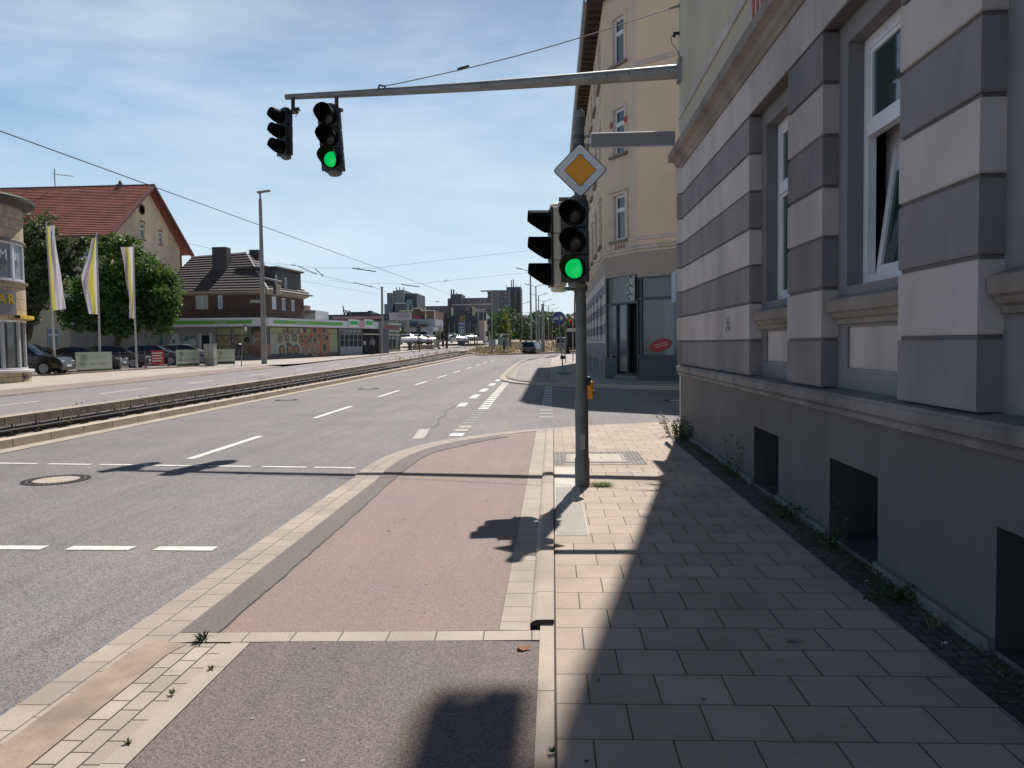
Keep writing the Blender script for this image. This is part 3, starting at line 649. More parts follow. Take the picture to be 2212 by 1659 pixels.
# upper storeys: windows on the street front (a), the chamfer (b) and the side front (c)
ua = [(2+3.4*k, 3.15+3.4*k, z, z+h) for k in range(7) for z, h in ((5.65, 1.8), (8.95, 1.75), (12.4, 1.75))]
ub = [(Lb/2-.34, Lb/2+.42, z, z+h) for z, h in ((5.5, 1.75), (8.8, 1.75), (12.25, 1.75))]
uc = [(Lc-5.4-3*k, Lc-4.3-3*k, z, z+h) for k in range(3) for z, h in ((5.5, 1.8), (8.9, 1.75), (12.3, 1.75))]
m = MB(); wall(m, Xa, La, 5.0, 15.2, ua, YG, .14); wall(m, Xb, Lb, 5.0, 15.2, ub, YG, .14); wall(m, Xc, Lc, 5.0, 15.2, uc, YW, .14)
m.box(2.13, 12, 59.9, 60, 0, 15, YG); m.build('upper_wall', YB)
for X_, us in ((Xa, ua), (Xb, ub), (Xc, uc)):
    for i, u in enumerate(us):
        window(YB, X_, u[0], u[1], u[2], u[3], .08, .06, transom=u[2]+1.18, pane=GLB, mullion=None)
for X_, us in ((Xa, ua), (Xb, ub), (Xc, uc)):
    for u in us:
        m = MB(); m.box(u[0]-.17, u[0]-.002, -.03, .01, u[2], u[3]+.12, YT, X_); m.box(u[1]+.002, u[1]+.17, -.03, .01, u[2], u[3]+.12, YT, X_)
        m.box(u[0]-.002, u[1]+.002, -.03, .01, u[3]+.002, u[3]+.12, YT, X_)
        if u[2] < 8: 
            m.box(u[0]-.24, u[1]+.24, -.1, .01, u[3]+.125, u[3]+.2, YT, X_)
            for q in range(4):
                for sgn in (u[0]-.21, u[1]+.02): m.box(sgn, sgn+.19, -.045, -.028, u[2]+.12+q*.48, u[2]+.35+q*.48, YT, X_)
        m.build('window_surround', YB)
for X_, us in ((Xa, ua), (Xb, ub), (Xc, uc)):
    for u in us: m = MB(); m.box(u[0]-.22, u[1]+.22, -.13, .06, u[2]-.1, u[2]-.002, CC, X_); m.build('window_sill', YB)
for X_, us in ((Xa, ua), (Xb, ub), (Xc, uc)):
    for u in us:
        m = MB()
        if 8 < u[2] < 10:
            for s_ in (u[0]-.19, u[1]+.03): m.box(s_, s_+.16, -.05, -.031, u[2]+1.1, u[2]+1.32, RED, X_)
        if u[2] < 6:
            m.box(u[0]-.1, u[1]+.1, -.02, .01, u[2]-.47, u[2]-.13, YGL, X_)
            for j in range(4):
                w4 = (u[1]-u[0])/4; a = u[0]+j*w4+.02; m.add([X_ @ Vector(p) for p in ((a, -.024, u[2]-.17), (a+w4*.6, -.024, u[2]-.17), (a+w4*.6, -.024, u[2]-.36), (a+w4*.3, -.024, u[2]-.44), (a, -.024, u[2]-.36))], [(0, 1, 2, 3, 4)], RED)
        if m.v: m.build('red_ornament', YB)
for z in (5.02, 5.34, 11.9):
    m = MB()
    pr = {5.02: [(-.02, 4.9), (.03, 4.92), (.05, 5.0), (.12, 5.04), (.14, 5.12), (-.02, 5.2)], 5.34: [(-.01, 5.36), (.04, 5.37), (.04, 5.47), (-.01, 5.5)], 11.9: [(-.01, 11.75), (.03, 11.77), (.03, 11.95), (-.01, 11.98)]}[z]
    mould(m, [C0, C1, C2, C3], pr, YT, side=1); m.build('string_course', YB)
# ground floor: striped street front, glazed shop on the chamfer and the side
m = MB()
ga = [(2.2+3.05*k, 3.5+3.05*k, 1.6, 3.6) for k in range(8)]
zb = [1.1+.4*k for k in range(9)]
for k, (z0, z1) in enumerate(zip(zb, zb[1:])):
    wall(m, Xa, La, z0, z1, [o for o in ga if o[2] < z1-.01 and o[3] > z0+.01] and [(o[0], o[1], max(z0, o[2]), min(z1, o[3])) for o in ga if o[2] < z1-.01 and o[3] > z0+.01], YGL if k % 2 else YGD, .14)
    m.box(1.75, La, -.004, .01, z0-.012, z0+.012, CJ, Xa) if k and not any(o[2] < z0 < o[3] for o in ga) else None
wall(m, Xa, La, 4.3, 5.0, [], YS); wall(m, Xa, La, -.1, 1.1, [(o[0]+.2, o[1]-.1, .3, .75) for o in ga], CG, .2)
m.build('striped_ground_floor', YB)
for o in ga: window(YB, Xa, *o, .08, .06, transom=3.0, pane=GL)
m = MB(); wall(m, Xb, Lb, 4.1, 5.0, [], YS); wall(m, Xc, Lc, 3.98, 5.0, [], YS)
wall(m, Xc, Lc-7, -.1, 3.98, [], YS); m.build('shop_band', YB)
# chamfer: door and two glazed leaves under a big transom light
sh = thing('tmp', '', '') if 0 else None
m = MB()
def bars(m, X, L0, L1, zs, ss, y0=.02, y1=.12, w_=.07, mat=SHOPG):
    for s in ss: m.box(s-w_/2, s+w_/2, y0, y1, zs[0], zs[-1], mat, X)
    for z in zs: m.box(L0, L1, y0-.012, y1+.01, z-w_/2, z+w_/2, mat, X)
# chamfer frame coordinate 0 is at C2 (right), Lb at C1 (left)
bars(m, Xb, .0, Lb, (.3, 3.05, 4.12), (.06, Lb-.06)); m.box(Lb*.3, Lb*.3+.09, .0, .12, .3, 3.05, SHOPG, Xb); m.box(Lb*.62, Lb*.62+.1, .0, .12, .3, 3.05, SHOPG, Xb)
m.box(Lb*.62, Lb, -.02, .1, -.1, .95, SHOPG, Xb)
bars(m, Xc, Lc-7, Lc-.0, (.98, 3.16, 3.98), (Lc-.12, Lc-7), w_=.1); m.box(Lc-7, Lc-.05, .0, .1, -.1, 1.0, SHOPG, Xc)
for s in (2.1, 4.2, 5.6): m.box(Lc-s-.05, Lc-s+.05, .01, .11, 3.16, 3.98, SHOPG, Xc)
m.box(Lc-4.2-.05, Lc-4.2+.05, .01, .11, .98, 3.16, SHOPG, Xc)
m.box(Lc-7, Lc-.0, -.08, .02, .96, 1.06, SHOPG, Xc)
m.build('shopfront_frame', YB)
m = MB(); m.box(.1, Lb-.1, .07, .09, 3.05, 4.1, glass('shop_glass_dark', (.03, .045, .045)), Xb); m.box(Lb*.3+.08, Lb*.62, .07, .09, .4, 3.0, glass('shop_glass', (.09, .11, .12)), Xb); m.box(Lb*.64+.04, Lb-.09, .07, .09, 1.0, 3.0, MATS['shop_glass'], Xb)
m.box(Lc-7, Lc-.15, .07, .09, 1.0, 3.95, glass('shop_glass_green', (.06, .085, .085)), Xc); m.build('shop_pane', YB)
m = MB(); m.box(-.02, Lb, .3, .34, .1, 4.1, DARK, Xb); m.build('doorway_shade_panel', YB)  # near-black panel in place of the shade behind the open door
m = MB(); m.box(.0, Lb*.62, -.32, .5, -.1, .12, YGD, Xb); m.box(.1, Lb*.62, -.12, .5, .12, .26, YGD, Xb); m.build('door_steps', YB)
m = MB()
for a, b, c, d, mt in ((.2, .75, 1.1, 3.0, CURT), (Lc-1.5, Lc-1.1, 1.06, 3.1, CURT), (Lc-2.7, Lc-2.55, 1.06, 3.1, CURT)):
    if a > 5: m.box(a, b, .062, .069, c, d, M('pale_curtain', (.24, .3, .29), .9, .1, 20), Xc)
m.build('curtain', YB)
# things shown in the shop windows
m = MB(); X_ = Xc; POSB = M('poster_blue', (.08, .2, .3), .5, .1, 6)
t = thing('window_poster', 'light blue poster on a dark stand behind the shop window', 'poster', tuple((Xc @ Vector((Lc-3.3, .06, 1.9)))))
m.box(Lc-3.75, Lc-2.8, .05, .06, 1.75, 2.75, POSB, Xc)
for j in range(6): m.box(Lc-3.6, Lc-2.95, .046, .05, 1.82+.06*j, 1.84+.06*j, M('poster_ink', (.02, .05, .1)), Xc)
for a, b in ((.1, .2), (.3, .36), (.48, .3)): m.lathe([(.1, 0), (.1, .004)], MATS['poster_ink'], Xc @ TX((Lc-3.6+a, .05, 2.35+b*.3), rx=rad(90)), 12)
m.build('poster_sheet', t)
m = MB()
for s in (2.66, 2.78, 3.8): m.box(Lc-s-.012, Lc-s+.012, .052, .066, 1.04, 2.95, DKSTEEL, Xc)
m.build('stand', t)
t = MB(); T_ = Xc @ Matrix.Translation((Lc-.95, .045, 1.42)) @ Matrix.Rotation(rad(12), 4, 'Y') @ Matrix.Rotation(rad(90), 4, 'X') @ Matrix.Diagonal((1.6, .75, 1, 1))
REDS = M('red_sticker', (.3, .012, .02), .5)
t.lathe([(0, 0), (.3, 0), (.3, .012), (0, .012)], REDS, T_, 32)
for zz in (.06, -.05): t.box(-.2, .16, zz-.02, zz+.02, .013, .016, M('sticker_ink', (.6, .3, .3)), T_)
o = t.build('window_sticker'); tag(o, 'red oval sticker low in the shop window', 'sticker')
t = MB(); VS = M('sign_offwhite', (.42, .41, .37), .6); t.box(.14, .62, -.06, -.03, 3.12, 4.06, VS, Xb)
for zz in (3.28, 3.6, 3.92):
    for q in range(10):
        a_ = 2*pi*q/14+.4; p_ = Xb @ Vector((.42-.16*cos(a_), -.066, zz+.11*sin(a_))); t.lathe([(.035, -.006), (.035, .006)], SHOPG, Matrix.Translation(p_) @ Matrix.Rotation(rad(90), 4, 'Y'), 8)
tag(t.build('vertical_shop_sign'), 'pale upright sign with big dark curved letters over the shop door', 'sign')
# eaves and roof of the yellow building
m = MB(); EV = M('eave_wood', (.06, .045, .04), .85, .25, 6)
mould(m, [C0, C1, C2, C3], [(-.4, 14.95), (.5, 15.0), (.6, 15.03), (.62, 15.22), (-.4, 15.3)], EV, side=1)
for k in range(40): m.box(.2+k*.68, .34+k*.68, -.56, 0, 14.86, 15.0, EV, Xa)
m.add([(1.5, 60, 15.25), (1.5, 32.4, 15.25), (3.0, 29.9, 15.25), (14.3, 21.2, 15.25), (14.3, 60, 15.25), (7.5, 54, 18.6), (7.5, 36, 18.6)], [(0, 1, 6, 5), (1, 2, 6), (2, 3, 6), (3, 4, 5, 6), (4, 0, 5)], TILE)
m.build('roof', YB)
m = MB(); mould(m, [(C0[0], C0[1]), (C1[0], C1[1]+.2)], [(.62, 15.0), (.74, 15.02), (.78, 15.12), (.74, 15.24)], M('zinc', (.25, .25, .26), .5, .1, 3, metal=.4), side=1); m.build('rain_gutter', YB)
m = MB(); q = Xc @ Vector((Lc-2.95, -.08, 0)); m.tube([(q.x, q.y, 4.0), (q.x, q.y, 14.9)], .05, MATS['zinc'], 8); m.build('downpipe', YB)
m = MB()
for k in range(9):
    s = Lc-2.6; m.box(s-.28 if k % 2 else s-.2, s, -.03, .01, 5.6+k*.36, 5.9+k*.36, YT, Xc)
m.build('quoins', YB)

# ------------------------------------------------------------ signals, signs and poles at the corner
LENS_OFF = {}
GREEN = M('green_lamp', (.0, .22, .06), .3, .05, 30, emit=((.0, .85, .16), .5))
LRED = M('red_lens_off', (.012, .004, .004), .3); LYEL = M('amber_lens_off', (.013, .009, .004), .3); LGRN = M('green_lens_off', (.008, .025, .018), .25)
VIS = M('visor_black', (.002, .002, .0025), .8); VIS.node_tree.nodes['Principled BSDF'].inputs['Specular IOR Level'].default_value = .12
def signal_head(name, label, k=1.0, lit=2, body=None, group=None, small_cap=True, side_cream=False):
    """three lamp head, face towards -y, origin at the centre of its back, k = size"""
    t = thing(name, label, 'traffic light', (0, 0, 0), 0, group)
    hw, u, dp = .145*k, .277*k, .14*k
    bm_ = body or BLACKP
    for i in range(3):
        z1 = (1.5-i)*u; z0 = z1-u
        m = MB(); m.rbox(-hw*.86, hw*.86, -dp, 0, z0+.003, z1-.003, .012*k, bm_); m.rbox(-hw, hw, -dp-.02*k, -dp, z0+.002, z1-.002, .008*k, BLACKP)
        if side_cream:
            for zz in (-.016, .016): m.lathe([(.009*k, 0), (.009*k, .003)], BLACKP, TX((-hw*.86-.001, -dp*.35, (z0+z1)/2+zz*k), ry=rad(-90)), 8)
        m.build('lamp_chamber', t, smooth=40)
        zc = (z0+z1)/2; r = .1*k
        m = MB(); mat = GREEN if i == 2 and lit == 2 else (LRED, LYEL, LGRN)[i]
        m.lathe([(0, .022*k), (r*.6, .016*k), (r, 0)], mat, TX((0, -dp-.021*k, zc), rx=rad(90)), 28)
        m.build('lens', t, smooth=60)
        m = MB(); n = 36; R1, Lm = .118*k, .22*k; vs = []; rows = []
        for q in range(n+1):
            a = pi*2*q/n; c = cos(a)                 # a = 0 at the top
            L = Lm*(.16+.84*min(1, max(0, (c+1.0)/1.15)))
            for rr, ll in ((R1, 0), (R1*1.0, L), (R1*.955, L), (R1*.955, 0)):
                vs.append(Vector((rr*sin(a), -dp-.02*k-ll, zc+rr*cos(a)*1.0)))
        fs = [(q*4+j, q*4+j+1, (q+1)*4+j+1, (q+1)*4+j) for q in range(n) for j in range(3)]
        m.add(vs, fs, VIS); m.build('visor', t, smooth=50)
    for s in (1, -1):
        m = MB(); m.lathe([(hw*.62, 0), (hw*.62, .03*k), (hw*.45, .05*k)], bm_ if side_cream else POLEG, TX((0, -dp*.45, s*1.5*u)) @ (Matrix.Identity(4) if s > 0 else Matrix.Rotation(pi, 4, 'X')), 20)
        m.build('end_cap', t, smooth=40)
    return t
PX, PY = .3, 8.6
t = thing('signal_pole', 'tall grey steel signal pole standing on the pavement near its kerb', 'pole', (PX, PY, 0))
m = MB(); m.lathe([(.0585, 1.02), (.0565, 3.94)], POLEG, TX((PX, PY, 0)), 32); m.build('upper_tube', t, smooth=40)
m = MB(); m.lathe([(.079, 0), (.079, .31), (.0705, .325), (.0705, .98), (.066, 1.0), (.0585, 1.03)], POLEG, TX((PX, PY, 0)), 32); m.build('lower_tube', t, smooth=40)
m = MB(); m.lathe([(.0605, 3.9), (.062, 3.95), (.04, 3.985), (0, 3.99)], GALV, TX((PX, PY, 0)), 28); m.build('cap', t, smooth=40)
m = MB(); m.box(PX-.03, PX+.03, PY-.082, PY-.078, .42, .58, GALV); m.build('service_hatch', t)
# head for the main road and head for the side road
h = signal_head('traffic_light', 'black traffic light showing green on the pole below the diamond sign', 1.0, group=None)
h.location = (PX-.03, PY-.075, 2.59); h.rotation_euler = (0, 0, rad(-13))
h2 = signal_head('traffic_light', 'cream sided traffic light seen from the side with black hoods pointing left', 1.0, lit=-1, body=CREAM, side_cream=True)
h2.location = (PX-.165, PY-.02, 2.555); h2.rotation_euler = (0, 0, rad(-90)); 
h2.location = (PX-.165, PY+.01, 2.555); h2.rotation_euler = (0, 0, rad(-82))
t = thing('signal_bracket', 'grey bracket pair holding the two lights on the corner pole', 'bracket', (PX, PY, 2.1))
for z in (3.055, 2.12):
    m = MB(); m.lathe([(.075, -.03), (.078, 0), (.075, .04)], POLEG, TX((PX, PY, z)), 24); m.box(PX-.22, PX, PY-.05, PY-.01, z-.02, z+.02, POLEG); m.build('clamp', t)
m = MB(); m.tube([(PX-.06, PY-.05, 2.1), (PX-.067, PY-.06, 1.95), (PX-.067, PY-.062, 1.72)], .006, BLACKP, 6); m.build('cable', t)
# priority road sign
SG = [(.0, .0)]
def diamond(mb, h, z, mat, r=.03, y=0, n=5):
    pts = []
    for k in range(4):
        a = k*pi/2; c = Vector((cos(a)*(h-r*1.414), sin(a)*(h-r*1.414)))
        for j in range(n): b = a-pi/4+(pi/2)*j/(n-1); pts.append((c.x+r*cos(b), c.y+r*sin(b)))
    mb.prism(pts, z, z+.002, mat, X)
t = thing('priority_sign', 'yellow and white diamond priority road sign with black border', 'road sign', (PX+.0, PY-.11, 3.33))
X = TX((PX+.005, PY-.105, 3.34), rx=rad(90)) @ Matrix.Rotation(0, 4, 'Z')
m = MB(); diamond(m, .285, -.012, GALV, .035); m.prism([(-.1, -.02), (.1, -.02), (.1, .02), (-.1, .02)], -.06, -.013, GALV, X); m.build('back_plate', t)
m = MB(); diamond(m, .285, -.008, M('sign_black', (.01, .01, .012), .4), .035); diamond(m, .272, -.005, M('sign_white', (.74, .75, .78), .45, .04, 6), .03); diamond(m, .168, -.002, MATS['sign_black'], .008); diamond(m, .160, .001, M('sign_yellow', (.9, .36, .008), .45, .04, 6), .006)
for sx in (-.028, .028):
    for sy in (-.152, .152): m.lathe([(.005, .004), (.005, .008)], DKSTEEL, X @ TX((sx, sy, 0)), 8)
m.build('sign_face', t)
# blank street name sign on a bracket
t = thing('street_name_sign', 'blank grey rounded street name sign sticking out right from the pole top', 'street sign', (PX, PY, 3.68))
NS = M('name_plate', (.24, .235, .235), .5, .06, 2)
m = MB(); m.rbox(PX+.115, PX+.995, PY-.05, PY-.022, 3.575, 3.735, .013, M('lit_sign_rim', (.6, .6, .6), .4, .05)); m.build('rim', t)  # rim light along the sign edge put into the pale rim colour
m = MB(); m.rbox(PX+.125, PX+.985, PY-.053, PY-.045, 3.585, 3.725, .004, NS); m.build('plate', t)
m = MB()
for z in (3.61, 3.7): m.box(PX+.05, PX+.13, PY-.045, PY-.025, z-.012, z+.012, GALV); m.lathe([(.066, -.015), (.066, .015)], DKSTEEL, TX((PX, PY, z)), 20)
m.build('bracket', t)
# push button
t = thing('push_button_box', 'yellow pedestrian push button box on the right side of the pole', 'button box', (PX+.07, PY, 1.02))
YEL = M('button_yellow', (.66, .27, .01), .45, .06, 8)
m = MB(); m.rbox(PX+.058, PX+.125, PY-.04, PY+.05, .95, 1.14, .02, YEL); m.build('case', t, smooth=40)
m = MB(); m.rbox(PX+.052, PX+.1, PY-.048, PY+.058, 1.09, 1.19, .02, BLACKP); m.build('hood', t, smooth=40)
m = MB(); m.lathe([(.025, 0), (.022, .012)], BLACKP, TX((PX+.125, PY, 1.02), ry=rad(90)), 14); m.build('button', t)
# arm across the carriageway
A0, A1 = Vector((2.12, 13.42, 5.92)), Vector((-4.78, 14.62, 6.07))
t = thing('cantilever_mast', 'long steel arm reaching from the house corner over the road', 'signal arm', tuple(A0))
m = MB(); n = 24; pts = [A0.lerp(A1, k/n)+Vector((0, 0, -.03*sin(pi*k/n))) for k in range(n+1)]
m.tube(pts, [.115-.065*k/n for k in range(n+1)], GALV, 20); m.build('tube', t, smooth=40)
m = MB(); m.box(2.06, 2.13, 13.26, 13.5, 5.74, 6.1, GALV); m.build('wall_plate', t)
m = MB()
for s in (.03, .12, .17): 
    p = A0.lerp(A1, s); m.lathe([(.012, .105), (.012, .125)], DKSTEEL, Matrix.Translation(p+Vector((0, 0, -.02))) @ Matrix.Rotation(rad(90), 4, 'X'), 8)
m.build('bolt', t)['kind'] = 'stuff'
S1, S2 = A0.lerp(A1, .99), A0.lerp(A1, .847)
wq = A0.lerp(A1, .735)
t = thing('stay_wire', 'thin steel stay wire from the upper house wall down to the arm', 'wire', tuple(wq))
m = MB(); W1 = Vector((2.11, 13.45, 6.98)); pts = [W1.lerp(wq+Vector((0, 0, .07)), k/20)+Vector((0, 0, -.1*sin(pi*k/20))) for k in range(21)]; m.tube(pts, .009, GALV, 6); m.build('cable', t)
m = MB(); m.tube([pts[0], pts[0].lerp(pts[1], .7)], [.03, .012], GALV, 8); m.tube([W1.lerp(wq, .69), W1.lerp(wq, .73)], .02, DKSTEEL, 8); m.tube([pts[-1]+Vector((-.06, 0, -.03)), pts[-1]+Vector((-.05, 0, .03)), pts[-1]+Vector((.05, 0, .01)), pts[-1]+Vector((.06, 0, -.06))], .02, DKSTEEL, 8); m.build('fitting', t)
ha = signal_head('traffic_light', 'larger hanging traffic light showing green under the arm', 1.36); ha.location = tuple(AT(722, 306, 14.4)); ha.rotation_euler = (rad(-3), rad(-4.5), rad(-5))
hb = signal_head('traffic_light', 'smaller unlit hanging traffic light at the tip of the arm turned left', 1.0, lit=-1); hb.location = tuple(AT(624, 291, 14.5)); hb.rotation_euler = (rad(-5), rad(-5.5), rad(-36))
t = thing('hanger', 'short dark drop tube between the arm and the larger hanging light', 'hanger', tuple(S2)); m = MB(); p = AT(727, 214, 14.45); q = AT(727, 236, 14.4); m.tube([p+Vector((0, 0, .03)), q], .035, DKSTEEL, 10); m.tube([q, q+Vector((0, 0, -.03))], .12, DKSTEEL, 12); m.build('tube', t)
t = thing('hanger', 'short dark drop tube with cable at the tip of the arm', 'hanger', tuple(S1)); m = MB(); p = AT(633, 216, 14.55); q = AT(633, 240, 14.5); m.tube([p+Vector((0, 0, .03)), q], .035, DKSTEEL, 10); m.tube([q, q+Vector((0, 0, -.03))], .1, DKSTEEL, 12); m.build('tube', t)
m = MB(); m.tube([AT(634, 236, 14.5), AT(645, 235, 14.5), AT(648, 240, 14.5)], [.03, .03, .01], BLACKP, 6); m.tube([AT(640, 240, 14.5), AT(642, 248, 14.5), AT(638, 252, 14.5)], .006, BLACKP, 5); m.build('cable', t)
m = MB()
for (u, v, Y, zz) in ((1460, 72, 13.5, .1),): 
    p = AT(u, v, Y); m.tube([p+Vector((.05, 0, 0)), p+Vector((-.02, 0, .0)), p+Vector((-.03, 0, -.05))], .03, BLACKP, 8); m.tube([p, p+Vector((-.08, 0, -.05)), p+Vector((-.07, 0, -.15)), p+Vector((.03, 0, -.28)), p+Vector((.06, 0, -.4))], .006, BLACKP, 6)
tag(m.build('wall_socket'), 'small black fitting with a loose cable on the house corner', 'fitting')
m = MB(); p = AT(1466, 640, 13.6); m.box(p.x-.045, p.x-.03, 13.56, 14.1, 2.22, 2.72, M('plate_blue', (.12, .2, .32), .4)); m.box(p.x-.05, p.x+.03, 13.6, 13.64, 2.3, 2.33, DKSTEEL); m.box(p.x-.05, p.x+.03, 13.6, 13.64, 2.62, 2.65, DKSTEEL)
tag(m.build('wall_plate_sign'), 'narrow bluish sign plate seen edge-on at the house corner', 'sign')

# ------------------------------------------------------------ far side of the road
def PL(A, B):
    """readings on a vertical wall plane from A to B: pixel -> (distance along, height)"""
    A = Vector((A[0], A[1], 0)); t = (Vector((B[0], B[1], 0))-A).normalized(); n = Vector((-t.y, t.x, 0))
    def f(p):
        d = ray(*p); k = n.dot(A)/n.dot(d); q = d*k; return ((q-A).dot(t), EYE+q.z)
    return f
def rect(f, z, x0, y0, x1, y1):
    a = f(z(x0, y0)); b = f(z(x1, y1)); c = f(z((x0+x1)/2, (y0+y1)/2)); return a[0], b[0], b[1], a[1]
TILEC = paver('clay_tile_cladding', (.5, .4, .27), (.6, .49, .34), (.16, .13, .09), .5, .45, uv=True, mortar=.012, stain=.4)
BRICKB = paver('brown_brick', (.085, .043, .03), (.125, .07, .048), (.1, .08, .07), .25, .08, vertical=True, mortar=.008, stain=.3)
ROOFR = M('red_roof', (.33, .11, .078), .8, .2, 1.5, grime=.25)
ROOFD = M('dark_roof', (.085, .07, .068), .7, .15, 1.5)
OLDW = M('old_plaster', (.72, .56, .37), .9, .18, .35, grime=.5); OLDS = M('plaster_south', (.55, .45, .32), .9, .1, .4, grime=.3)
# --- rounded tiled corner shop at the left edge
TC = Vector((-25.5, 32.8)); TR = 2.9; g0 = gz(-25, 34)+.12
RT = thing('rounded_corner_shop', 'rounded shop building with beige tile cladding and window letters at the left edge', 'building', (TC.x, TC.y, g0))
def chit(u, v=700):
    d = ray(u, v); dx, dy = d.x, d.y; a = dx*dx+dy*dy; b = -2*(dx*TC.x+dy*TC.y); c = TC.length_squared-TR*TR
    q = b*b-4*a*c; k = (-b-sqrt(max(q, 0)))/(2*a); return math.atan2(dy*k-TC.y, dx*k-TC.x)
def drum(m, prof, mat, a0=-2.9, a1=1.2, n=48):
    for i in range(n):
        p, q = a0+(a1-a0)*i/n, a0+(a1-a0)*(i+1)/n
        acc = 0
        for (r0, z0), (r1, z1) in zip(prof, prof[1:]):
            l = math.hypot(r1-r0, z1-z0)
            m.quad(*[Vector((TC.x+r*cos(a), TC.y+r*sin(a), z)) for r, a, z in ((r0, p, z0), (r0, q, z0), (r1, q, z1), (r1, p, z1))], mat, [(p*TR, acc), (q*TR, acc), (q*TR, acc+l), (p*TR, acc+l)]); acc += l
m = MB(); drum(m, [(TR+.1, 0), (TR+.1, .62)], TILEC); m.build('tiled_base', RT)
m = MB(); drum(m, [(TR, .62), (TR+.22, .63), (TR+.22, .72), (TR, .74)], M('sill_white', (.6, .58, .56), .6)); m.build('window_ledge', RT)
m = MB(); drum(m, [(TR-.02, 2.83), (TR, 3.02), (TR, 4.35)], TILEC); m.build('lower_cladding', RT)
m = MB(); drum(m, [(TR, 4.35), (TR+.1, 4.38), (TR+.1, 4.46), (TR-.05, 4.5)], CC); m.build('ledge', RT); m = MB(); drum(m, [(TR-.05, 6.1), (TR+.06, 6.12), (TR+.06, 6.2), (TR, 6.24)], CC); m.build('ledge', RT)
m = MB(); drum(m, [(TR, 6.2), (TR, 7.75)], TILEC); m.build('upper_cladding', RT)
m = MB(); drum(m, [(TR, 7.6), (TR+.3, 7.72), (TR+.5, 7.8), (TR+.5, 7.92), (TR+.3, 8.02), (0, 8.35)], M('bitumen', (.055, .05, .048), .7, .2, 3)); m.build('roof', RT)
m = MB(); drum(m, [(TR-.12, .74), (TR-.12, 2.83)], glass('shop_glass_grey', (.07, .085, .085))); m.build('lower_pane', RT)
m = MB(); drum(m, [(TR-.1, 4.5), (TR-.1, 6.1)], M('window_film', (.19, .205, .23), .35, .12, 1.2)); m.build('upper_pane', RT)
for z0, z1, st in ((.74, 2.83, (6, 42, 55)), (4.5, 6.1, (-14, 35.5, 57))):
    for u in st+(-60, -110):
        m = MB(); a = chit(u) if u > -20 else chit(0)-.4*(1 if u > -80 else 2); m.box(-.07, .07, -.05, .05, z0+.07, z1-.07, PVCD if z0 < 3 else PVC, TX((TC.x+(TR-.06)*cos(a), TC.y+(TR-.06)*sin(a), 0), a+pi/2)); m.build('mullion', RT)
    for z in (z0, z1-.08): m = MB(); drum(m, [(TR-.12, z), (TR-.02, z), (TR-.02, z+.08), (TR-.12, z+.08)], PVC); m.build('window_rail', RT)
m = MB()
for ch, u, sz in (('M', 16.5, .62), ('I', 43, .62)):
    a = chit(u); X = TX((TC.x+(TR-.085)*cos(a), TC.y+(TR-.085)*sin(a), 5.35), a+pi/2, rx=0) @ Matrix.Rotation(rad(90), 4, 'X'); text_into(m, ch, sz, WHITE, X, .012)
    for k in range(12):
        b = pi*k/11; m.box(-.012, .012, -.012, .012, -.02, .06, GALV, X @ Matrix.Translation((.13*cos(b), -.2+.2*sin(b), .01)))
    m.box(-.24, .24, -.27, -.21, 0, .015, GALV, X); m.box(-.15, .15, -.4, -.3, 0, .015, GALV, X)
m.build('window_lettering', RT)
m = MB(); a0, a1 = chit(-60), chit(30.5)
drum(m, [(TR+.06, 3.05), (TR+.12, 3.05), (TR+.12, 4.02), (TR+.06, 4.02)], M('signboard_grey', (.2, .2, .22), .6, .05), a0-.6, a1, 16); m.build('signboard', RT)
m = MB()
for ch, u in (('A', 1), ('R', 19.5)):
    a = chit(u); X = TX((TC.x+(TR+.14)*cos(a), TC.y+(TR+.14)*sin(a), 3.5), a+pi/2) @ Matrix.Rotation(rad(90), 4, 'X'); text_into(m, ch, .56, M('letter_yellow', (.6, .42, .01), .5), X, .02)
m.build('sign_lettering', RT)
m = MB(); drum(m, [(TR, 2.9), (TR+.28, 2.9), (TR+.28, 3.03), (TR, 3.05)], M('ledge_yellow', (.66, .46, .02), .5), chit(31), 1.2, 16); m.build('yellow_canopy', RT)
m = MB(); GRAF = M('graffiti_purple', (.12, .06, .13), .7)
for k in range(14):
    a = chit(38)+.035*random.uniform(-1, 4); z = random.uniform(.12, .5); r = TR+.104
    m.tube([(TC.x+r*cos(a+d), TC.y+r*sin(a+d), z+e) for d, e in ((0, 0), (.012, .09), (.03, .04), (.04, .13))], .008, GRAF, 4)
m.build('graffiti', RT)
m = MB(); m.box(-44, -30.5, TC.y-TR-.0, TC.y+8, g0-.5, 7.6, TILEC); m.build('rear_wing', RT)

# --- old plastered house with red tiled roof
gH = gz(-42, 80)+.2
OH = thing('old_house', 'large old house with red tiled gable roof and stained yellow plaster', 'house', (-42, 75, gH))
XS_, LS_ = FR((-76, 75), (-42, 75)); XE_, LE_ = FR((-42, 75), (-42, 90))
fS, fE = PL((-76, 75), (-42, 75)), PL((-42, 75), (-42, 90))
ze, zr = 12.6, 18.3
sw = []
for s in (5, 9.5, 14, 18.5, 23, 27.6, 31.0):
    for z0, h in ((1.6, 2.1), (5.3, 2.2), (8.9, 2.1)): sw.append((s, s+1.15, z0, z0+h))
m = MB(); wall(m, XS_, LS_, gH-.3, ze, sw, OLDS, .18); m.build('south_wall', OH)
gw = [rect(fE, pa, 1075, 360, 1115, 490), rect(fE, pa, 1218, 430, 1248, 528)] + [(1.6+3.9*k, 2.7+3.9*k, z, z+2.1) for k in range(4) for z in (1.6, 5.3)]
m = MB(); 
lo = [o for o in gw if o[3] < 12.6]; hi = [o for o in gw if o[3] >= 12.6]
wall(m, XE_, LE_, gH-.3, 12.0, gw, OLDW, .18)
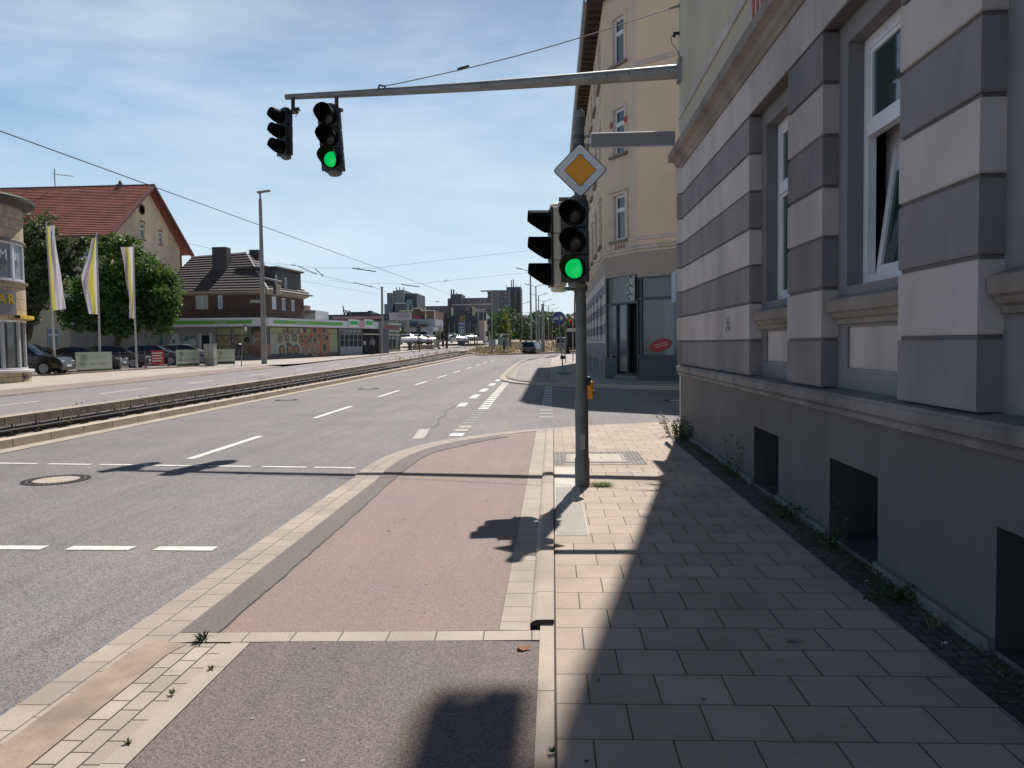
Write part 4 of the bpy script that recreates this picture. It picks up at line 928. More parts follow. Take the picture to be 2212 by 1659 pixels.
hh = sorted(hi, key=lambda o: o[0])
# gable triangle built in columns so that it follows the slope
def gab(s): return ze+(zr-ze)*(1-abs(s-7.5)/7.5)
cuts = sorted({0, 7.5, 15}|{o[0] for o in hh}|{o[1] for o in hh}|{k*.75 for k in range(21)})
for a, b in zip(cuts, cuts[1:]):
    o = next((o for o in hh if o[0]-1e-6 <= a and b <= o[1]+1e-6), None)
    segs = [(12.0, o[2]), (o[3], None)] if o and o[2] > 12 else ([(o[3], None)] if o else [(12.0, None)])
    for z0, z1 in segs:
        P = [(a, 0, z0), (b, 0, z0), (b, 0, z1 or gab(b)), (a, 0, z1 or gab(a))]
        m.add([XE_ @ Vector(p) for p in P], [(0, 1, 2, 3)], OLDW)
for o in hh: m.add([XE_ @ Vector(p) for p in ((o[0], .25, o[2]), (o[1], .25, o[2]), (o[1], .25, o[3]), (o[0], .25, o[3]))], [(0, 1, 2, 3)], DARK)
m.build('gable_wall', OH)
for o in sw: window(OH, XS_, *o, .1, .07, transom=o[2]+1.4, mullion=True) if o[0] > 20 else None
for o in gw: window(OH, XE_, *o, .1, .07, transom=o[2]+(o[3]-o[2])*.65, mullion=None)
m = MB(); s, z = fE(pa(1088, 257)); m.lathe([(0, 0), (.42, 0), (.42, .05), (.5, .08), (.56, .08), (.56, 0)], M('vent_dark', (.08, .07, .04), .9), XE_ @ TX((s, 0, z), rx=rad(90)), 20); m.build('round_vent', OH)
m = MB()
for o in gw[:2]:
    m.box(o[0]-.12, o[1]+.12, -.08, .02, o[2]-.13, o[2]-.01, RED, XE_)
    n = 8; vs = []
    for k in range(n+1): a = pi*k/n; c = (o[0]+o[1])/2; r = (o[1]-o[0])/2; vs.append((c-cos(a)*(r+.1), -.03, o[3]+.1+sin(a)*r*.5)); vs.append((c-cos(a)*(r), -.03, o[3]+sin(a)*r*.35))
    m.add([XE_ @ Vector(p) for p in vs], [(2*k, 2*k+1, 2*k+3, 2*k+2) for k in range(n)], RED)
m.build('window_sills', OH)
m = MB()
def course_roof(m, e0, e1, r1, r0, n, mat, lift=.05):
    """roof plane between an eave line and a ridge line laid in overlapping courses"""
    e0, e1, r0, r1 = map(Vector, (e0, e1, r0, r1)); nr = (e1-e0).cross(r0-e0).normalized(); nr = nr if nr.z > 0 else -nr
    for k in range(n):
        a, b = k/n, (k+1)/n+.003
        p = [e0.lerp(r0, a)+nr*lift, e1.lerp(r1, a)+nr*lift, e1.lerp(r1, b), e0.lerp(r0, b)]; q = [e0.lerp(r0, a), e1.lerp(r1, a)]
        m.add(p+q, [(0, 1, 2, 3), (4, 5, 1, 0)], mat)
course_roof(m, (-77, 74.1, ze-.35), (-41.1, 74.1, ze-.35), (-41.1, 82.5, zr+.15), (-77, 82.5, zr+.15), 30, ROOFR, .09)
course_roof(m, (-41.1, 91.0, ze-.45), (-77, 91.0, ze-.45), (-77, 82.5, zr+.15), (-41.1, 82.5, zr+.15), 30, ROOFR)
m.build('roof', OH)
m = MB()
for y0, y1 in ((73.9, 82.5), (91.2, 82.5)): m.add([(-41.0, y0, ze-.62), (-41.0, y1, zr-.05), (-41.0, y1, zr+.22), (-41.0, y0, ze-.32), (-41.35, y0, ze-.62), (-41.35, y1, zr-.05), (-41.35, y1, zr+.22), (-41.35, y0, ze-.32)], [(0, 1, 2, 3), (7, 6, 5, 4), (0, 4, 5, 1), (3, 2, 6, 7)], M('verge_red', (.13, .04, .04), .7))
m.box(-77, -41.1, 73.95, 74.12, ze-.55, ze-.35, M('gutter_brown', (.1, .05, .04), .6)); m.build('verge_boards', OH)
m = MB()
for k in range(70): m.lathe([(.13, 0), (.13, .45)], ROOFD, TX((-77+k*.515, 82.5, zr+.18), ry=rad(90)), 8)
m.build('ridge_tiles', OH)['kind'] = 'stuff'
m = MB(); p = AT(*pa(925, 88), 82.5); m.box(p.x-.3, p.x+.3, 82.2, 82.8, zr, p.z+.3, ROOFD); m.lathe([(.15, 0), (.2, .3), (0, .6)], DKSTEEL, TX((p.x, 82.5, p.z+.2)), 10); m.build('chimney', OH)
m = MB(); p = AT(*pa(425, 120), 82.5); m.tube([(p.x, 82.5, zr), (p.x, 82.5, zr+2.1)], .05, GALV, 6); m.tube([(p.x-.3, 82.5, zr+1.6), (p.x+2, 82.5, zr+1.3)], .03, GALV, 5)
for k in range(5): m.tube([(p.x+.3+k*.35, 82.2, zr+1.5-.04*k), (p.x+.3+k*.35, 82.8, zr+1.5-.04*k)], .02, GALV, 4)
m.build('aerial', OH)
m = MB(); p = fE(pa(1350, 740)); m.tube([(-41.9, 89.8, gH), (-41.9, 89.8, ze)], .08, ROOFR, 8); m.build('downpipe', OH)

# --- brown brick house with dark hipped roof
BH = thing('brick_house', 'brown brick house with dark tiled roof and slate dormer behind the supermarket', 'house', (-29, 80, .6))
b0, b1, b2, b3 = (-38.6, 80), (-28.9, 80), (-27.9, 89.6), (-38.6, 89.6)
Xs, Ls = FR(b0, b1); Xe, Le = FR(b1, b2); fs, fe = PL(b0, b1), PL(b1, b2)
so_ = [rect(fs, pb, 365, 740, 500, 880), rect(fs, pb, 598, 740, 650, 878)]; eo = [rect(fe, pb, 1160, 748, 1215, 888), rect(fe, pb, 1262, 768, 1310, 895), rect(fe, pb, 1360, 785, 1405, 905)]
m = MB(); wall(m, Xs, Ls, .5, 7.1, so_, BRICKB, .12); wall(m, Xe, Le, .5, 7.1, eo, BRICKB, .12); m.box(-38.5, -38.4, 80.1, 89.6, .5, 7.1, BRICKB); m.build('walls', BH)
window(BH, Xs, *so_[0], .06, .07, mullion=True, frame=M('cream_frame', (.6, .5, .36), .6), pane=CURT); window(BH, Xs, *so_[1], .06, .07, frame=PVC, pane=CURT)
window(BH, Xe, *eo[0], .06, .07, frame=PVC, pane=M('roller_blind', (.55, .57, .62), .5)); window(BH, Xe, *eo[1], .06, .07, mullion=True); window(BH, Xe, *eo[2], .06, .07, mullion=True)
m = MB(); ez = 7.2; E = [(-39.4, 79.2, ez), (-28.2, 79.2, ez), (-27.1, 90.4, ez), (-39.4, 90.4, ez)]; r0, r1 = (-38.35, 85, 11.35), (-32.6, 85, 11.7)
course_roof(m, E[0], E[1], r1, r0, 15, ROOFD, .12); course_roof(m, E[1], E[2], r1, r1, 15, ROOFD, .12); course_roof(m, E[2], E[3], r0, r1, 15, ROOFD); course_roof(m, E[3], E[0], r0, r0, 15, ROOFD); m.build('roof', BH)
m = MB(); mould(m, [(-39.0, 80), b1, b2], [(0, 6.85), (.35, 6.95), (.62, 7.05), (.66, 7.22), (0, 7.25)], M('eave_cream', (.36, .31, .25), .7, .1, 3), side=1); m.tube([E[1], r1], .09, M('verge_white', (.5, .47, .45), .7), 6); m.build('eaves', BH)
m = MB(); p = AT(*pb(637, 300), 82.8); m.box(p.x-.75, p.x+.75, 82.2, 83.4, 8.9, 11.95, M('slate', (.05, .045, .045), .7, .2, 5)); m.build('chimney', BH)
m = MB(); p = AT(*pb(990, 300), 86); m.box(p.x-.5, p.x+.5, 85.5, 86.5, 9, 12, MATS['slate']); m.build('chimney', BH)
Xd, Ld = FR((-28.45, 81.9), (-27.85, 88.6)); fd = PL((-28.45, 81.9), (-27.85, 88.6)); do = [rect(fd, pb, 1190, 530, 1225, 650), rect(fd, pb, 1290, 555, 1325, 670)]
m = MB(); wall(m, Xd, Ld, 7.3, 9.65, do, MATS['slate'], .1); m.box(0, .05, 0, 4, 7.3, 9.65, MATS['slate'], Xd); m.box(Ld-.05, Ld, 0, 4, 7.3, 9.65, MATS['slate'], Xd); m.box(-.2, Ld+.2, -.35, 4.2, 9.66, 9.82, ROOFD, Xd); m.build('dormer', BH)
for o in do: window(BH, Xd, *o, .05, .07, transom=None)
m = MB(); p = AT(*pb(785, 565), 81.3); m.box(-.45, .45, -.03, .05, -.45, .55, DKSTEEL, TX((p.x, 81.2, p.z), rx=rad(-52))); m.box(-.36, .36, -.05, -.032, -.36, .46, GLB, TX((p.x, 81.2, p.z), rx=rad(-52))); m.build('skylight', BH)
m = MB(); s, z = fs(pb(990, 803)); m.box(s-.55, s+.6, -.05, -.01, z-.15, z+.15, M('house_plate', (.4, .36, .3), .6), Xs); m.build('wall_plate', BH)

# --- low supermarket with white and green fascia
q0 = (-25.3, 70.0); qn = Vector((3.4, 11.6)).normalized(); q1 = (q0[0]+qn.x*12.1, q0[1]+qn.y*12.1); q2 = (q0[0]+qn.x*23, q0[1]+qn.y*23); qw = (-42, 68.2)
gS = gz(-25, 72)+.12
SM = thing('supermarket', 'low flat supermarket with white fascia, green stripes and food pictures on its windows', 'building', (q0[0], q0[1], gS))
Xm, Lm = FR(q0, q2); Xn, Ln = FR(qw, q0); fm, fn = PL(q0, q2), PL(qw, q0)
GW = M('store_grey_wall', (.26, .25, .24), .8, .08, 1, grime=.2); FASC = M('fascia_white', (.6, .62, .66), .5, .05, 1, grime=.1); GRN = M('fascia_green', (.09, .34, .04), .5, .05, 3); MUG = M('frame_dark_green', (.07, .085, .08), .6)
m = MB(); wall(m, Xn, Ln, .2, 3.45, [], GW); wall(m, Xm, Lm, .2, 3.45, [], M('store_plinth', (.1, .1, .105), .7, .1, 3)); m.build('walls', SM)
m = MB(); m.prism([qw, q0, q2, (-32, 93), (-44, 90)], 4.0, 4.1, GW); m.build('roof', SM)
m = MB()
mould(m, [qw, q0, q1, (q0[0]+qn.x*19.2, q0[1]+qn.y*19.2)], [(-.2, 3.38), (.75, 3.4), (.78, 4.12), (-.2, 4.16)], FASC, side=1); m.build('fascia', SM)
def frect(X, f, z, r, y0, y1, mat, m): a = rect(f, z, *r); m.box(a[0], a[1], y0, y1, a[2], a[3], mat, X)
offE, offS = (q0[0]+qn.y*.8, q0[1]-qn.x*.8), (qw[0]+.08, qw[1]-.8)
XF2, _ = FR(offE, (offE[0]+qn.x, offE[1]+qn.y)); fF2 = PL(offE, (offE[0]+qn.x, offE[1]+qn.y))
sv = Vector((q0[0]-qw[0], q0[1]-qw[1])).normalized(); oS = (qw[0]+sv.y*.8, qw[1]-sv.x*.8); XF3, _ = FR(oS, (oS[0]+sv.x, oS[1]+sv.y)); fF3 = PL(oS, (oS[0]+sv.x, oS[1]+sv.y))
m = MB(); s0 = fF2(pb(1180, 1010))[0]; s1 = fF2(pb(1890, 1020))[0]; m.box(s0, s1, -.03, .0, 3.62, 3.9, GRN, XF2); m.build('green_stripe', SM)
m = MB(); t0 = fF3(pb(-40, 1010))[0]; t1 = fF3(pb(950, 1010))[0]; m.box(t0, t1, -.03, .0, 3.62, 3.9, GRN, XF3); m.build('green_stripe', SM)
m = MB(); m.box(s0+3, s0+5.0, -.045, -.03, 3.66, 3.86, M('fascia_green_pale', (.22, .4, .22), .5), XF2); m.box(t0+6.0, t1-3.2, -.045, -.03, 3.66, 3.86, MATS['fascia_green_pale'], XF3); m.build('faded_lettering', SM)
for i, (x0, x1) in enumerate(((1950, 2050), (2125, 2205))):
    m = MB(); s0, z0 = fF2(pn(820 if i == 0 else 1105, 290)); s1, z1 = fF2(pn(1000 if i == 0 else 1258, 420)); m.box(s0, s1, -.12, .0, z1-.02, z0+.05, WHITE, XF2); m.box(s0+.15, s1-.15, -.14, -.12, z1+.18, z0-.1, M('sign_green', (.03, .45, .1), .5), XF2); m.build('sign_box', SM)
m = MB(); s0 = fF2(pn(1010, 300))[0]; m.box(s0, s0+1.0, -.05, 0, 3.5, 4.25, M('faded_red', (.5, .3, .32), .6), XF2); m.build('red_logo_panel', SM)
# picture windows on the street front
PANEL = M('picture_olive', (.24, .27, .12), .5, .1, 1.5); PALE = M('picture_pale', (.26, .27, .24), .5, .1, 2); ORG = M('picture_orange', (.27, .085, .03), .5, .35, 9); RICE = M('picture_rice', (.2, .165, .11), .5, .3, 14); NORI = M('picture_dark', (.02, .028, .024), .5); SKIN = M('picture_skin', (.19, .115, .085), .5, .1, 4)
def disc(m, X, s, z, r, y, mat, ring=None):
    m.lathe([(0, 0), (r, 0), (r, -.004), (0, -.004)] if ring is None else [(ring, 0), (r, 0), (r, -.004), (ring, -.004)], mat, X @ TX((s, y, z), rx=rad(90)), 16)
for i, (x0, x1) in enumerate(((1130, 1315), (1325, 1490), (1510, 1675), (1685, 1840))):
    a = rect(fm, pb, x0, 1078, x1, 1352); a = (a[0], a[1], gS+.4, 3.35)
    m = MB(); m.box(a[0], a[1], -.03, 0, a[2], a[3], MUG, Xm); w0 = m.build('window_frame', SM)
    m = MB(); m.box(a[0]+.07, a[1]-.07, -.05, -.03, a[2]+.07, 2.75, PANEL if i in (2, 3) else PALE, Xm); m.box(a[0]+.07, a[1]-.07, -.05, -.03, 2.82, a[3]-.06, PANEL, Xm)
    m.box(a[0]+.07, a[1]-.07, -.052, -.05, a[2]+.07, a[2]+.55, PALE, Xm); m.build('picture', w0)
rnd = random.Random(3)
m = MB()
for (x, y, r, kind) in [(1280, 1120, 26, 0), (1370, 1120, 26, 0), (1430, 1115, 24, 0), (1240, 1190, 34, 0), (1310, 1180, 34, 0), (1390, 1180, 34, 0), (1460, 1170, 30, 1), (1260, 1310, 36, 2), (1340, 1300, 38, 2), (1410, 1300, 34, 2),
                        (1600, 1105, 42, 1), (1690, 1100, 42, 1), (1470, 1210, 36, 1), (1540, 1210, 36, 1), (1600, 1200, 42, 1), (1650, 1160, 36, 1), (1720, 1180, 44, 1), (1560, 1170, 30, 1), (1500, 1170, 30, 1), (1700, 1280, 60, 1), (1600, 1290, 60, 3), (1500, 1300, 40, 3)]:
    s, z = fm(pb(x, y)); s2, _ = fm(pb(x+r, y)); R_ = (s2-s)*.9; yy = -.056-.0006*y/100-.001*rnd.random()*9
    disc(m, Xm, s, z, R_, yy, {0: RICE, 1: ORG, 2: NORI, 3: RICE}[kind]); disc(m, Xm, s, z, R_*.62, yy-.006, {0: NORI, 1: RICE, 2: RICE, 3: ORG}[kind]); disc(m, Xm, s, z, R_*.38, yy-.011, {0: RICE, 1: NORI, 2: ORG, 3: RICE}[kind])
m.build('food_picture', SM)
# woman's portrait at the corner of the shop: a flat poster of hair, face and shoulders
m = MB(); ss, zz = fm(pb(1105, 1100)); 
for (x, y, r, mt) in ((1000, 1110, 55, NORI), (1010, 1150, 42, SKIN), (1030, 1250, 50, SKIN), (960, 1300, 50, SKIN), (1000, 1320, 60, SKIN), (905, 1200, 30, NORI)):
    s, z = fn(pb(x, y)); s2, _ = fn(pb(x+r, y)); disc(m, Xn, s, z, s2-s, -.06-.004*((x+y) % 7), mt)
s, z = fm(pb(1150, 1300)); m.box(s-1.2, s-.1, -.06, -.055, z-.6, z+.5, SKIN, Xm); m.build('portrait_picture', SM)
for x0, x1, mt in ((580, 748, PANEL), (760, 930, PANEL), (945, 1050, PALE)):
    a = rect(fn, pb, x0, 1075, x1, 1290); m = MB(); m.box(a[0], a[1], -.03, 0, gS+.4, 3.3, MUG, Xn); w0 = m.build('window_frame', SM); m = MB(); m.box(a[0]+.07, a[1]-.07, -.05, -.03, 2.7, 3.25, mt, Xn); m.box(a[0]+.07, a[1]-.07, -.05, -.03, gS+.5, 2.6, M('picture_stalks', (.2, .17, .08), .5, .7, 4) if mt is PANEL else PALE, Xn); m.build('picture', w0)
m = MB(); a = rect(fn, pb, 430, 1155, 520, 1400); m.box(a[0], a[1], -.01, .0, .6, a[3], DARK, Xn); m.box(a[0]-.25, a[0], -.04, 0, .6, a[3]+.2, PVCD, Xn); m.box(a[1], a[1]+.25, -.04, 0, .6, a[3]+.2, PVCD, Xn); m.build('side_door', SM)
TEAL = M('graffiti_teal', (.02, .13, .14), .6); GRW = M('graffiti_white', (.4, .42, .44), .6)
for (x0, y0, x1, y1, mt) in ((-20, 1150, 35, 1260, TEAL), (95, 1140, 215, 1250, GRW), (230, 1200, 385, 1255, GRW), (240, 1160, 300, 1215, TEAL), (300, 1165, 385, 1180, TEAL), (120, 1200, 150, 1235, DARK)):
    m = MB(); a = rect(fn, pb, x0, y0, x1, y1); m.add([Xn @ Vector(p) for p in ((a[0], -.012-.002*(x0 % 5), a[2]), (a[1], -.012-.002*(x0 % 5), a[2]), (a[1]-.2, -.012-.002*(x0 % 5), a[3]), (a[0]+.3, -.012-.002*(x0 % 5), a[3]))], [(0, 1, 2, 3)], mt); m.build('graffiti', SM)
# grid windows and entrance, its recess shade a dark panel, at the far end
a = rect(fm, pn, 640, 430, 1062, 900); z0, z1 = gS+.1, 3.3
m = MB(); m.box(a[0], a[1], -.06, -.03, z0, z1, glass('grid_glass', (.05, .055, .06)), Xm); m.build('grid_pane', SM)
m = MB()
for k in range(6): s = a[0]+(a[1]-a[0])*k/5; m.box(s-.05, s+.05, -.1, -.05, z0, z1, GALV, Xm)
for z in (z0+.9, z0+1.6, z0+2.2, z0+2.7): m.box(a[0], a[1], -.09, -.06, z-.03, z+.03, GALV, Xm)
m.box(a[0], a[1], -.1, -.06, z0, z0+.85, M('panel_grey', (.24, .25, .27), .6), Xm); m.build('grid_frame', SM)
m = MB(); s0 = fm(pn(1066, 600))[0]; s1 = fm(pn(1370, 600))[0]; m.box(s0, s1, -.04, -.01, gS, 3.35, DARK, Xm); m.box(s1, s1+.5, -.3, -.0, gS, 4.0, GW, Xm); m.box(s0, s1, -.2, -.0, 2.75, 2.85, CREAM, Xm); m.build('entrance', SM)
m = MB(); a = rect(fs, pb, -60, 945, 375, 965)
m.box(-40, -37, 75, 75.2, 4.3, 4.5, WHITE); m.build('roof_edge', SM)

# ------------------------------------------------------------ vegetation
BARK = M('bark', (.09, .07, .05), .9, .25, 5, bumps=.3, bscale=20)
LEAFA = leafmat('leaf_dark', (.02, .045, .012), (.06, .105, .03)); LEAFB = leafmat('leaf_fresh', (.032, .078, .012), (.125, .21, .045))
LEAFY = leafmat('leaf_yellow', (.16, .2, .015), (.33, .36, .04)); LEAFD = leafmat('leaf_far', (.03, .05, .02), (.08, .11, .045)); LEAFW = leafmat('weed_leaf', (.07, .1, .03), (.17, .19, .08))
DRYL = leafmat('dry_leaf', (.16, .12, .06), (.3, .24, .13))
def leafquad(V, Fc, p, s, rnd, fold=True):
    n = Vector((rnd.gauss(0, 1), rnd.gauss(0, 1), rnd.gauss(0, 1)+.6)).normalized(); a = n.orthogonal().normalized(); a.rotate(Matrix.Rotation(rnd.uniform(0, 6.28), 3, n)); b = n.cross(a)
    o = len(V); L, W = s, s*.62
    V += [p-a*L*.5, p+b*W*.5, p+a*L*.5, p-b*W*.5]; Fc.append((o, o+1, o+2, o+3))
def tree(name, label, cat, base, blobs, n, leaf, mat, trunk_r=.2, group=None, seed=1, trunk_h=None, bark=BARK):
    """blobs: (centre offset x,y,z, radius, vertical factor) of the crown, relative to the base"""
    rnd = random.Random(seed); b = Vector(base)
    t = thing(name, label, cat, tuple(b), 0, group)
    V, Fc = [], []; tips = []
    W_ = [q[3]**2 for q in blobs]
    for q in blobs:
        c = Vector(q[:3]); tips.append(c)
    cl = max(24, n//26); per = n//cl
    for k in range(cl):
        q = rnd.choices(blobs, W_)[0]; d = Vector((rnd.gauss(0, 1), rnd.gauss(0, 1), rnd.gauss(0, 1))).normalized(); rr = q[3]*1.08*(rnd.random()**.38)
        nz = .8+.75*mnoise.noise(d*1.9+Vector((seed*3.1, k*.0, 0)))
        c = Vector(q[:3])+Vector((d.x, d.y, d.z*q[4]))*rr*nz
        cr_ = q[3]*rnd.uniform(.14, .27)+leaf*.6
        for j in range(per):
            e = Vector((rnd.gauss(0, 1), rnd.gauss(0, 1), rnd.gauss(0, .6)))*cr_*.46
            leafquad(V, Fc, b+c+e, leaf*rnd.uniform(.7, 1.35), rnd)
    m = MB(); m.add(V, Fc, mat); m.build('foliage', t)
    m = MB(); H = trunk_h or min(q[2] for q in blobs); top = sum(tips, Vector())/len(tips)
    m.tube([b+Vector((0, 0, -.1)), b+Vector((.02, 0, H*.5)), b+Vector((top.x*.4, top.y*.4, H)), b+Vector((top.x*.8, top.y*.8, top.z))], [trunk_r*1.25, trunk_r, trunk_r*.8, trunk_r*.3], bark, 9)
    for c in tips:
        m.tube([b+Vector((top.x*.25, top.y*.25, H*.8)), b+Vector((c.x*.5, c.y*.5, (H+c.z)*.5)), b+c], [trunk_r*.34, trunk_r*.2, trunk_r*.05], bark, 6)
    m.build('trunk', t); return t
def crown_from(pts, z, Y, base):
    o = []
    for x, y, r in pts:
        p = AT(*z(x, y), Y); p2 = AT(*z(x+r, y), Y); o.append((p.x-base[0], 0, p.z-base[2], (p2.x-p.x), 1.0))
    return o
bA = (-33.3, 60, gz(-37, 60)+.12)
tree('broadleaf_tree', 'dense bright green tree in front of the gable of the old house', 'tree', bA, [(q[0], random.uniform(-1.5, 1.5), q[2], q[3], q[4]) for q in crown_from([(920, 600, 130), (1000, 560, 110), (880, 800, 190), (1060, 800, 210), (1200, 850, 150), (1290, 930, 110), (700, 950, 160), (900, 1020, 190), (1100, 1040, 170), (620, 1080, 130), (1250, 1060, 120), (1000, 1130, 110), (760, 1140, 110), (1150, 1120, 100), (830, 470+60, 70)], pa, 60, bA)], 30000, .27, LEAFB, .26, seed=4, trunk_h=2.6)
bB = (-42.6, 62, gz(-42, 62)+.12)
tree('broadleaf_tree', 'darker olive green tree behind the rounded shop and the first flag', 'tree', bB, [(q[0], random.uniform(-1.5, 1.5), q[2], q[3], q[4]) for q in crown_from([(240, 420, 130), (330, 520, 150), (240, 650, 160), (420, 650, 150), (500, 560, 90), (560, 520, 60), (250, 850, 150), (420, 850, 140), (300, 1020, 120), (200, 1100, 80), (540, 760, 80)], pa, 62, bB)], 22000, .25, leafmat('leaf_olive', (.05, .07, .022), (.14, .17, .07)), .26, seed=9, trunk_h=2.2)
def small_plant(name, label, cat, loc, n, h, spread, mat, seed=1, leaf=.03, blades=False, group=None):
    rnd = random.Random(seed); t = thing(name, label, cat, loc, 0, group); m = MB(); V, Fc = [], []; L = Vector(loc)
    st = MB()
    for k in range(n):
        a = rnd.uniform(0, 6.28); r = spread*rnd.random()**.5; hh = h*rnd.uniform(.45, 1); lean = Vector((cos(a), sin(a), 0))*r
        root = L+lean*.35
        if blades:
            w_ = leaf*.3; d = Vector((-sin(a), cos(a), 0))*w_; mid = root+lean*.4+Vector((0, 0, hh*.7)); tip = root+lean+Vector((0, 0, hh*rnd.uniform(.5, 1)))
            o = len(V); V += [root-d, root+d, mid+d*.8, mid-d*.8, tip]; Fc += [(o, o+1, o+2, o+3), (o+3, o+2, o+4)]
        else:
            top = root+lean+Vector((0, 0, hh)); st.tube([root, root.lerp(top, .5)+Vector((rnd.uniform(-.01, .01),)*3), top], [.003, .002, .001], mat, 4)
            for j in range(int(6+hh*22)):
                q = root.lerp(top, rnd.uniform(.15, 1)); leafquad(V, Fc, q+Vector((rnd.gauss(0, .018), rnd.gauss(0, .018), 0)), leaf*rnd.uniform(.6, 1.3), rnd)
    m.add(V, Fc, mat); m.build('leaves', t)
    if st.v: st.build('stems', t)
    return t
small_plant('bushy_weed', 'bushy pale weed growing at the foot of the sunlit house corner', 'weed', (1.93, 13.15, .02), 26, .42, .22, LEAFW, 2, .035)
small_plant('bushy_weed', 'dense green weed clump in shadow at the base of the corner', 'weed', (2.0, 12.5, .02), 30, .34, .2, LEAFA, 3, .04)
small_plant('tall_weed', 'tall thin weed against the plinth before the first cellar opening', 'weed', (2.02, 9.2, .02), 9, .5, .13, LEAFA, 5, .028)
small_plant('leafy_weed', 'weed with long stalk in front of the middle cellar opening', 'weed', (1.99, 5.95, .02), 10, .34, .16, LEAFA, 6, .028)
small_plant('creeping_weed', 'low creeping weed on the cobbles between the first two cellar openings', 'weed', (1.95, 7.0, .02), 16, .16, .18, LEAFA, 7, .035)
small_plant('dry_weed', 'dry pale grass tuft on the cobbles near the right frame edge', 'weed', (2.0, 4.3, .02), 14, .13, .12, DRYL, 8, .012, True)
small_plant('low_weed', 'low green weeds spread over the cobbles beside the last cellar opening', 'weed', (1.95, 4.75, .02), 20, .1, .2, LEAFA, 18, .03)
small_plant('moss_tuft', 'flat bright green moss patch at the foot of the signal pole', 'weed', (.5, 8.62, .018), 180, .035, .15, leafmat('moss_green', (.1, .15, .02), (.2, .27, .04)), 9, .02, True)
small_plant('dock_weed', 'small dark leafed plant in the joint of the cross slab band', 'weed', (-1.87, 4.1, .006), 26, .05, .055, LEAFA, 10, .022, True)
for i, (x, y, lb) in enumerate(((-1.72, 3.45, 'grass tuft in the brick joint below the dock plant'), (-1.66, 3.72, 'brownish grass tuft along the edging joint'), (-1.68, 3.0, 'lowest small grass tuft in the brick edge'))):
    small_plant('grass_tuft', lb, 'weed', (x, y, .006), 22, .022, .022, LEAFW if i != 1 else DRYL, 20+i, .012, True, 'grass tufts in the brick edge')
small_plant('joint_grass', 'dark moss growing in the kerb joint at the bottom edge', 'weed', (-.02, 2.95, .02), 30, .02, .02, LEAFA, 31, .01, True)
# weeds along the track: stuff
rnd = random.Random(5); V, Fc = [], []; V2, F2 = [], []
for k in range(330):
    y = rnd.choice([rnd.uniform(10, 40), rnd.uniform(30, 103), rnd.uniform(60, 103)]); x = None
    for (x0, y0), (x1, y1) in zip(TB, TB[1:]):
        if y0 <= y <= y1 and y1 > y0: x = x0+(x1-x0)*(y-y0)/(y1-y0)
    if x is None: continue
    x += rnd.choice([-.0, -2.28, -2.3, -2.2, -1.1, -.1]); hh = rnd.uniform(.08, .32)*(1.5 if y > 50 else 1)*(1.6 if rnd.random() < .15 else 1)
    for j in range(26):
        p = Vector((x+rnd.gauss(0, .06), y+rnd.gauss(0, .12), gz(x, y)+.03+rnd.random()*hh)); dst, df = (V, Fc) if k % 3 else (V2, F2)
        leafquad(dst, df, p, rnd.uniform(.02, .06)*(.6+y/60), rnd)
m = MB(); m.add(V, Fc, DRYL); m.add(V2, F2, LEAFW); tag(m.build('track_weeds'), 'dry and green weeds growing along the tram track', 'weeds', kind='stuff')
V, Fc = [], []
for k in range(9000):
    y = 103+rnd.random()**1.5*100; x = rnd.uniform(-11.2, -6) if rnd.random() < .35 else rnd.uniform(-11, 14)
    if y < 106+max(0, (x+9))*.9: continue
    leafquad(V, Fc, Vector((x, y, gz(x, y)+.12+rnd.random()*.5*(1 if rnd.random() < .8 else 1.8))), rnd.uniform(.18, .45), rnd)
m = MB(); m.add(V, Fc, DRYL); tag(m.build('dry_grass'), 'tall dry grass on the verge beyond the bend of the road', 'grass', kind='stuff')

# ------------------------------------------------------------ cars
TYRE = M('tyre', (.015, .015, .016), .85, .2, 8); RIM = M('alloy', (.42, .43, .45), .3, .05, 4, metal=.7); CARGL = glass('car_glass', (.012, .015, .018), .04)
LAMPC = M('headlamp', (.55, .57, .6), .1); TAIL = M('tail_lamp', (.35, .01, .01), .2); PLATE = M('number_plate', (.6, .6, .6), .5)
def paint(nm, c, r=.28):
    if nm in MATS: return MATS[nm]
    m, t, b = nodes(nm, r, .15); b.inputs['Base Color'].default_value = c4(c); b.inputs['Coat Weight'].default_value = .6; b.inputs['Coat Roughness'].default_value = .06
    return m
CARP = {'suv': dict(L=4.55, W=1.84, H=1.68, top=[(0, .62, 0), (.01, .95, 0), (.03, 1.02, .0), (.1, 1.5, 1), (.16, 1.62, 1), (.45, 1.68, 1), (.6, 1.62, 1), (.735, 1.1, 0), (.8, 1.03, 0), (.95, .92, 0), (.99, .75, 0), (1, .55, 0)], belt=1.02),
        'hatch': dict(L=4.2, W=1.78, H=1.48, top=[(0, .55, 0), (.01, .85, 0), (.03, .93, 0), (.11, 1.3, 1), (.2, 1.42, 1), (.45, 1.48, 1), (.58, 1.41, 1), (.75, .96, 0), (.82, .9, 0), (.95, .78, 0), (.99, .62, 0), (1, .5, 0)], belt=.92),
        'sedan': dict(L=4.7, W=1.82, H=1.44, top=[(0, .6, 0), (.01, .9, 0), (.12, .98, 0), (.25, 1.33, 1), (.34, 1.42, 1), (.47, 1.44, 1), (.58, 1.38, 1), (.74, .96, 0), (.82, .89, 0), (.95, .76, 0), (.99, .62, 0), (1, .5, 0)], belt=.94)}
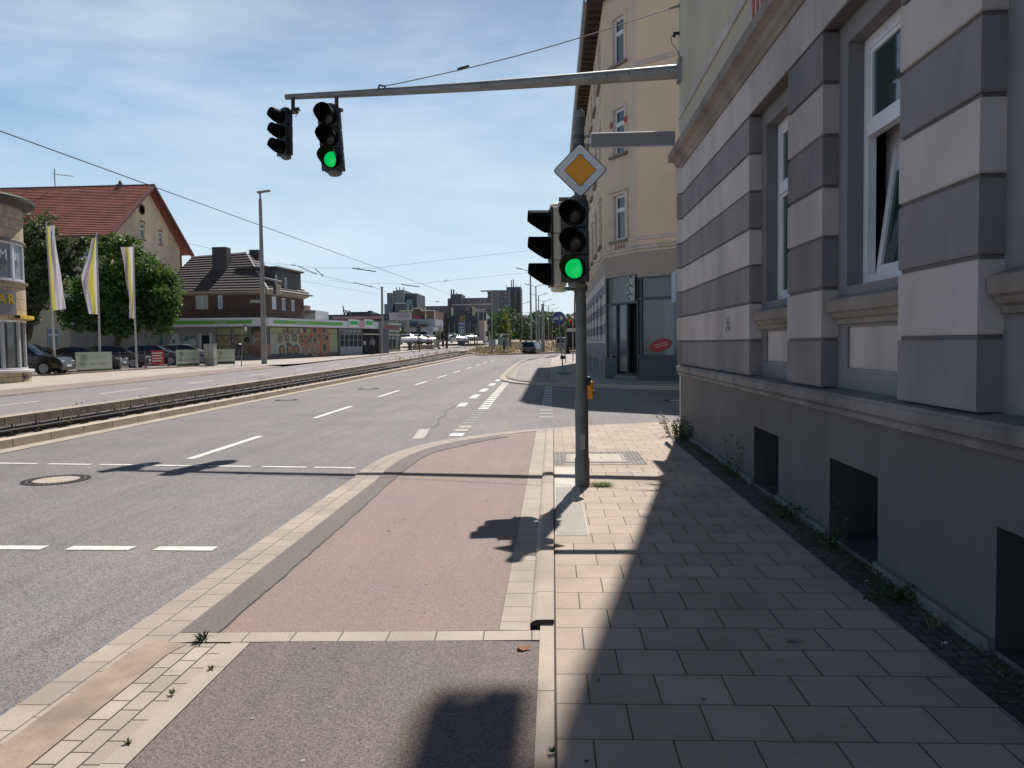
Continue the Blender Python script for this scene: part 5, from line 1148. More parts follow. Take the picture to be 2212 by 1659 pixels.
def car(kind, name, label, col, group=None):
    P = CARP[kind]; L, W = P['L'], P['W']/2; t = thing(name, label, 'car', (0, 0, 0), 0, group)
    def top(s):
        for a, b in zip(P['top'], P['top'][1:]):
            if a[0] <= s <= b[0]: f = (s-a[0])/(b[0]-a[0]); return a[1]+(b[1]-a[1])*f
        return .5
    st = sorted({a[0] for a in P['top']}|{.06, .22, .3, .375, .39, .52, .66, .7, .88, .13, .86})
    body, win = MB(), MB(); rows = []; bl = P['belt']
    for s in st:
        e = 1-.13*abs(2*s-1)**5-.03*abs(2*s-1)**2; w_ = W*e; T = top(s); be = min(bl-.03*(s-.5), T-.012); y = (s-.5)*L; zb = .2+.06*abs(2*s-1)**6
        cab = max(0, T-be); wr = w_-.05-.36*min(cab/.6, 1)*.5
        rows.append(([Vector((w_*.9, y, zb)), Vector((w_*.99, y, zb+.14)), Vector((w_, y, (zb+be)/2+.05)), Vector((w_*.965, y, be)), Vector((wr, y, T-.03*min(1, cab*5))), Vector((wr*.55, y, T)), Vector((0, y, T+.012))], cab, s))
    for (r0, c0, s0), (r1, c1, s1) in zip(rows, rows[1:]):
        for sg in (1, -1):
            f = lambda v: Vector((v.x*sg, v.y, v.z))
            for j in range(6):
                q = [f(r0[j]), f(r0[j+1]), f(r1[j+1]), f(r1[j])]
                slope = abs(c1-c0)/max(1e-3, (s1-s0)*L)
                glassy = (j == 3 and min(c0, c1) > .1 and not (.37 < s0 < .38) and not (kind != 'x' and s0 < .03)) or (j in (4, 5) and slope > .33 and max(c0, c1) > .1 and c0+c1 > .25*1)
                if j == 3 and 0 < (min(c0, c1)) <= .1 and max(c0, c1) > .15: glassy = True
                (win if glassy else body).add(q, [(0, 1, 2, 3)], CARGL if glassy else col)
    for r, rev in ((rows[0][0], 1), (rows[-1][0], 0)):
        body.add(r+[Vector((-v.x, v.y, v.z)) for v in r[::-1]], [list(range(14))], col)
    r = [q for q in rows]; body.add([Vector((-W*.9, -L/2+.1, .22)), Vector((W*.9, -L/2+.1, .22)), Vector((W*.9, L/2-.1, .22)), Vector((-W*.9, L/2-.1, .22))], [(0, 1, 2, 3)], TYRE)
    body.build('body', t, smooth=32); win.build('windows', t)
    for sy in (-L/2+.8, L/2-.86):
        for sx in (1, -1):
            R_ = .325 if kind != 'suv' else .355
            m = MB(); X = TX((sx*(W-.035), sy, R_), ry=rad(90*sx)); m.lathe([(R_*.66, -.1), (R_*.66, .022), (R_*.92, .03), (R_, .005), (R_, -.16)], TYRE, X, 28); m.lathe([(R_+.05, -.02), (R_+.05, .015), (R_, .017), (R_, -.02)], BLACKP, X, 28); wv = m.build('wheel', t, smooth=40)
            m = MB(); m.lathe([(0, .0), (R_*.66, -.01)], DKSTEEL, X, 20); m.lathe([(R_*.6, .02), (R_*.67, .026), (R_*.67, 0)], RIM, X, 24)
            for k in range(7): m.box(-.028, .028, 0, R_*.62, .0, .02, RIM, X @ Matrix.Rotation(2*pi*k/7, 4, 'Z'))
            m.lathe([(.06, .0), (.05, .028), (0, .03)], RIM, X, 12); m.build('rim', wv)
    yf, yb = L/2, -L/2; bz = bl-.22
    for sx in (1, -1):
        m = MB(); m.rbox(sx*W*.62-.2, sx*W*.62+.2, yf-.3, yf-.035, .62, .75, .03, LAMPC); m.build('headlight', t, smooth=40)
        m = MB(); m.rbox(sx*W*.76-.13, sx*W*.76+.13, yb+.0, yb+.2, bz-.14, bz+.05, .03, TAIL); m.build('tail_light', t, smooth=40)
        m = MB(); m.rbox(sx*(W+.1)-.09, sx*(W+.1)+.09, L*.17, L*.17+.12, bl-.0, bl+.13, .03, col); m.build('mirror', t, smooth=40)
    for y, nm in ((yf+.004, 'front_plate'), (yb-.01, 'rear_plate')): m = MB(); m.box(-.26, .26, y-.012, y+.012, .42, .53, PLATE); m.build(nm, t)
    m = MB(); m.rbox(-W*.86, W*.86, yb-.03, yb+.12, .26, .5, .04, BLACKP); m.rbox(-W*.6, W*.6, yf-.1, yf+.012, .3, .42, .02, BLACKP); m.build('bumper_trim', t, smooth=40)
    return t
def put(o, x, y, hd, dz=.0): o.location = (x, y, gz(x, y)+dz); o.rotation_euler = (0, 0, rad(hd)); return o
BK, BK2, NV = paint('car_black', (.008, .008, .01)), paint('car_anthracite', (.02, .021, .025)), paint('car_navy', (.012, .018, .035))
SIL, WHT, REDP = paint('car_silver', (.2, .205, .215)), paint('car_white', (.42, .42, .43)), paint('car_red', (.25, .02, .02))
put(car('suv', 'parked_car', 'black off-road car parked behind the fence next to the rounded shop', BK), -27.6, 40.7, -82, .12)
put(car('sedan', 'parked_car', 'low dark coupe parked behind the first pale banner', BK2), -27.7, 46.2, -80, .12)
put(car('hatch', 'parked_car', 'black car parked between the third flagpole and the red banner', BK), -28.6, 51.3, -72, .12)
put(car('hatch', 'parked_car', 'dark car with glinting headlights parked behind the red banner', NV), -28.0, 55.6, -80, .12)
put(car('hatch', 'parked_car', 'silver roofed car parked behind the middle pale banner', SIL), -27.6, 59.6, -80, .12)
put(car('sedan', 'parked_car', 'dark car parked furthest back near the old house', BK2), -37.5, 57.5, -90, .12)

# ------------------------------------------------------------ fence, banners, flags
fA, fB = Vector((-26.2, 39.0, 0)), Vector((-23.3, 53.7, 0)); FM = M('fence_grey', (.11, .11, .115), .5, .1, 3, metal=.3)
t = thing('mesh_fence', 'dark grey wire mesh fence along the car park', 'fence', (fA.x, fA.y, gz(fA.x, fA.y)+.12)); Xf, Lf_ = FR(fA, fB)
gf = lambda s: gz(*(fA.lerp(fB, s/Lf_)).xy)+.12
for k in range(8):
    s = k*Lf_/7; m = MB(); m.box(s-.03, s+.03, -.02, .03, gf(s), gf(s)+1.12, FM, Xf); m.build('post', t)
m = MB(); nseg = 14
for j in range(6):
    z = .12+.19*j
    for k in range(nseg): a, b = k*Lf_/nseg, (k+1)*Lf_/nseg; m.tube([Xf @ Vector((a, -.02, gf(a)+z)), Xf @ Vector((b, -.02, gf(b)+z))], .006, FM, 4)
for k in range(int(Lf_/.1)): s = k*.1; m.tube([Xf @ Vector((s, -.025, gf(s)+.1)), Xf @ Vector((s, -.025, gf(s)+1.1))], .0028, FM, 3)
m.build('mesh_panel', t)
m = MB(); ribbon('x', [(fA.x+.1, fA.y-.5), (fB.x+.1, fB.y+.5)], [(-.12, .11), (-.12, .21), (.05, .21), (.05, .11)], KERB, 2, mb=m); tag(m.build('fence_kerb'), kind='structure')
BNP = M('banner_mint', (.4, .46, .37), .6, .05, 2); BNG = M('banner_smudge', (.16, .19, .15), .6, .3, 3); BNR = M('banner_red', (.3, .02, .03), .6, .35, 4)
ff = PL(fA, fB)
def smudge(m, X, s0, s1, z0, z1, y, mat, seed):
    r = random.Random(seed)
    for k in range(7):
        a = s0+(s1-s0)*r.random(); b = z0+(z1-z0)*r.random(); w_ = (s1-s0)*r.uniform(.1, .3); h = (z1-z0)*r.uniform(.1, .3); pts = [(a+w_*.5*cos(q*.7), y-.0012*k, b+h*.5*sin(q*.7)) for q in range(9)]; m.add([X @ Vector(p) for p in pts], [list(range(9))], mat)
def softpaint(nm, base, spots):
    """blurred print: soft round spots (s, z, radius, colour) on a plain cloth, by facade coordinates kept in UV"""
    m, t, b = nodes(nm, .6); uv = ocoord(t, True); col = t.nodes.new('ShaderNodeRGB'); col.outputs[0].default_value = c4(base); o = col.outputs[0]
    for (x, y, rx, ry, c) in spots:
        mpn = t.nodes.new('ShaderNodeMapping'); mpn.vector_type = 'TEXTURE'; mpn.inputs['Location'].default_value = (x, y, 0); mpn.inputs['Scale'].default_value = (rx, ry, 1); t.links.new(uv, mpn.inputs[0])
        g = t.nodes.new('ShaderNodeTexGradient'); g.gradient_type = 'SPHERICAL'; t.links.new(mpn.outputs[0], g.inputs[0])
        o = mixn(t, o, c, g.outputs['Fac'])
    t.links.new(o, b.inputs['Base Color']); return m
PRN = softpaint('banner_print', (.4, .46, .37), [(.2, .72, .16, .3, (.1, .13, .1)), (.15, .3, .16, .22, (.12, .15, .12)), (.45, .3, .2, .12, (.2, .24, .2)), (.72, .3, .2, .14, (.2, .24, .2)), (.6, .75, .35, .2, (.3, .35, .29))])
for i, (z_, x0, y0, x1, y1, lb) in enumerate(((pa, 570, 1352, 856, 1512, 'pale mint banner on the fence nearest the rounded shop'), (pb, 155, 1303, 403, 1480, 'pale mint banner just left of the electrical cabinet'), (pb, 573, 1297, 772, 1455, 'pale mint banner just right of the electrical cabinet'))):
    f2 = ff if i < 2 else PL((-23.3, 53.6), (-21.6, 57.3)); X2 = Xf if i < 2 else FR((-23.3, 53.6), (-21.6, 57.3))[0]
    a = rect(f2, z_, x0, y0, x1, y1); zb_ = (f2(z_(x0, y1))[1]+f2(z_(x1, y1))[1])/2; zt_ = (f2(z_(x0, y0))[1]+f2(z_(x1, y0))[1])/2
    t = thing('banner', lb, 'banner', tuple(X2 @ Vector((a[0], -.06, zb_))), 0, 'pale mint banners by the car park')
    m = MB(); m.box(a[0], a[1], -.075, -.05, zb_, zt_, BNP, X2); m.build('frame', t)
    m = MB(); e = .05
    m.quad(*[X2 @ Vector(p) for p in ((a[0]+e, -.078, zb_+e+.18), (a[1]-e, -.078, zb_+e+.18), (a[1]-e, -.078, zt_-e), (a[0]+e, -.078, zt_-e))], PRN, [(0, 0), (1, 0), (1, 1), (0, 1)]); m.build('print', t)
    m = MB(); m.box(a[0]+e, a[1]-e, -.08, -.074, zb_+.04, zb_+.2, M('banner_dark_green', (.03, .06, .01), .6, .3, 9), X2)
    m.build('dark_green_strip', t)
    if i == 2:
        m = MB(); 
        for s in (a[0]+.1, a[1]-.1): m.box(s-.03, s+.03, -.04, .0, gf(Lf_)-.1, zt_, FM, X2)
        m.build('legs', t)
a = rect(ff, pa, 1150, 1340, 1255, 1450); t = thing('banner', 'tall red advertising banner on the fence', 'banner', tuple(Xf @ Vector((a[0], -.05, a[2]))))
m = MB(); m.box(a[0], a[1], -.07, -.055, a[2], a[3], BNR, Xf); m.build('cloth', t)
m = MB()
for k in range(4): m.box(a[0]+.1, a[1]-.15-.1*(k % 2), -.075, -.071, a[3]-.2-.16*k, a[3]-.13-.16*k, M('banner_white_ink', (.55, .45, .45), .6), Xf)
m.build('blurred_print', t)
FLG = {}
def flagmat(i, stripes):
    m, t, b = nodes('flag_cloth_%s' % 'abc'[i], .8); uv = ocoord(t, True); s = t.nodes.new('ShaderNodeSeparateXYZ'); 
    n = t.nodes.new('ShaderNodeTexNoise'); n.inputs['Scale'].default_value = 2.5; t.links.new(uv, n.inputs['Vector'])
    a = t.nodes.new('ShaderNodeVectorMath'); a.operation = 'MULTIPLY_ADD'; t.links.new(n.outputs['Color'], a.inputs[0]); a.inputs[1].default_value = (.3, 0, 0); t.links.new(uv, a.inputs[2]); t.links.new(a.outputs[0], s.inputs[0])
    r = t.nodes.new('ShaderNodeValToRGB'); r.color_ramp.interpolation = 'B_SPLINE'; e = r.color_ramp.elements; e[0].position = stripes[0][0]; e[0].color = c4(stripes[0][1]); e[1].position = stripes[-1][0]; e[1].color = c4(stripes[-1][1])
    for p, c in stripes[1:-1]: e.new(p).color = c4(c)
    t.links.new(s.outputs[0], r.inputs[0]); t.links.new(r.outputs[0], b.inputs['Base Color'])
    tr = t.nodes.new('ShaderNodeBsdfTranslucent'); t.links.new(r.outputs[0], tr.inputs[0]); ms = t.nodes.new('ShaderNodeMixShader'); ms.inputs[0].default_value = .4
    t.links.new(b.outputs[0], ms.inputs[1]); t.links.new(tr.outputs[0], ms.inputs[2]); t.links.new(ms.outputs[0], t.nodes['Material Output'].inputs[0]); return m
WH_, LI, YE = (.72, .7, .74), (.38, .34, .46), (.62, .55, .03)
FM1 = [flagmat(0, [(0, WH_), (.14, YE), (.34, YE), (.5, WH_), (.66, LI), (.8, WH_), (1, WH_)]), flagmat(1, [(0, WH_), (.22, WH_), (.4, LI), (.52, LI), (.66, YE), (.88, YE), (1, WH_)]), flagmat(2, [(0, WH_), (.2, LI), (.4, LI), (.6, YE), (.75, YE), (.9, WH_), (1, WH_)])]
flags = [(40.5, 119.5, 809, [(360, 385), (365, 500), (378, 700), (392, 900), (402, 1035)], [(420, 378), (428, 520), (462, 720), (485, 880), (508, 1022)], 'l', 'leftmost of the three flags, yellow stripe beside its pole'),
         (44.3, None, None, [(707, 480), (680, 600), (628, 770), (645, 900), (685, 1060)], [(737, 470), (741, 600), (745, 760), (750, 920), (755, 1062)], 'r', 'middle flag of the three, billowing wide to the left'),
         (48.0, None, None, [(925, 546), (950, 660), (965, 800), (992, 950), (992, 1090)], [(1022, 545), (1024, 660), (1028, 800), (1032, 950), (1032, 1095)], 'r', 'rightmost flag, narrow and closest to the bright green tree')]
for i, (Y, _, _, LE, RE, side, lb) in enumerate(flags):
    m = MB(); NR, NC = 30, 10; grid = []
    def interp(P, f):
        f *= len(P)-1; k = min(int(f), len(P)-2); f -= k; p0, p1, p2, p3 = P[max(k-1, 0)], P[k], P[k+1], P[min(k+2, len(P)-1)]
        return tuple(.5*((2*b)+(c-a_)*f+(2*a_-5*b+4*c-d)*f*f+(3*b-a_-3*c+d)*f**3) for a_, b, c, d in zip(p0, p1, p2, p3))
    for r in range(NR+1):
        l, rr = interp(LE, r/NR), interp(RE, r/NR)
        row = []
        for c in range(NC+1):
            fx = c/NC; free = fx if side == 'l' else 1-fx
            row.append(AT(*pa(l[0]+(rr[0]-l[0])*fx, l[1]+(rr[1]-l[1])*fx), Y+.22*free*sin(fx*7+r*.22+i)))
        grid.append(row)
    for r in range(NR):
        for c in range(NC): m.quad(grid[r][c], grid[r+1][c], grid[r+1][c+1], grid[r][c+1], FM1[i], [(c/NC, 1-r/NR), (c/NC, 1-(r+1)/NR), ((c+1)/NC, 1-(r+1)/NR), ((c+1)/NC, 1-r/NR)])
    o = m.build('flag', smooth=180); tag(o, lb, 'flag', 'tall advertising flags')
    edge = grid[0][0] if side == 'l' else grid[0][-1]; low = grid[-1][0] if side == 'l' else grid[-1][-1]
    x0, y0 = ((425, 1528), (770, 1500), (1052, 1485))[i]; gp_ = AT(*pa(x0, y0), Y); gzz = gz(gp_.x, Y)+.12
    t = thing('flagpole', ('white pole of the leftmost flag', 'white pole of the middle billowing flag', 'white pole of the rightmost flag')[i], 'flagpole', (gp_.x, Y, gzz), 0, 'flagpoles by the car park')
    m = MB(); dx = -.03 if side == 'l' else .03; m.tube([(gp_.x, Y, gzz), (low.x+dx, Y, low.z), (edge.x+dx, Y, edge.z+.12)], [.07, .055, .04], M('pole_white', (.5, .5, .5), .5, .08, 3), 10); m.build('pole', t)
    m = MB(); m.lathe([(.05, 0), (.05, .06), (0, .1)], GALV, TX((edge.x+dx, Y, edge.z+.12)), 10); m.build('pole_cap', t)

# ------------------------------------------------------------ street furniture on the far side
CONC = M('concrete_post', (.3, .29, .27), .8, .1, 3, grime=.25)
def AG(u, v, off=.12):             # ground point of a pixel on the raised far pavement
    p = G(u, v, off); return p, gz(p.x, p.y)+off
p, g_ = AG(571, 786); 
t = thing('street_lamp', 'tall grey column lamp with flat head in front of the supermarket', 'street lamp', (p.x, p.y, g_)); LY = p.y
tp = AT(562, 430, LY); m = MB(); m.tube([(p.x, LY, g_), (p.x*.5+tp.x*.5, LY, (g_+tp.z)/2), (tp.x, LY, tp.z)], [.2, .15, .11], CONC, 14); m.build('column', t, smooth=40)
m = MB(); m.tube([(tp.x, LY, tp.z-.1), (tp.x, LY, tp.z+.35), (tp.x+.1, LY, tp.z+.5)], .06, DKSTEEL, 8); m.rbox(-.2, .75, -.16, .16, 0, .13, .05, GALV, Matrix.Translation((tp.x, LY, tp.z+.42)) @ Matrix.Rotation(rad(-6), 4, 'Y')); m.build('lamp_head', t, smooth=40)
a1, a2 = AT(*pb(1075, 560), LY), AT(*pb(1262, 600), LY); t = thing('signal_arm_bracket', 'grey arm on the column lamp carrying a signal', 'bracket', tuple(a1)); m = MB(); m.tube([a1, a2], .07, GALV, 8); m.build('arm', t)
CREAMY = M('signal_back_cream', (.42, .38, .27), .6, .1, 4)
def far_signal(u0, v0, u1, v1, Y, label, mat=CREAMY, hood=-1, post=None):
    a, b = AT(u0, v0, Y), AT(u1, v1, Y); t = thing('traffic_light', label, 'traffic light', ((a.x+b.x)/2, Y, b.z), 0)
    m = MB(); m.rbox(a.x, b.x, Y-.12, Y+.12, b.z, a.z, .04, mat); m.build('housing', t)
    for k in range(3):
        h = (a.z-b.z)/3; z = a.z-h*(k+.5); r = h*.4; m = MB(); m.lathe([(r, 0), (r, .22), (r*.9, .22), (r*.9, 0)], BLACKP, TX((a.x if hood < 0 else b.x, Y, z), ry=rad(90*hood)), 12); m.build('hood', t)
    return t
far_signal(*pb(1208, 630), *pb(1250, 730), LY, 'pale backed signal hanging from the lamp column arm')
p, g_ = AG(*pb(510, 1475)); t = thing('electrical_cabinet', 'light grey electrical cabinet on a concrete base between two banners', 'cabinet', (p.x, p.y, g_))
a = AT(*pb(447, 1250), p.y); b = AT(*pb(556, 1250), p.y); zt = a.z
m = MB(); m.box(a.x+.08, b.x, p.y, p.y+.5, g_-.1, g_+(zt-g_)*.38, CONC); m.build('base', t)
m = MB(); m.rbox(a.x+.03, b.x-.02, p.y-.02, p.y+.52, g_+(zt-g_)*.385, zt, .02, M('cabinet_grey', (.36, .36, .34), .6, .06, 3, grime=.15)); m.build('housing', t)
m = MB(); m.box((a.x+b.x)/2-.01, (a.x+b.x)/2+.01, p.y-.027, p.y-.021, g_+(zt-g_)*.42, zt-.06, DKSTEEL); m.box(a.x+.0, b.x+.01, p.y-.05, p.y+.55, zt, zt+.05, CONC); m.build('lid', t)
p, g_ = AG(*pb(843, 1478)); tp = AT(*pb(858, 1050), p.y); t = thing('sign_post', 'thin grey post seen edge-on with small sign behind the litter bin', 'post', (p.x, p.y, g_))
m = MB(); m.tube([(p.x, p.y, g_), (tp.x, p.y, tp.z)], .035, GALV, 8); m.build('post', t); m = MB(); q = AT(*pb(905, 1055), p.y); m.tube([tp, q], .02, DKSTEEL, 5); r_ = AT(*pb(888, 1085), p.y); m.box(r_.x-.05, r_.x+.05, p.y-.02, p.y+.02, r_.z-.15, r_.z+.1, WHITE); m.build('small_sign', t)
a, b = AT(*pb(790, 1265), p.y), AT(*pb(845, 1385), p.y); t = thing('litter_bin', 'black litter bin with pale hoop fixed to the thin post', 'bin', (a.x, p.y, b.z))
m = MB(); m.lathe([(.0, 0), (.17, .02), (.2, .55), (.22, .6), (.2, .75), (.1, .82), (0, .83)], BLACKP, TX(((a.x+b.x)/2, p.y, b.z+.1)), 16); m.build('container', t, smooth=40)
m = MB(); cx = (a.x+b.x)/2; m.tube([(cx+.1, p.y-.25, b.z+.5), (cx+.12, p.y-.26, b.z+.15), (cx, p.y-.26, b.z+.02), (cx-.14, p.y-.26, b.z+.12)], .02, GALV, 6); m.build('hoop', t)
p, g_ = AG(*pc(522, 845)); tp = AT(*pc(514, 228), p.y); t = thing('catenary_pole', 'plain thick grey pole beside the glass pavilion', 'pole', (p.x, p.y, g_)); m = MB(); m.tube([(p.x, p.y, g_), tp], [.17, .12], GALV, 12); m.build('pole', t, smooth=40); m = MB(); m.lathe([(.2, 0), (.2, .1), (0, .16)], DKSTEEL, TX(tuple(tp)), 12); m.build('cap', t)
CP2 = (tp.x, p.y, tp.z)
# double lamps marching down the road
def lamp(label, Y, z_, top, arms, g_, r=.14):
    tp = AT(*z_(*top), Y); t = thing('double_street_lamp', label, 'street lamp', (tp.x, Y, g_), 0, 'row of street lamps down the road')
    m = MB(); m.tube([(tp.x, Y, g_), (tp.x, Y, tp.z)], [r, r*.6], GALV, 8); m.build('column', t)
    for sx in arms:
        m = MB(); m.tube([(tp.x, Y, tp.z-.1), (tp.x+sx*.8, Y, tp.z+.12), (tp.x+sx*1.35, Y, tp.z+.28)], .05, GALV, 6); m.build('arm', t)
        m = MB(); m.rbox(-.42, .42, -.15, .15, -.05, .09, .04, GALV, Matrix.Translation((tp.x+sx*1.65, Y, tp.z+.34)) @ Matrix.Rotation(rad(-12*sx), 4, 'Y')); m.build('lamp_head', t)
    return t
for i, (Y, top, lb) in enumerate(((117, (930, 235), 'tallest double arm lamp nearest the bend'), (147, (1018, 480), 'second double lamp down the road'), (176, (1060, 630), 'third double lamp down the road'), (205, (1143, 722), 'fourth double lamp down the road'), (235, (1218, 795), 'fifth double lamp, small, above the blue round sign'), (265, (1278, 850), 'sixth and farthest double lamp'))):
    lamp(lb, Y, pq, top, (-1, 1), gz(-2, Y)+.05, .17)
lamp('single lamp arm far behind beside the tallest grey tower', 190, pq, (790, 760), (1,), gz(-8, 190), .08)
Yc = 112; p1, p2 = AT(*pq(1125, 778), Yc), AT(*pq(1135, 1490), Yc); t = thing('catenary_pole', 'plain thick pole without lamp among the lamp row', 'pole', (p2.x, Yc, gz(p2.x, Yc))); m = MB(); m.tube([(p2.x, Yc, gz(p2.x, Yc)-.1), tuple(p1)], [.24, .15], GALV, 10); m.build('pole', t); m = MB(); m.lathe([(.17, 0), (.17, .1), (0, .15)], DKSTEEL, TX(tuple(p1)), 10); m.build('cap', t)
# mast with arm and two hanging signals over the far carriageway
Ym = 108; pt, pbm = AT(*pc(1560, 255), Ym), AT(*pc(1565, 800), Ym); gm = gz(pbm.x, Ym)
t = thing('signal_mast', 'tall dark mast with lamp head and a long horizontal arm over the far carriageway', 'mast', (pbm.x, Ym, gm)); m = MB(); m.tube([(pbm.x, Ym, gm), (pt.x, Ym, pt.z)], [.13, .09], GALV, 10); m.build('mast', t)
m = MB(); a, b = AT(*pc(1555, 385), Ym), AT(*pc(1180, 390), Ym); m.tube([a, b], [.1, .06], GALV, 6); m.build('arm', t)
m = MB(); c_ = AT(*pc(1520, 260), Ym); m.tube([pt, c_], .05, GALV, 6); m.rbox(c_.x-.9, c_.x+.3, Ym-.2, Ym+.2, c_.z-.05, c_.z+.12, .04, GALV); m.build('lamp_head', t)
far_signal(*pc(1172, 420), *pc(1196, 492), Ym, 'cream backed signal at the tip of the long dark mast arm'); far_signal(*pc(1374, 410), *pc(1400, 490), Ym, 'cream backed signal midway along the dark mast arm')
m = MB(); 
for (u, v) in ((1184, 390), (1387, 388)): a, b = AT(*pc(u, v), Ym), AT(*pc(u, v+34), Ym); tt = MB(); tt.tube([a, b], .03, GALV, 5); tag(tt.build('hanger'), 'thin drop rod of the mast arm at the '+('tip' if u < 1300 else 'middle'), 'hanger')
far_signal(*pc(1530, 525), *pc(1556, 575), Ym-2, 'black signal head on the left side of the dark mast', BLACKP); far_signal(*pc(1517, 640), *pc(1530, 690), Ym-3, 'small black signal low on the left of the dark mast', BLACKP)
p, g_ = AG(*pc(872, 836)); tp = AT(*pc(866, 575), p.y); t = thing('signal_post', 'thin dark post with small signal before the white cars', 'post', (p.x, p.y, g_)); m = MB(); m.tube([(p.x, p.y, g_), (tp.x, p.y, tp.z)], .07, DKSTEEL, 8); m.build('post', t)
far_signal(*pc(860, 596), *pc(884, 655), p.y-.2, 'black signal on the thin post before the white cars', BLACKP)
for (x0, y0, x1, y1, nm, lb, r) in ((1436, 452, 1418, 785, 'leaning_lamp', 'leaning pale lamp pole with ornate head', .12), (1144, 505, 1130, 785, 'timber_post', 'dark timber post left of the price totem', .22), (1112, 500, 1104, 770, 'timber_post', 'slim flag post carrying a dark lettered banner', .07), (1304, 560, 1306, 780, 'steel_post', 'steel post at the right edge of the price totem', .08), (800, 650, 797, 835, 'road_post', 'short thin sign post right of the glass pavilion', .05), (1356, 560, 1356, 760, 'steel_post', 'pale pole before the dark showroom', .06)):
    p, g_ = AG(*pc(x1, y1)); Y = min(p.y, 135); q = AT(*pc(x1, y1), Y); tp = AT(*pc(x0, y0), Y); gg = gz(q.x, Y)+.1
    t = thing(nm, lb, 'post', (q.x, Y, gg)); m = MB(); m.tube([(q.x, Y, gg-.1), (tp.x, Y, tp.z)], [r, r*.8], CONC if 'lean' in nm else GALV if 'timber' not in nm else M('timber_dark', (.06, .045, .035), .9), 7); m.build('pole', t)
    m = MB()
    if 'lean' in nm: m.rbox(tp.x-.8, tp.x+1.0, Y-.3, Y+.3, tp.z-.1, tp.z+.35, .1, CONC)
    else: m.lathe([(r*1.1, 0), (r*1.1, .08), (0, .12)], DKSTEEL, TX(tuple(tp)), 7)
    m.build('top', t)

# ------------------------------------------------------------ overhead wires
WM = M('wire_dark', (.03, .03, .032), .5)
def wire(label, pts, r=.014, name='overhead_wire', sag=0, ins=()):
    P = [AT(u, v, Y) for u, v, Y in pts]; t = thing(name, label, 'overhead wire', tuple(P[0])); m = MB(); Q = []
    for a, b in zip(P, P[1:]):
        for k in range(10): f = k/10; Q.append(a.lerp(b, f)+Vector((0, 0, -sag*4*f*(1-f))))
    Q.append(P[-1]); m.tube(Q, r, WM, 5); m.build('cable', t)
    for (u0, v0, u1, v1, Y) in ins: m = MB(); m.tube([AT(u0, v0, Y), AT(u1, v1, Y)], .045, WM, 6); m.tube([AT(u1, v1, Y)+Vector((0, 0, -.1)), AT(u1, v1, Y)+Vector((0, 0, .25))], .03, WM, 5); m.build('insulator', t)
    return t
P0, P1 = AT(0, 283, 14.9), AT(985, 640, 88); b_ = P0+(P0-P1)*.25
t = thing('contact_wire', 'long tram contact wire falling from the upper left across the sky', 'overhead wire', tuple(P0)); m = MB(); m.tube([b_, P0, P0.lerp(P1, .3), P0.lerp(P1, .6), P1, AT(1140, 692, 135)], .012, WM, 6); m.build('cable', t)
for s_ in ((*pc(230, 40), *pc(455, 72), 80), (*pc(700, 195), *pc(872, 218), 88)): m = MB(); m.tube([AT(s_[0], s_[1], s_[4]), AT(s_[2], s_[3], s_[4])], .05, WM, 6); m.build('insulator', t)
cw = [pb(-40, 120), pb(190, 178), pb(590, 270), pb(900, 350), pb(1140, 410)]
wire('second contact wire running from behind the gable to the plain pole', [(*q, 72+5*k) for k, q in enumerate(cw)]+[(*pb(1540, 498), 92), (*pc(0, 125), 95), (*pc(240, 180), 98), (*pc(420, 215), 100), (*pc(560, 268), 104)], .016, ins=((*pb(1430, 437), *pb(1618, 517), 90), (*pc(245, 178), *pc(418, 218), 98), (*pb(1605, 460), *pb(1690, 538), 91)))
wire('upper cross span wire between the second wire and the tallest lamp', [(*pb(1180, 405), 92), (*pb(1605, 455), 94), (*pc(445, 40), 97), (*pc(780, 0), 100), (1147, 541, 104)], .014, ins=((*pb(1350, 425), *pb(1400, 430), 92), (*pb(1990, 460), *pb(2060, 465), 95)))
wire('lower cross span wire meeting the lamp row from the left', [(*pc(0, 153), 108), (*pc(240, 186), 110), (*pc(870, 190), 112), (*pc(1120, 160), 114), (*pc(1920, 82), 117)], .014, ins=((*pc(1100, 165), *pc(1130, 160), 114),))
wire('faint lower wire left of the plain pole', [(*pb(1395, 575), 96), (*pc(0, 205), 100), (*pc(500, 292), 106)], .012)
wire('faint wire pair behind the left high rise', [(*pc(850, 330), 130), (*pc(1140, 380), 140), (*pc(1560, 420), 150)], .014, ins=((*pc(1025, 355), *pc(1055, 358), 137),))
wire('short wires crossing between the farther lamps', [(*pq(790, 905), 150), (*pq(1270, 905), 150)], .03)

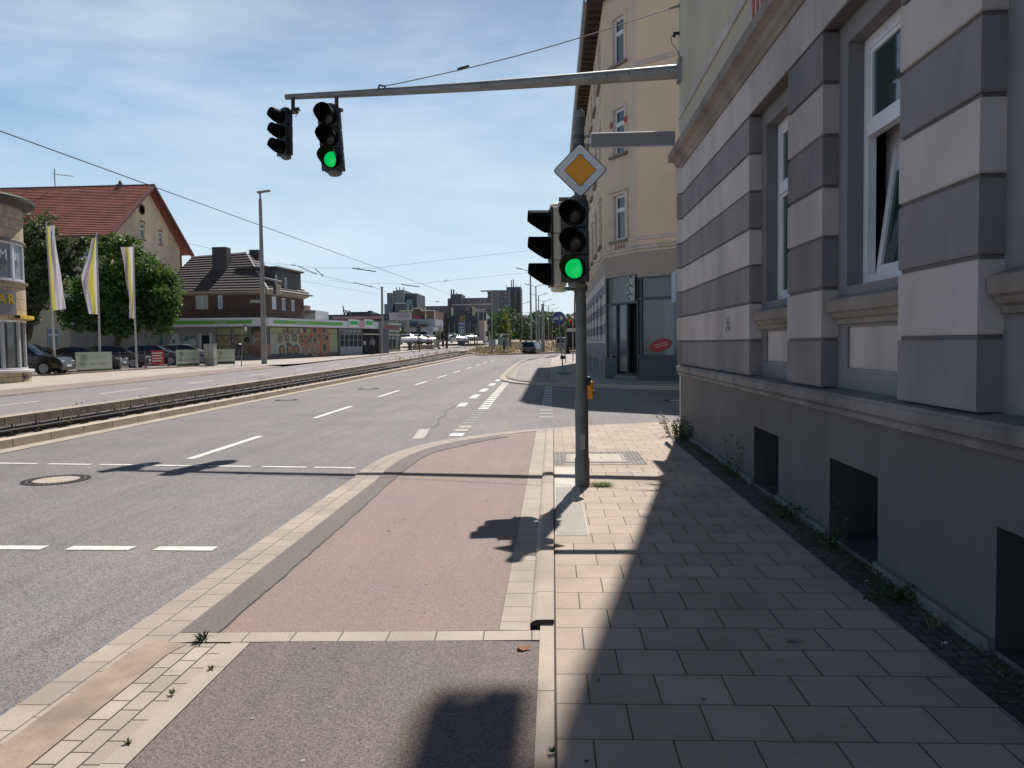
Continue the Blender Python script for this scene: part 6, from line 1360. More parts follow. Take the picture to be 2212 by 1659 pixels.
# ------------------------------------------------------------ people
def person(label, loc, hd, shirt, trousers, hair, lean=0, arm=0, bag=False, h=1.72):
    k = h/1.72; t = thing('person', label, 'person', loc, rad(hd)); me = bpy.data.meshes.new('body')
    L = lean; J = dict(pel=(0, 0, .95), wa=(0, L*.2, 1.12), ch=(0, L*.5, 1.35), ne=(0, L*.62, 1.5), he=(0, L*.72, 1.63), ht=(0, L*.75, 1.7))
    for s, n in ((1, 'r'), (-1, 'l')):
        J.update({'hip'+n: (.1*s, 0, .9), 'kn'+n: (.11*s, .04*s, .5), 'an'+n: (.11*s, -.03+.1*s, .08), 'to'+n: (.12*s, .1+.1*s, .03), 'sh'+n: (.18*s, L*.5, 1.42), 'el'+n: (.25*s, L*.5+.05+arm*.2, 1.14+arm*.12), 'wr'+n: (.22*s, L*.5+.16+arm*.45, .92+arm*.3), 'ha'+n: (.21*s, L*.5+.2+arm*.52, .84+arm*.34)})
    E = [('pel', 'wa'), ('wa', 'ch'), ('ch', 'ne'), ('ne', 'he'), ('he', 'ht')]+[(a+n if a not in ('pel', 'ch') else a, b+n) for n in 'rl' for a, b in (('pel', 'hip'), ('hip', 'kn'), ('kn', 'an'), ('an', 'to'), ('ch', 'sh'), ('sh', 'el'), ('el', 'wr'), ('wr', 'ha'))]
    ks = list(J); me.from_pydata([tuple(c*k for c in J[q]) for q in ks], [(ks.index(a), ks.index(b)) for a, b in E], [])
    ob = bpy.data.objects.new('body', me); COL.objects.link(ob); md = ob.modifiers.new('s', 'SKIN'); RR = dict(pel=.14, wa=.13, ch=.15, ne=.06, he=.095, ht=.06, hip=.095, kn=.065, an=.045, to=.04, sh=.07, el=.045, wr=.035, ha=.035)
    for i, q in enumerate(ks): r = RR.get(q, RR.get(q[:-1], .05))*k; me.skin_vertices[0].data[i].radius = (r, r*.85 if q in ('pel', 'wa', 'ch') else r)
    me.skin_vertices[0].data[0].use_root = True; ob.modifiers.new('u', 'SUBSURF').levels = 1
    dg = bpy.context.evaluated_depsgraph_get(); m2 = bpy.data.meshes.new_from_object(ob.evaluated_get(dg)); bpy.data.objects.remove(ob); sk = M('skin', (.4, .24, .17), .6)
    m2.materials.clear(); m2.materials.append(sk); b = bpy.data.objects.new('body', m2); COL.objects.link(b); b.parent = t
    def shell(nm, test, mat, off=.012):
        mb = MB(); vs = [v.co+v.normal*off for v in m2.vertices]; fs = [list(p.vertices) for p in m2.polygons if test(p.center/k)]
        us = sorted({i for f in fs for i in f}); ix = {v: i for i, v in enumerate(us)}; mb.add([vs[i] for i in us], [[ix[i] for i in f] for f in fs], mat); o = mb.build(nm); o.parent = t; return o
    shell('trousers', lambda c: .1 < c.z < 1.0 and abs(c.x) < .21, trousers, .02); shell('shirt', lambda c: (.97 < c.z < 1.5 and abs(c.x) < .2) or (c.z > 1.12+arm*.1 and abs(c.x) >= .18 and c.z < 1.5), shirt); shell('hair', lambda c: c.z > 1.6 or (c.z > 1.54 and c.y < L*.7-.02), hair, .015); shell('shoes', lambda c: c.z <= .1, BLACKP)
    return t
STRP = paver('striped_knit', (.16, .03, .05), (.16, .03, .05), (.45, .42, .42), 50, .09, mortar=.022, vertical=True); JE = M('pale_trousers', (.5, .48, .52), .9); DK = M('dark_cloth', (.02, .02, .025), .9); HR = M('hair_dark', (.03, .02, .015), .8)
p, g_ = AG(*pn(840, 945)); person('person in striped top and pale trousers bending at the shop window', (p.x-.1, p.y, g_), 150, STRP, JE, HR, .3, .8, h=1.68)
p, g_ = AG(*pn(1263, 940)); person('person in grey top and black trousers walking before the shop entrance', (p.x, p.y, g_), 180, M('grey_top', (.22, .23, .24), .9), DK, HR, .0, .3, h=1.8)
q = AT(*pq(515, 1468), 113); person('person in dark clothes waiting at the tram stop', (q.x, 113, gz(q.x, 113)+.18), 120, DK, DK, HR)
q = AT(*pq(1298, 1432), 150); person('person in dark clothes on the distant path near the parked van', (q.x, 150, gz(q.x, 150)+.1), 90, DK, DK, HR, .1)
# stroller / scooter parked by the entrance
p, g_ = AG(*pn(1120, 930)); t = thing('motor_scooter', 'black scooter with pale windscreen parked at the shop entrance', 'scooter', (p.x, p.y, g_)); B = Matrix.Translation((p.x, p.y, g_))
for y in (-.3, .75): m = MB(); m.lathe([(.12, -.05), (.24, -.05), (.26, 0), (.24, .05), (.12, .05)], TYRE, B @ TX((0, y, .26), ry=rad(90)), 16); m.build('wheel', t)
m = MB(); m.rbox(-.17, .17, .3, 1.0, .4, .8, .08, BLACKP, B); m.rbox(-.2, .2, -.25, -.1, .3, 1.0, .06, BLACKP, B); m.rbox(-.15, .15, -.15, .4, .28, .38, .03, BLACKP, B); m.build('body', t, smooth=40)
m = MB(); m.rbox(-.15, .15, .3, 1.0, .8, .9, .04, DKSTEEL, B); m.build('saddle', t); m = MB(); m.tube([B @ Vector((0, -.3, .26)), B @ Vector((0, -.15, 1.1)), B @ Vector((-.3, -.05, 1.12))], .03, GALV, 6); m.tube([B @ Vector((0, -.15, 1.1)), B @ Vector((.3, -.05, 1.12))], .025, GALV, 6); m.build('handlebar', t); m = MB(); m.rbox(-.2, .2, -.24, -.2, 1.05, 1.45, .015, WHITE, B); m.build('windscreen', t)

# ------------------------------------------------------------ moving and parked vehicles down the road
p = G(1148, 765, -.02); o = car('suv', 'suv_car', 'dark grey SUV seen from behind driving into the bend', paint('car_slate', (.014, .016, .019))); put(o, p.x+.1, p.y+2, -14, -.02)
p = G(1206, 760, 0); t = thing('delivery_van', 'silver van in front of the dark truck', 'van', (p.x+.6, p.y, gz(p.x, p.y)), rad(-8)); VB = Matrix.Translation(t.location) @ Matrix.Rotation(rad(-8), 4, 'Z')
m = MB(); m.rbox(-.95, .95, 0, 5.2, .35, 2.15, .18, SIL, VB); m.build('body', t, smooth=40); m = MB(); m.rbox(-.8, .8, -.02, .1, 1.3, 1.95, .04, CARGL, VB); m.build('rear_window', t)
for sx in (-1, 1):
    for y in (.9, 4.2): m = MB(); m.lathe([(0, -.1), (.34, -.1), (.36, 0), (.34, .08), (0, .08)], TYRE, VB @ TX((sx*.85, y, .36), ry=rad(90)), 16); m.build('wheel', t)
    m = MB(); m.rbox(sx*.85-.06, sx*.85+.06, -.03, .1, .9, 1.3, .02, TAIL, VB); m.build('tail_light', t)
p = G(1236, 764.5, 0); tx = p.x+.1; ty = p.y; gt = gz(tx, ty); kk = ty/1740.
t = thing('box_truck', 'dark box truck with beige header parked at the right kerb', 'truck', (tx, ty, gt)); TB_ = Matrix.Translation((tx+.55, ty, gt))
DKT = M('truck_box_dark', (.007, .007, .008), .8, .1, 2)
m = MB(); m.rbox(-1.25, 1.25, 0, 6.5, 1.0, 3.25, .05, DKT, TB_); 
for k in range(7): m.box(-1.2, 1.2, -.03, -.0, 1.1+k*.28, 1.12+k*.28, DKSTEEL, TB_)
m.build('cargo_box', t); m = MB(); m.rbox(-1.26, 1.26, -.04, 6.5, 2.88, 3.3, .04, M('truck_beige', (.4, .37, .3), .6), TB_); m.build('header', t)
m = MB(); m.rbox(-1.2, 1.2, -.05, .1, 3.35, 3.6, .03, DKT, TB_); m.rbox(-1.25, 1.25, 6.6, 8.4, .6, 2.9, .2, DKT, TB_); m.build('cab', t)
m = MB(); m.rbox(-1.15, 1.15, -.05, .05, .5, .95, .03, BLACKP, TB_); m.build('underrun_bar', t)
for sx in (-1, 1):
    for y in (1.3, 6.9): m = MB(); m.lathe([(0, -.28), (.48, -.28), (.5, 0), (.48, .05), (0, .05)], TYRE, TB_ @ TX((sx*1.0, y, .5), ry=rad(90)), 18); m.build('wheel', t)
    m = MB(); m.rbox(sx*.85-.2, sx*.85+.2, -.09, -.04, .6, .74, .02, TAIL, TB_); m.build('tail_light', t)
base_cars = {c: car('hatch', 'parked_car', lb, mt, 'cars at the dealer lot') for c, mt, lb in (('w', WHT, 'white car in the dealer lot nearest the glass pavilion'), ('s', SIL, 'silver car second in the dealer row'), ('k', BK2, 'black car third in the dealer row'), ('r', REDP, 'dark red car at the end of the dealer row'))}
spots = [('w', 545, 1330, 116), ('s', 615, 1320, 120), ('k', 690, 1335, 121), ('w', 740, 1315, 124), ('s', 800, 1325, 126), ('k', 860, 1320, 128), ('r', 905, 1335, 128), ('s', 965, 1325, 131), ('w', 1010, 1320, 134), ('s', 1690, 1265, 165), ('w', 1760, 1262, 168), ('k', 1830, 1262, 172), ('s', 1400, 1255, 160), ('w', 1530, 1300, 140)]
seen = set(); nm_ = ['white car first in the dealer row by the pavilion', 'silver car second in the dealer row', 'black car third in the dealer row', 'white car fourth in the dealer row behind the signal post', 'silver car fifth in the dealer row', 'black car sixth in the dealer row', 'red car behind the low wall, left of the pale silver one', 'pale silver car before the end of the low wall', 'white car last in the row by the grey boxes', 'silver car before the dark showroom left', 'white car before the dark showroom middle', 'black car before the dark showroom right', 'silver car half hidden by dry grass left of the totem', 'white low car beside the price totem']
for i, (c, u, v, Y) in enumerate(spots):
    q = AT(*pm(u, v), Y); o = base_cars[c] if c not in seen else copy_tree(base_cars[c]); seen.add(c); o['label'] = nm_[i]; zz = gz(q.x, Y)+.12; o.location = (q.x, Y, max(zz, q.z-.05)); o.rotation_euler = (0, 0, rad((200, 215, 190)[i % 3]))
q = AT(*pq(860, 1372), 135); o = copy_tree(base_cars['w']); o['label'] = 'white car just showing above the roof of the grey SUV'; o.location = (q.x, 140, gz(q.x, 140)+.1); o.rotation_euler = (0, 0, rad(70))

# ------------------------------------------------------------ signs on the right pavement
p = G(*pd(485, 1190), .09); t = thing('sign_post', 'slim leaning sign post on the far island', 'post', (p.x, p.y, .09)); PYS = p.y; tp = AT(*pd(441, 660), PYS); tb = AT(*pd(484, 1188), PYS)
m = MB(); m.tube([tb, AT(*pd(465, 950), PYS), tp], .033, GALV, 8); m.build('post', t)
m = MB(); V, Fc = [], []; rnd = random.Random(4)
for k in range(160): leafquad(V, Fc, Vector((tb.x+rnd.gauss(0, .22), PYS+rnd.gauss(0, .2), .1+rnd.random()*.06)), .05, rnd)
m.add(V, Fc, LEAFA); tag(m.build('weed_patch'), 'dark weeds around the foot of the leaning sign post', 'weed')
t = thing('cycle_path_sign', 'round blue sign with bicycle and pedestrians', 'road sign', (tp.x, PYS, tp.z)); BLU = M('sign_blue', (.012, .07, .25), .4, .05, 6); X = TX((tp.x, PYS-.06, tp.z), rx=rad(90)); R0 = .3
m = MB(); m.lathe([(0, -.02), (R0, -.02), (R0, 0), (0, 0)], GALV, X, 32); m.build('back_plate', t); m = MB(); m.lathe([(0, 0), (R0, 0), (R0, .006), (0, .006)], BLU, X, 32); m.build('blue_disc', t)
m = MB(); S = WHITE; m.box(-.005, .005, -.28, .28, .008, .012, S, X)
for cx in (-.2, -.08): m.lathe([(.04, .008), (.055, .008), (.055, .012), (.04, .012)], S, X @ TX((cx, -.03, 0)), 16)
for a, b in (((-.2, -.03), (-.165, .05)), ((-.165, .05), (-.1, .05)), ((-.1, .05), (-.08, -.03)), ((-.165, .05), (-.13, -.03)), ((-.13, -.03), (-.1, .05)), ((-.1, .05), (-.095, .08))): m.tube([X @ Vector((*a, .011)), X @ Vector((*b, .011))], .007, S, 5)
for cx, s_ in ((.09, 1), (.17, .65)):
    m.lathe([(0, .012), (.03*s_, .012)], S, X @ TX((cx, .11*s_+.02-.05*(1-s_), 0)), 12)
    m.add([X @ Vector((cx+a*s_, b*s_-.05*(1-s_), .012)) for a, b in ((-.035, .1), (.035, .1), (.045, -.02), (.03, -.15), (0, -.06), (-.03, -.15), (-.045, -.02))], [(0, 1, 2, 3, 4, 5, 6)], S)
m.build('white_symbols', t)
a = AT(*pd(455, 1015), PYS); b = AT(*pd(505, 1047), PYS); m = MB(); m.rbox(a.x, b.x, PYS-.06, PYS+.06, b.z, a.z, .01, BLACKP); tag(m.build('post_box'), 'small dark box halfway up the leaning sign post', 'box')
Yx = 62; t = thing('level_crossing_sign', 'white and red diagonal cross with a red lamp above the truck', 'road sign', tuple(AT(*pq(1600, 970), Yx)))
m = MB()
for (x0, y0, x1, y1) in ((1555, 942, 1660, 1000), (1555, 1000, 1660, 942)): m.tube([AT(*pq(x0, y0), Yx), AT(*pq(x1, y1), Yx)], .04, WHITE, 4)
m.build('cross', t); m = MB(); a = AT(*pq(1605, 970), Yx+.1); m.tube([(a.x, Yx+.1, .1), (a.x, Yx+.1, a.z)], .04, GALV, 6); m.build('post', t)
m = MB(); a, b = AT(*pq(1552, 985), Yx), AT(*pq(1585, 1080), Yx); m.rbox(a.x, b.x, Yx-.1, Yx+.1, b.z, a.z, .03, BLACKP); m.build('signal_housing', t); m = MB(); m.lathe([(0, .01), (.1, .0)], M('red_lamp', (.4, .01, .01), .4, emit=((.8, .02, .02), .2)), TX(((a.x+b.x)/2, Yx-.11, a.z-.2), rx=rad(90)), 14); m.build('red_lamp', t)
t = thing('warning_sign', 'red edged triangular warning sign behind the round blue sign', 'road sign', tuple(AT(*pq(1490, 1060), 58))); a, b, c = AT(*pq(1455, 1083), 58), AT(*pq(1515, 1083), 58), AT(*pq(1488, 1030), 58)
m = MB(); m.add([a, b, c, a+Vector((0, .02, 0)), b+Vector((0, .02, 0)), c+Vector((0, .02, 0))], [(0, 1, 2), (3, 4, 5), (0, 1, 4, 3), (1, 2, 5, 4), (2, 0, 3, 5)], M('sign_red', (.45, .02, .02), .5)); m.build('red_edge', t)
g3 = (a+b+c)/3; m = MB(); m.add([g3+(q-g3)*.55+Vector((0, -.01, 0)) for q in (a, b, c)], [(0, 1, 2)], WHITE); m.build('white_field', t); m = MB(); m.tube([(g3.x, 58.03, .1), (g3.x, 58.03, a.z)], .03, GALV, 6); m.build('post', t)

# ------------------------------------------------------------ middle distance buildings
def bx(m, z_, x0, y0, x1, y1, Y, d, mat, base=None):
    a, b = AT(*z_(x0, y0), Y), AT(*z_(x1, y1), Y); zb = b.z if base is None else base
    m.box(a.x, b.x, Y, Y+d, zb, a.z, mat); return a.x, b.x, zb, a.z
def bld(name, label, cat, Y, z_, parts, mats=None):
    f = parts[0]; a = AT(*z_(f[1], f[4]), Y); t = thing(name, label, cat, (a.x, Y, gz(a.x, Y))); R_ = []
    for p in parts:
        m = MB(); dy = p[7] if len(p) > 7 else 0; r = bx(m, z_, p[1], p[2], p[3], p[4], Y+dy, p[5], p[6], None if p[4] is not None and len(p) <= 8 else gz(a.x, Y)-1); m.build(p[0], t); R_.append(r)
    return t, R_
HG, HG2, HG3, HW = M('hazy_tower_grey', (.2, .215, .24), .8, .08, .05), M('hazy_tower_brown', (.19, .17, .17), .8, .08, .05), M('hazy_tower_dark', (.1, .108, .13), .8, .08, .05), glass('tower_window', (.25, .29, .33), .3)  # tower colours raised: distance haze is painted into them
def grid(t, z_, Y, x0, x1, y0, y1, nx, ny, w_, h, mat=HW, name='window', skip=0, rnd=random.Random(2)):
    for i in range(nx):
        for j in range(ny):
            if skip and rnd.random() < skip: continue
            x = x0+(x1-x0)*(i+.5)/nx; y = y0+(y1-y0)*(j+.5)/ny; a, b = AT(*z_(x-w_/2, y-h/2), Y), AT(*z_(x+w_/2, y+h/2), Y)
            m = MB(); m.box(a.x, b.x, Y-.12, Y+.05, b.z, a.z, mat); m.build(name, t)
t, _ = bld('high_rise', 'stepped grey high rise block with antennas on the left skyline', 'building', 380, pm, [('left_block', 200, 385, 300, 800, 30, HG), ('lift_tower', 308, 345, 375, 800, 25, HG, -3), ('main_tower', 365, 330, 515, 800, 25, HG, -6), ('right_block', 512, 395, 758, 800, 25, HG3, -2), ('low_wing', 150, 590, 305, 800, 20, M('tower_blue', (.16, .2, .25), .8, .08, .05), -8), ('glazed_bay', 565, 510, 665, 800, 3, M('bay_glass', (.2, .27, .31), .4), -5), ('front_block', 345, 580, 570, 800, 20, HG3, -14)])
grid(t, pm, 377.8, 525, 750, 405, 440, 6, 1, 14, 26, M('window_dark_far', (.25, .25, .27), .6)); grid(t, pm, 371.5, 170, 290, 640, 740, 4, 3, 18, 12)
m = MB()
for x in (375, 437, 510): a = AT(*pm(x, 280), 380); b = AT(*pm(x, 335), 380); m.tube([b, a], .25, DKSTEEL, 4)
m.build('antennas', t)['kind'] = 'stuff'
m = MB(); a, b = AT(*pm(345, 572), 365), AT(*pm(562, 580), 365); m.box(a.x, b.x, 364, 364.5, b.z, a.z, WHITE); m.build('roof_edge', t)
t, _ = bld('high_rise', 'long brown grey slab block with dark stair tower in the middle skyline', 'building', 420, pm, [('slab', 1330, 485, 2140, 800, 18, HG2), ('stair_tower', 1372, 408, 1582, 800, 18, HG3, -5), ('low_slab', 760, 632, 1375, 800, 18, HG2, -2), ('left_end', 1318, 498, 1375, 800, 18, HG2, -3)])
grid(t, pm, 419.6, 1590, 2120, 500, 560, 7, 1, 40, 26, skip=.2); grid(t, pm, 419.6, 1570, 2120, 650, 710, 7, 1, 40, 30, skip=.2); grid(t, pm, 417.6, 800, 1340, 655, 700, 7, 1, 36, 26, skip=.3); grid(t, pm, 414.6, 1390, 1460, 525, 550, 1, 1, 60, 16, HG)
m = MB()
for x in (1390, 1432, 1485): a = AT(*pm(x, 320 if x < 1480 else 390), 418); b = AT(*pm(x, 410), 418); m.tube([b, a], .45, DKSTEEL, 4)
m.build('antennas', t)['kind'] = 'stuff'
t, _ = bld('high_rise', 'tall ribbed brown tower block with dark windowless core on its right', 'building', 350, pq, [('front_block', 320, 545, 455, 1100, 20, HG2), ('window_block', 440, 545, 620, 1100, 18, HG2, 1.5), ('ribbed_block', 600, 548, 700, 1100, 18, M('tower_ribbed', (.1, .09, .09), .8, .1, .5), 3), ('dark_core', 548, 495, 785, 1100, 18, HG3, 9), ('left_wing', 248, 575, 330, 1100, 18, HG2, 2), ('roof_slab', 235, 545, 325, 575, 20, M('tower_pale', (.3, .3, .31)), -1)])
grid(t, pq, 351.2, 440, 620, 560, 940, 3, 6, 26, 28, skip=.1); grid(t, pq, 351.8, 252, 318, 590, 650, 2, 1, 18, 30)
m = MB()
for x, y in ((632, 385), (660, 372), (545, 450), (712, 440), (772, 450)): a = AT(*pq(x, y), 360); b = AT(*pq(x, 500), 360); m.tube([b, a], .3 if y < 400 else .12, DKSTEEL, 4)
m.build('antennas', t)['kind'] = 'stuff'
# dark showroom with white corner
SHD = M('showroom_dark', (.055, .06, .075), .6, .06, .3); SHG = glass('showroom_glass', (.02, .03, .035), .15); SHL = M('showroom_light', (.28, .29, .31), .6, .05, .4)
t, _ = bld('car_showroom', 'dark grey flat showroom with glass front and pale corner', 'building', 172, pm, [('upper_wall', 1095, 765, 1980, 935, 25, SHD), ('glass_front', 1110, 935, 1975, 1260, 22, SHG, .6), ('annex', 1900, 890, 2000, 1260, 8, M('showroom_pink', (.4, .32, .29), .7, .05, .5), -4)])
m = MB(); a, b, c, d = AT(*pm(1980, 755), 172), AT(*pm(2100, 850), 196), AT(*pm(2100, 960), 196), AT(*pm(1980, 900), 172); o_ = Vector((.3, 3, 0)); m.add([a, b, c, d, a+o_, b+o_, c+o_, d+o_], [(0, 1, 2, 3), (4, 5, 6, 7), (0, 1, 5, 4), (2, 3, 7, 6), (1, 2, 6, 5)], SHL); m.build('pale_side_wall', t)
for k, x in enumerate((1985, 2015, 2045, 2072, 2095)): m = MB(); a, b = AT(*pm(x, 900+k*14), 174+5*k), AT(*pm(x, 1300), 174+5*k); m.box(a.x-.22, a.x+.22, 174+5*k, 174.5+5*k, b.z, a.z, WHITE if k % 2 else SHL); m.build('column', t)
for x in (1350, 1450, 1560, 1700, 1735, 1845): m = MB(); a, b = AT(*pm(x, 935), 171.7), AT(*pm(x, 1260), 171.7); m.box(a.x-.12, a.x+.12, 171.6, 172, b.z, a.z, HG); m.build('glazing_bar', t)
# cream gantry building, white halls and signs
GC = M('gantry_cream', (.55, .52, .38), .7, .05, 1); HB = M('hall_brown', (.16, .1, .085), .8, .15, .8); HWH = M('hall_white', (.36, .37, .38), .7, .06, .5); HBL = M('hall_blue', (.02, .09, .18), .6)
t, _ = bld('retail_hall', 'brown hall framed by cream coloured steps behind the car dealer', 'building', 158, pm, [('wall', 450, 720, 1080, 870, 15, HB), ('raised_part', 680, 672, 838, 722, 12, HB), ('red_panel', 690, 812, 830, 865, 2, M('hall_red', (.25, .04, .06), .7), -1.2)])
for (x0, y0, x1, y1) in ((440, 712, 680, 724), (674, 664, 842, 674), (674, 664, 684, 722), (834, 664, 844, 722), (838, 706, 1092, 718), (1078, 712, 1096, 1255), (915, 650, 935, 1250)):
    m = MB(); a, b = AT(*pm(x0, y0), 157), AT(*pm(x1, y1), 157); m.box(a.x, b.x, 156.4, 156.9, b.z, a.z, GC); m.build('cream_trim', t)
t, _ = bld('retail_hall', 'low white and grey hall with blue sign behind the parked dealer cars', 'building', 146, pm, [('upper_band', 520, 870, 1090, 1000, 12, HWH, 2), ('dark_gap', 590, 960, 930, 1012, 3, SHD, -.5), ('lower_band', 520, 1015, 1060, 1100, 10, HWH), ('dark_front', 530, 1100, 1090, 1300, 8, DARK, .5), ('blue_sign', 592, 905, 770, 962, 1, HBL, -.9), ('grey_ribbed_wall', 360, 880, 590, 1000, 6, HG, 1)])
t, _ = bld('low_building', 'long dark flat roofed building with red panels behind the supermarket', 'building', 128, pn, [('roof_band', -560, 215, 1570, 300, 14, SHD), ('roof_box', 780, 148, 1225, 215, 6, SHD, 2), ('pink_panels', 525, 232, 1420, 272, 1, M('panel_pink', (.3, .2, .21), .7, .3, .4), -.8), ('wall', 700, 300, 1570, 900, 8, HG, .5), ('box_chimney', 1175, 122, 1228, 150, 2, SHD, 2)])
m = MB(); 
for (x0, y0, x1, y1) in ((722, 35, 740, 215), (715, 120, 850, 135), (780, 120, 740, 200), (850, 130, 860, 215)): m.tube([AT(*pn(x0, y0), 130), AT(*pn(x1, y1), 130)], .12, GALV, 4)
m.build('roof_mast', t)
t, _ = bld('terrace_building', 'small pale building with brick top beside the brown house', 'building', 100, pb, [('pale_wall', 1470, 895, 1612, 990, 6, HWH), ('brick_stub', 1460, 840, 1486, 930, 3, HB, -1), ('railing', 1500, 900, 1612, 925, .2, GALV, -.3)])
# white billboard on posts
t = thing('billboard', 'wide white billboard with blurred grey print on posts beside the glass pavilion', 'billboard', tuple(AT(*pm(440, 870), 118))); m = MB(); bx(m, pm, 242, 748, 645, 878, 118, .4, M('billboard_white', (.4, .39, .4), .6, .05, 1)); m.build('board', t)
m = MB(); bx(m, pm, 385, 790, 600, 840, 117.9, .09, M('billboard_print', (.3, .29, .33), .6, .1, 3)); m.build('blurred_print', t)
for x in (320, 362, 580): m = MB(); a, b = AT(*pm(x, 878), 118.2), AT(*pm(x, 1250), 118.2); m.box(a.x-.2, a.x+.2, 118.1, 118.4, b.z, a.z, CONC); m.build('post', t)
# glass pavilion
g1, g2 = G(*pm(150, 1480), .12), G(*pm(522, 1462), .12); gA, gB = (g1.x-.6, g1.y+.5), (g2.x-.6, g2.y+.5); Xp, Lp = FR(gA, gB); fp = PL(gA, gB); gg = gz(*gA)+.1
t = thing('glass_pavilion', 'glazed car pavilion with brown fascia reflecting parked cars', 'building', (gA[0], gA[1], gg)); zt = fp(pm(160, 960))[1]; zf = fp(pm(160, 1075))[1]; zm = fp(pm(160, 1155))[1]
m = MB(); m.box(-1.5, Lp, 0, 8, zf, zt, M('pavilion_fascia', (.15, .12, .1), .6, .1, 1), Xp); m.box(-1.7, Lp+.2, -.1, 8.2, zt, zt+.12, WHITE, Xp); m.build('fascia', t)
m = MB(); m.box(.5, Lp*.8, -.04, 0, zf+.25, zt-.3, M('pavilion_red', (.22, .06, .04), .6, .2, 2), Xp); m.build('faded_lettering', t)
m = MB(); m.box(0, Lp, .1, .15, gg, zf, glass('pavilion_glass', (.05, .065, .055), .05), Xp); m.box(0, Lp, .0, .2, gg-.2, gg+.35, CONC, Xp); m.build('glass_wall', t)
for k in range(6): m = MB(); m.box(Lp*k/5-.05, Lp*k/5+.05, .02, .12, gg, zf, GALV, Xp); m.build('mullion', t)
for z in (zm, zf-.05): m = MB(); m.box(0, Lp, .0, .1, z-.05, z+.05, CREAM, Xp); m.build('transom', t)
m = MB(); m.box(-1.6, -.1, .0, 6, gg, zt, HG, Xp); m.build('end_wall', t)
# price totem
t = thing('price_totem', 'tall blue totem sign with pale panels and yellow top at the filling station', 'sign', tuple(AT(*pm(1570, 1350), 150)))
m = MB(); bx(m, pm, 1500, 800, 1635, 1360, 150, .6, M('totem_blue', (.03, .05, .1), .5)); m.build('board', t); m = MB(); bx(m, pm, 1540, 805, 1635, 915, 149.9, .3, M('totem_yellow', (.2, .16, .05), .6)); m.build('yellow_panel', t)
for y in (935, 985, 1005, 1040, 1055, 1082, 1100, 1140): 
    if y in (935, 1005, 1055, 1100): m = MB(); bx(m, pm, 1522, y, 1625, y+34, 149.9, .3, M('totem_panel', (.3, .33, .4), .5)); m.build('pale_panel', t)
t = thing('tall_banner', 'narrow dark banner with white and red letters before the showroom', 'banner', tuple(AT(*pm(1255, 1200), 148))); m = MB(); bx(m, pm, 1235, 880, 1275, 1200, 148, .15, M('banner_dark', (.02, .02, .025))); m.build('cloth', t)
for k in range(6): m = MB(); bx(m, pm, 1245, 900+k*48, 1268, 925+k*48, 147.9, .1, WHITE if k % 2 else RED); m.build('letter_patch', t)
t = thing('flag_sign', 'pale frame sign with two panels left of the dark lettered banner', 'sign', tuple(AT(*pm(1160, 1110), 140)))
for (x0, y0, x1, y1) in ((1100, 905, 1225, 912), (1222, 905, 1230, 1110), (1140, 905, 1148, 1110)): m = MB(); bx(m, pm, x0, y0, x1, y1, 140, .2, WHITE); m.build('frame_bar', t)
m = MB(); bx(m, pm, 1148, 980, 1215, 1100, 140.1, .2, HWH); m.build('panel', t)
t = thing('white_signs', 'small stacked white and blue signs on a thin post before the hall', 'sign', tuple(AT(*pm(1000, 1250), 138)))
for (x0, y0, x1, y1, mt) in ((970, 990, 1045, 1030, M('sign_sky', (.3, .4, .48))), (930, 1045, 1045, 1075, M('sign_sky2', (.2, .3, .36))), (930, 1100, 1050, 1160, HWH), (960, 1160, 970, 1250, GALV)): m = MB(); bx(m, pm, x0, y0, x1, y1, 138, .15, mt); m.build('panel' if x1-x0 > 20 else 'post', t)
m = MB(); bx(m, pm, 675, 1345, 1062, 1425, 114, .4, M('lot_wall', (.36, .3, .24), .85, .15, 1, grime=.3), None); tag(m.build('low_wall'), 'low beige wall in front of the dealer cars', 'wall')
for i, (x0, x1, mt, lb) in enumerate(((1062, 1100, GC, 'yellowish cabinet at the end of the low wall'), (1105, 1135, CONC, 'grey cabinet beside the yellowish one'), (1138, 1165, CONC, 'last grey cabinet in the row beside the road'))):
    m = MB(); bx(m, pm, x0, 1250+4*i, x1, 1400-2*i, 116, .6, mt); bx(m, pm, x0-2, 1245+4*i, x1+2, 1252+4*i, 115.95, .7, GALV); tag(m.build('roadside_cabinet'), lb, 'cabinet')
for i, (x0, x1, y0, y1) in enumerate(((1210, 1245, 1240, 1380), (590, 640, 1290, 1430))):
    m = MB(); bx(m, pm, x0, y0, x1, y1, 112, .7, M('bin_dark', (.03, .035, .035), .6)); bx(m, pm, x0-3, y0-12, x1+3, y0, 111.9, .9, DKSTEEL); tag(m.build('dark_container'), ('dark container beside the timber post', 'dark container before the white dealer car')[i], 'container')
# tram stop shelter and crash rail
t = thing('tram_shelter', 'small glass shelter with white roof beyond the dark mast', 'shelter', tuple(AT(*pq(470, 1450), 122)))
m = MB(); bx(m, pq, 410, 1240, 590, 1256, 122, 2, HWH); m.build('roof', t)
for x in (415, 500, 585): m = MB(); bx(m, pq, x-4, 1256, x+4, 1465, 122, .1, GALV); m.build('post', t)
m = MB(); bx(m, pq, 415, 1300, 585, 1420, 123.8, .05, glass('shelter_glass', (.12, .14, .14))); m.build('glass_back', t)
for i, (x, w2) in enumerate(((285, 40), (355, 34), (550, 60))):
    m = MB(); bx(m, pq, x-w2/2, 1330, x+w2/2, 1450, 124, 1.2, M('case_pale', (.32, .35, .36), .5)); bx(m, pq, x-w2/2-3, 1322, x+w2/2+3, 1332, 123.9, 1.4, GALV); tag(m.build('ticket_machine'), ('pale box left of the dark mast foot', 'pale box right of the dark mast foot', 'pale wide box behind the waiting person')[i], 'box')
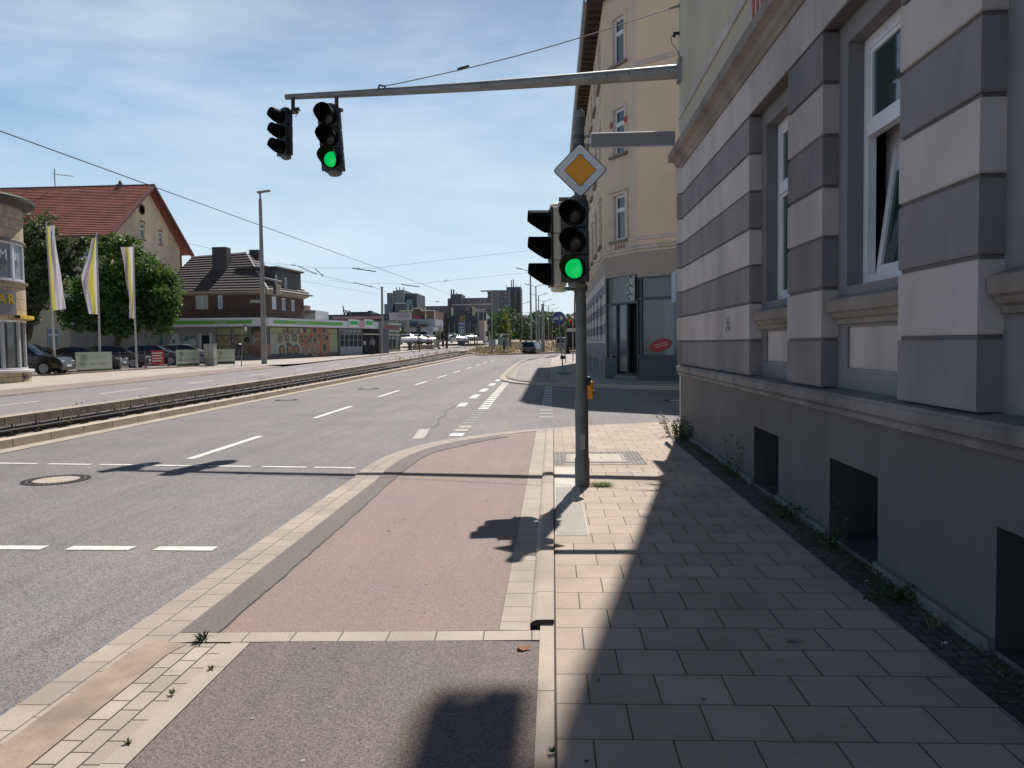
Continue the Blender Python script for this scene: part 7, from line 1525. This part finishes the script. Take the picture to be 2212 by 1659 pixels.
t = thing('guard_rail', 'thin railing along the tram stop path', 'railing', tuple(AT(*pq(600, 1450), 126)))
for k in range(12): x = 590+k*22; m = MB(); bx(m, pq, x-1.5, 1382, x+1.5, 1440, 126, .06, GALV); m.build('post', t)
m = MB(); bx(m, pq, 588, 1380, 835, 1385, 126, .06, GALV); m.build('top_rail', t)
# trees in the distance
def ftree(label, x, y0, y1, r, Y, mat, z_=pq, n=2600, leaf=None, group='trees beyond the bend', k=.9, seed=1, name='broadleaf_tree'):
    b = AT(*z_(x, y1), Y); tp = AT(*z_(x, y0), Y); rr = abs(AT(*z_(x+r, y0), Y).x-tp.x); g_ = gz(b.x, Y); H = tp.z-g_; rnd = random.Random(seed); bl = []
    for q in range(6): a = rnd.uniform(0, 6.28); f = rnd.uniform(.35, .86); bl.append((rr*.5*cos(a)*(1.15-f*.6), rr*.4*sin(a), H*f, rr*rnd.uniform(.38, .6), 1.0))
    bl.append((0, 0, H-rr*.35, rr*.35, 1.0)); return tree(name, label, 'tree', (b.x, Y, g_), bl, n, leaf or rr*.11, mat, .14+H*.012, group, seed, H*.25)
ftree('bright yellow green tree beside the tram stop', 535, 905, 1330, 95, 138, LEAFY, seed=3, n=4200); ftree('second yellow green tree lower on the right of the bright one', 610, 1080, 1330, 60, 136, LEAFY, seed=5)
ftree('mid green tree rising behind the pale showroom corner', 330, 880, 1200, 130, 185, LEAFB, seed=6, n=3800); ftree('small green tree left of the yellow green tree', 200, 870, 1150, 60, 200, LEAFB, seed=8)
for i, (x, y0, r) in enumerate(((770, 1010, 75), (860, 1040, 70), (900, 940, 50), (960, 1000, 70), (1040, 1010, 60), (1110, 1020, 60), (1190, 980, 60), (1270, 1000, 55), (1340, 1010, 60), (1430, 990, 70), (1530, 1010, 70))):
    ftree(('dark tree at the left start of the far tree line', 'dark tree right of the first far one', 'thin pale crowned tree rising above the far tree line', 'tree behind the tallest lamp column', 'tree between the second and third lamps', 'tree behind the plain thick pole', 'taller tree left of the fifth lamp', 'tree behind the fifth lamp', 'tree left of the blue round sign', 'tree behind the blue round sign', 'tree behind the level crossing sign')[i], x, y0, 1400, r, 225+7*(i % 4), (LEAFA if i < 2 else LEAFD), seed=20+i, n=3200)
ftree('yellowish young tree left of the parked truck', 1350, 1150, 1400, 34, 150, LEAFY, seed=41, n=900)
ftree('palm like shrub before the grey cabinets', 1160, 1060, 1340, 70, 126, LEAFB, z_=pm, seed=43, n=1400, name='shrub'); ftree('rounded shrub above the row of dealer cars', 720, 1160, 1260, 70, 134, LEAFB, z_=pm, seed=44, n=1200, name='shrub')
ftree('small tree left of the leaning lamp pole', 1820, 1040, 1290, 60, 160, LEAFB, z_=pm, seed=45, n=1300); ftree('sparse small tree before the showroom glass', 1700, 1110, 1290, 40, 158, LEAFB, z_=pm, seed=46, n=700)
# far wood closing the view on both sides
V, Fc = [], []; rnd = random.Random(12)
for k in range(26000):
    x = rnd.uniform(-75, 50) if k % 5 else rnd.uniform(-330, 160); y = 285+rnd.random()*30+abs(x)*.25; h = 11+5*mnoise.noise(Vector((x*.03, 1, 2)))+3*mnoise.noise(Vector((x*.15, 5, 2)))
    if x < -90: h *= .5
    leafquad(V, Fc, Vector((x, y, 1.6+rnd.random()**1.25*h)), rnd.uniform(.8, 1.9), rnd)
m = MB(); m.add(V, Fc, LEAFD); tag(m.build('far_wood'), 'far off wood closing the end of the road', 'wood', kind='stuff')

# ------------------------------------------------------------ small traces of use
m = MB(); rnd = random.Random(77)
for k in range(70):
    x, y = (rnd.uniform(.1, 1.75), rnd.uniform(2.6, 12)) if k < 34 else (rnd.uniform(-1.5, -.4), rnd.uniform(2.6, 13)); z = .0148 if x > 0 else .0055
    r = rnd.uniform(.004, .013); m.add([Vector((x+r*cos(a*pi/4)*rnd.uniform(.7, 1.2), y+r*sin(a*pi/4)*rnd.uniform(.7, 1.2), z)) for a in range(8)], [tuple(range(8))], M('gum_dark', (.11, .095, .085), .9) if k % 3 else M('gum_pale', (.3, .265, .24), .8))
tag(m.build('gum_spots'), kind='structure')
for i, (x, y, z, mt, lb) in enumerate(((-.17, 4.0, .012, (.3, .13, .07), 'curled brown leaf on the dark asphalt beside the low kerb'), (1.2, 4.1, .02, (.28, .25, .22), 'small pale leaf on the shaded slabs'), (1.95, 5.1, .03, (.5, .47, .42), 'tiny pale scrap of paper on the cobbles'), (1.93, 4.05, .03, (.6, .6, .58), 'white cigarette end on the cobbles'))):
    m = MB(); n = 9; vs = [Vector((x, y, z))]+[Vector((x+(.035 if i < 2 else .014)*cos(a*2*pi/n)*(1.5 if a % 3 == 0 else .8), y+(.022 if i < 2 else .01)*sin(a*2*pi/n)*(1.3 if a % 2 else .8), z+.008*sin(a*2.3))) for a in range(n)]
    m.add(vs, [(0, 1+a, 1+(a+1) % n) for a in range(n)], M('litter_%s' % 'abcd'[i], mt, .9)); tag(m.build('dry_leaf' if i < 2 else 'litter'), lb, 'leaf' if i < 2 else 'litter')
V, Fc, V2, F2 = [], [], [], []
for k in range(9000):
    y = rnd.uniform(2.8, 13.4); dn = mnoise.noise(Vector((y*1.3, 3.3, 0)))+.35*mnoise.noise(Vector((y*6, 1, 4)))
    if dn < rnd.uniform(-.25, .5): continue
    x = 2.08-abs(rnd.gauss(0, .07)); a, b = (V, Fc) if rnd.random() < .6 else (V2, F2)
    leafquad(a, b, Vector((x, y, .02+abs(rnd.gauss(0, .022)))), rnd.uniform(.008, .022), rnd)
for k in range(1500):
    x, y = rnd.uniform(1.85, 2.1), rnd.uniform(2.8, 13.4); leafquad(V2, F2, Vector((x, y, .02+rnd.random()*.006)), rnd.uniform(.006, .018), rnd)
m = MB(); m.add(V, Fc, LEAFA); m.add(V2, F2, M('dry_debris', (.12, .085, .05), .95)); tag(m.build('wall_foot_growth'), 'ragged low growth, dry stems and debris along the foot of the wall', 'weeds', kind='stuff')
m = MB(); DO = M('doodle_ink', (.06, .055, .06), .8)
def onw(x, y, e=.0025): q = ray(*z3_(x, y)); k_ = (2.12-e)/q.x; return Vector((2.12-e, q.y*k_, EYE+q.z*k_))
z3_ = ZA(.5425, 1660, 0)
for P in ([(288, 1462), (291, 1490), (286, 1520), (292, 1532)], [(284, 1490), (300, 1486), (301, 1520)], [(296, 1464), (294, 1500), (302, 1528)], [(282, 1512), (300, 1508)]): m.tube([onw(*p) for p in P], .0035, DO, 4)
m.build('wall_doodle', hs)
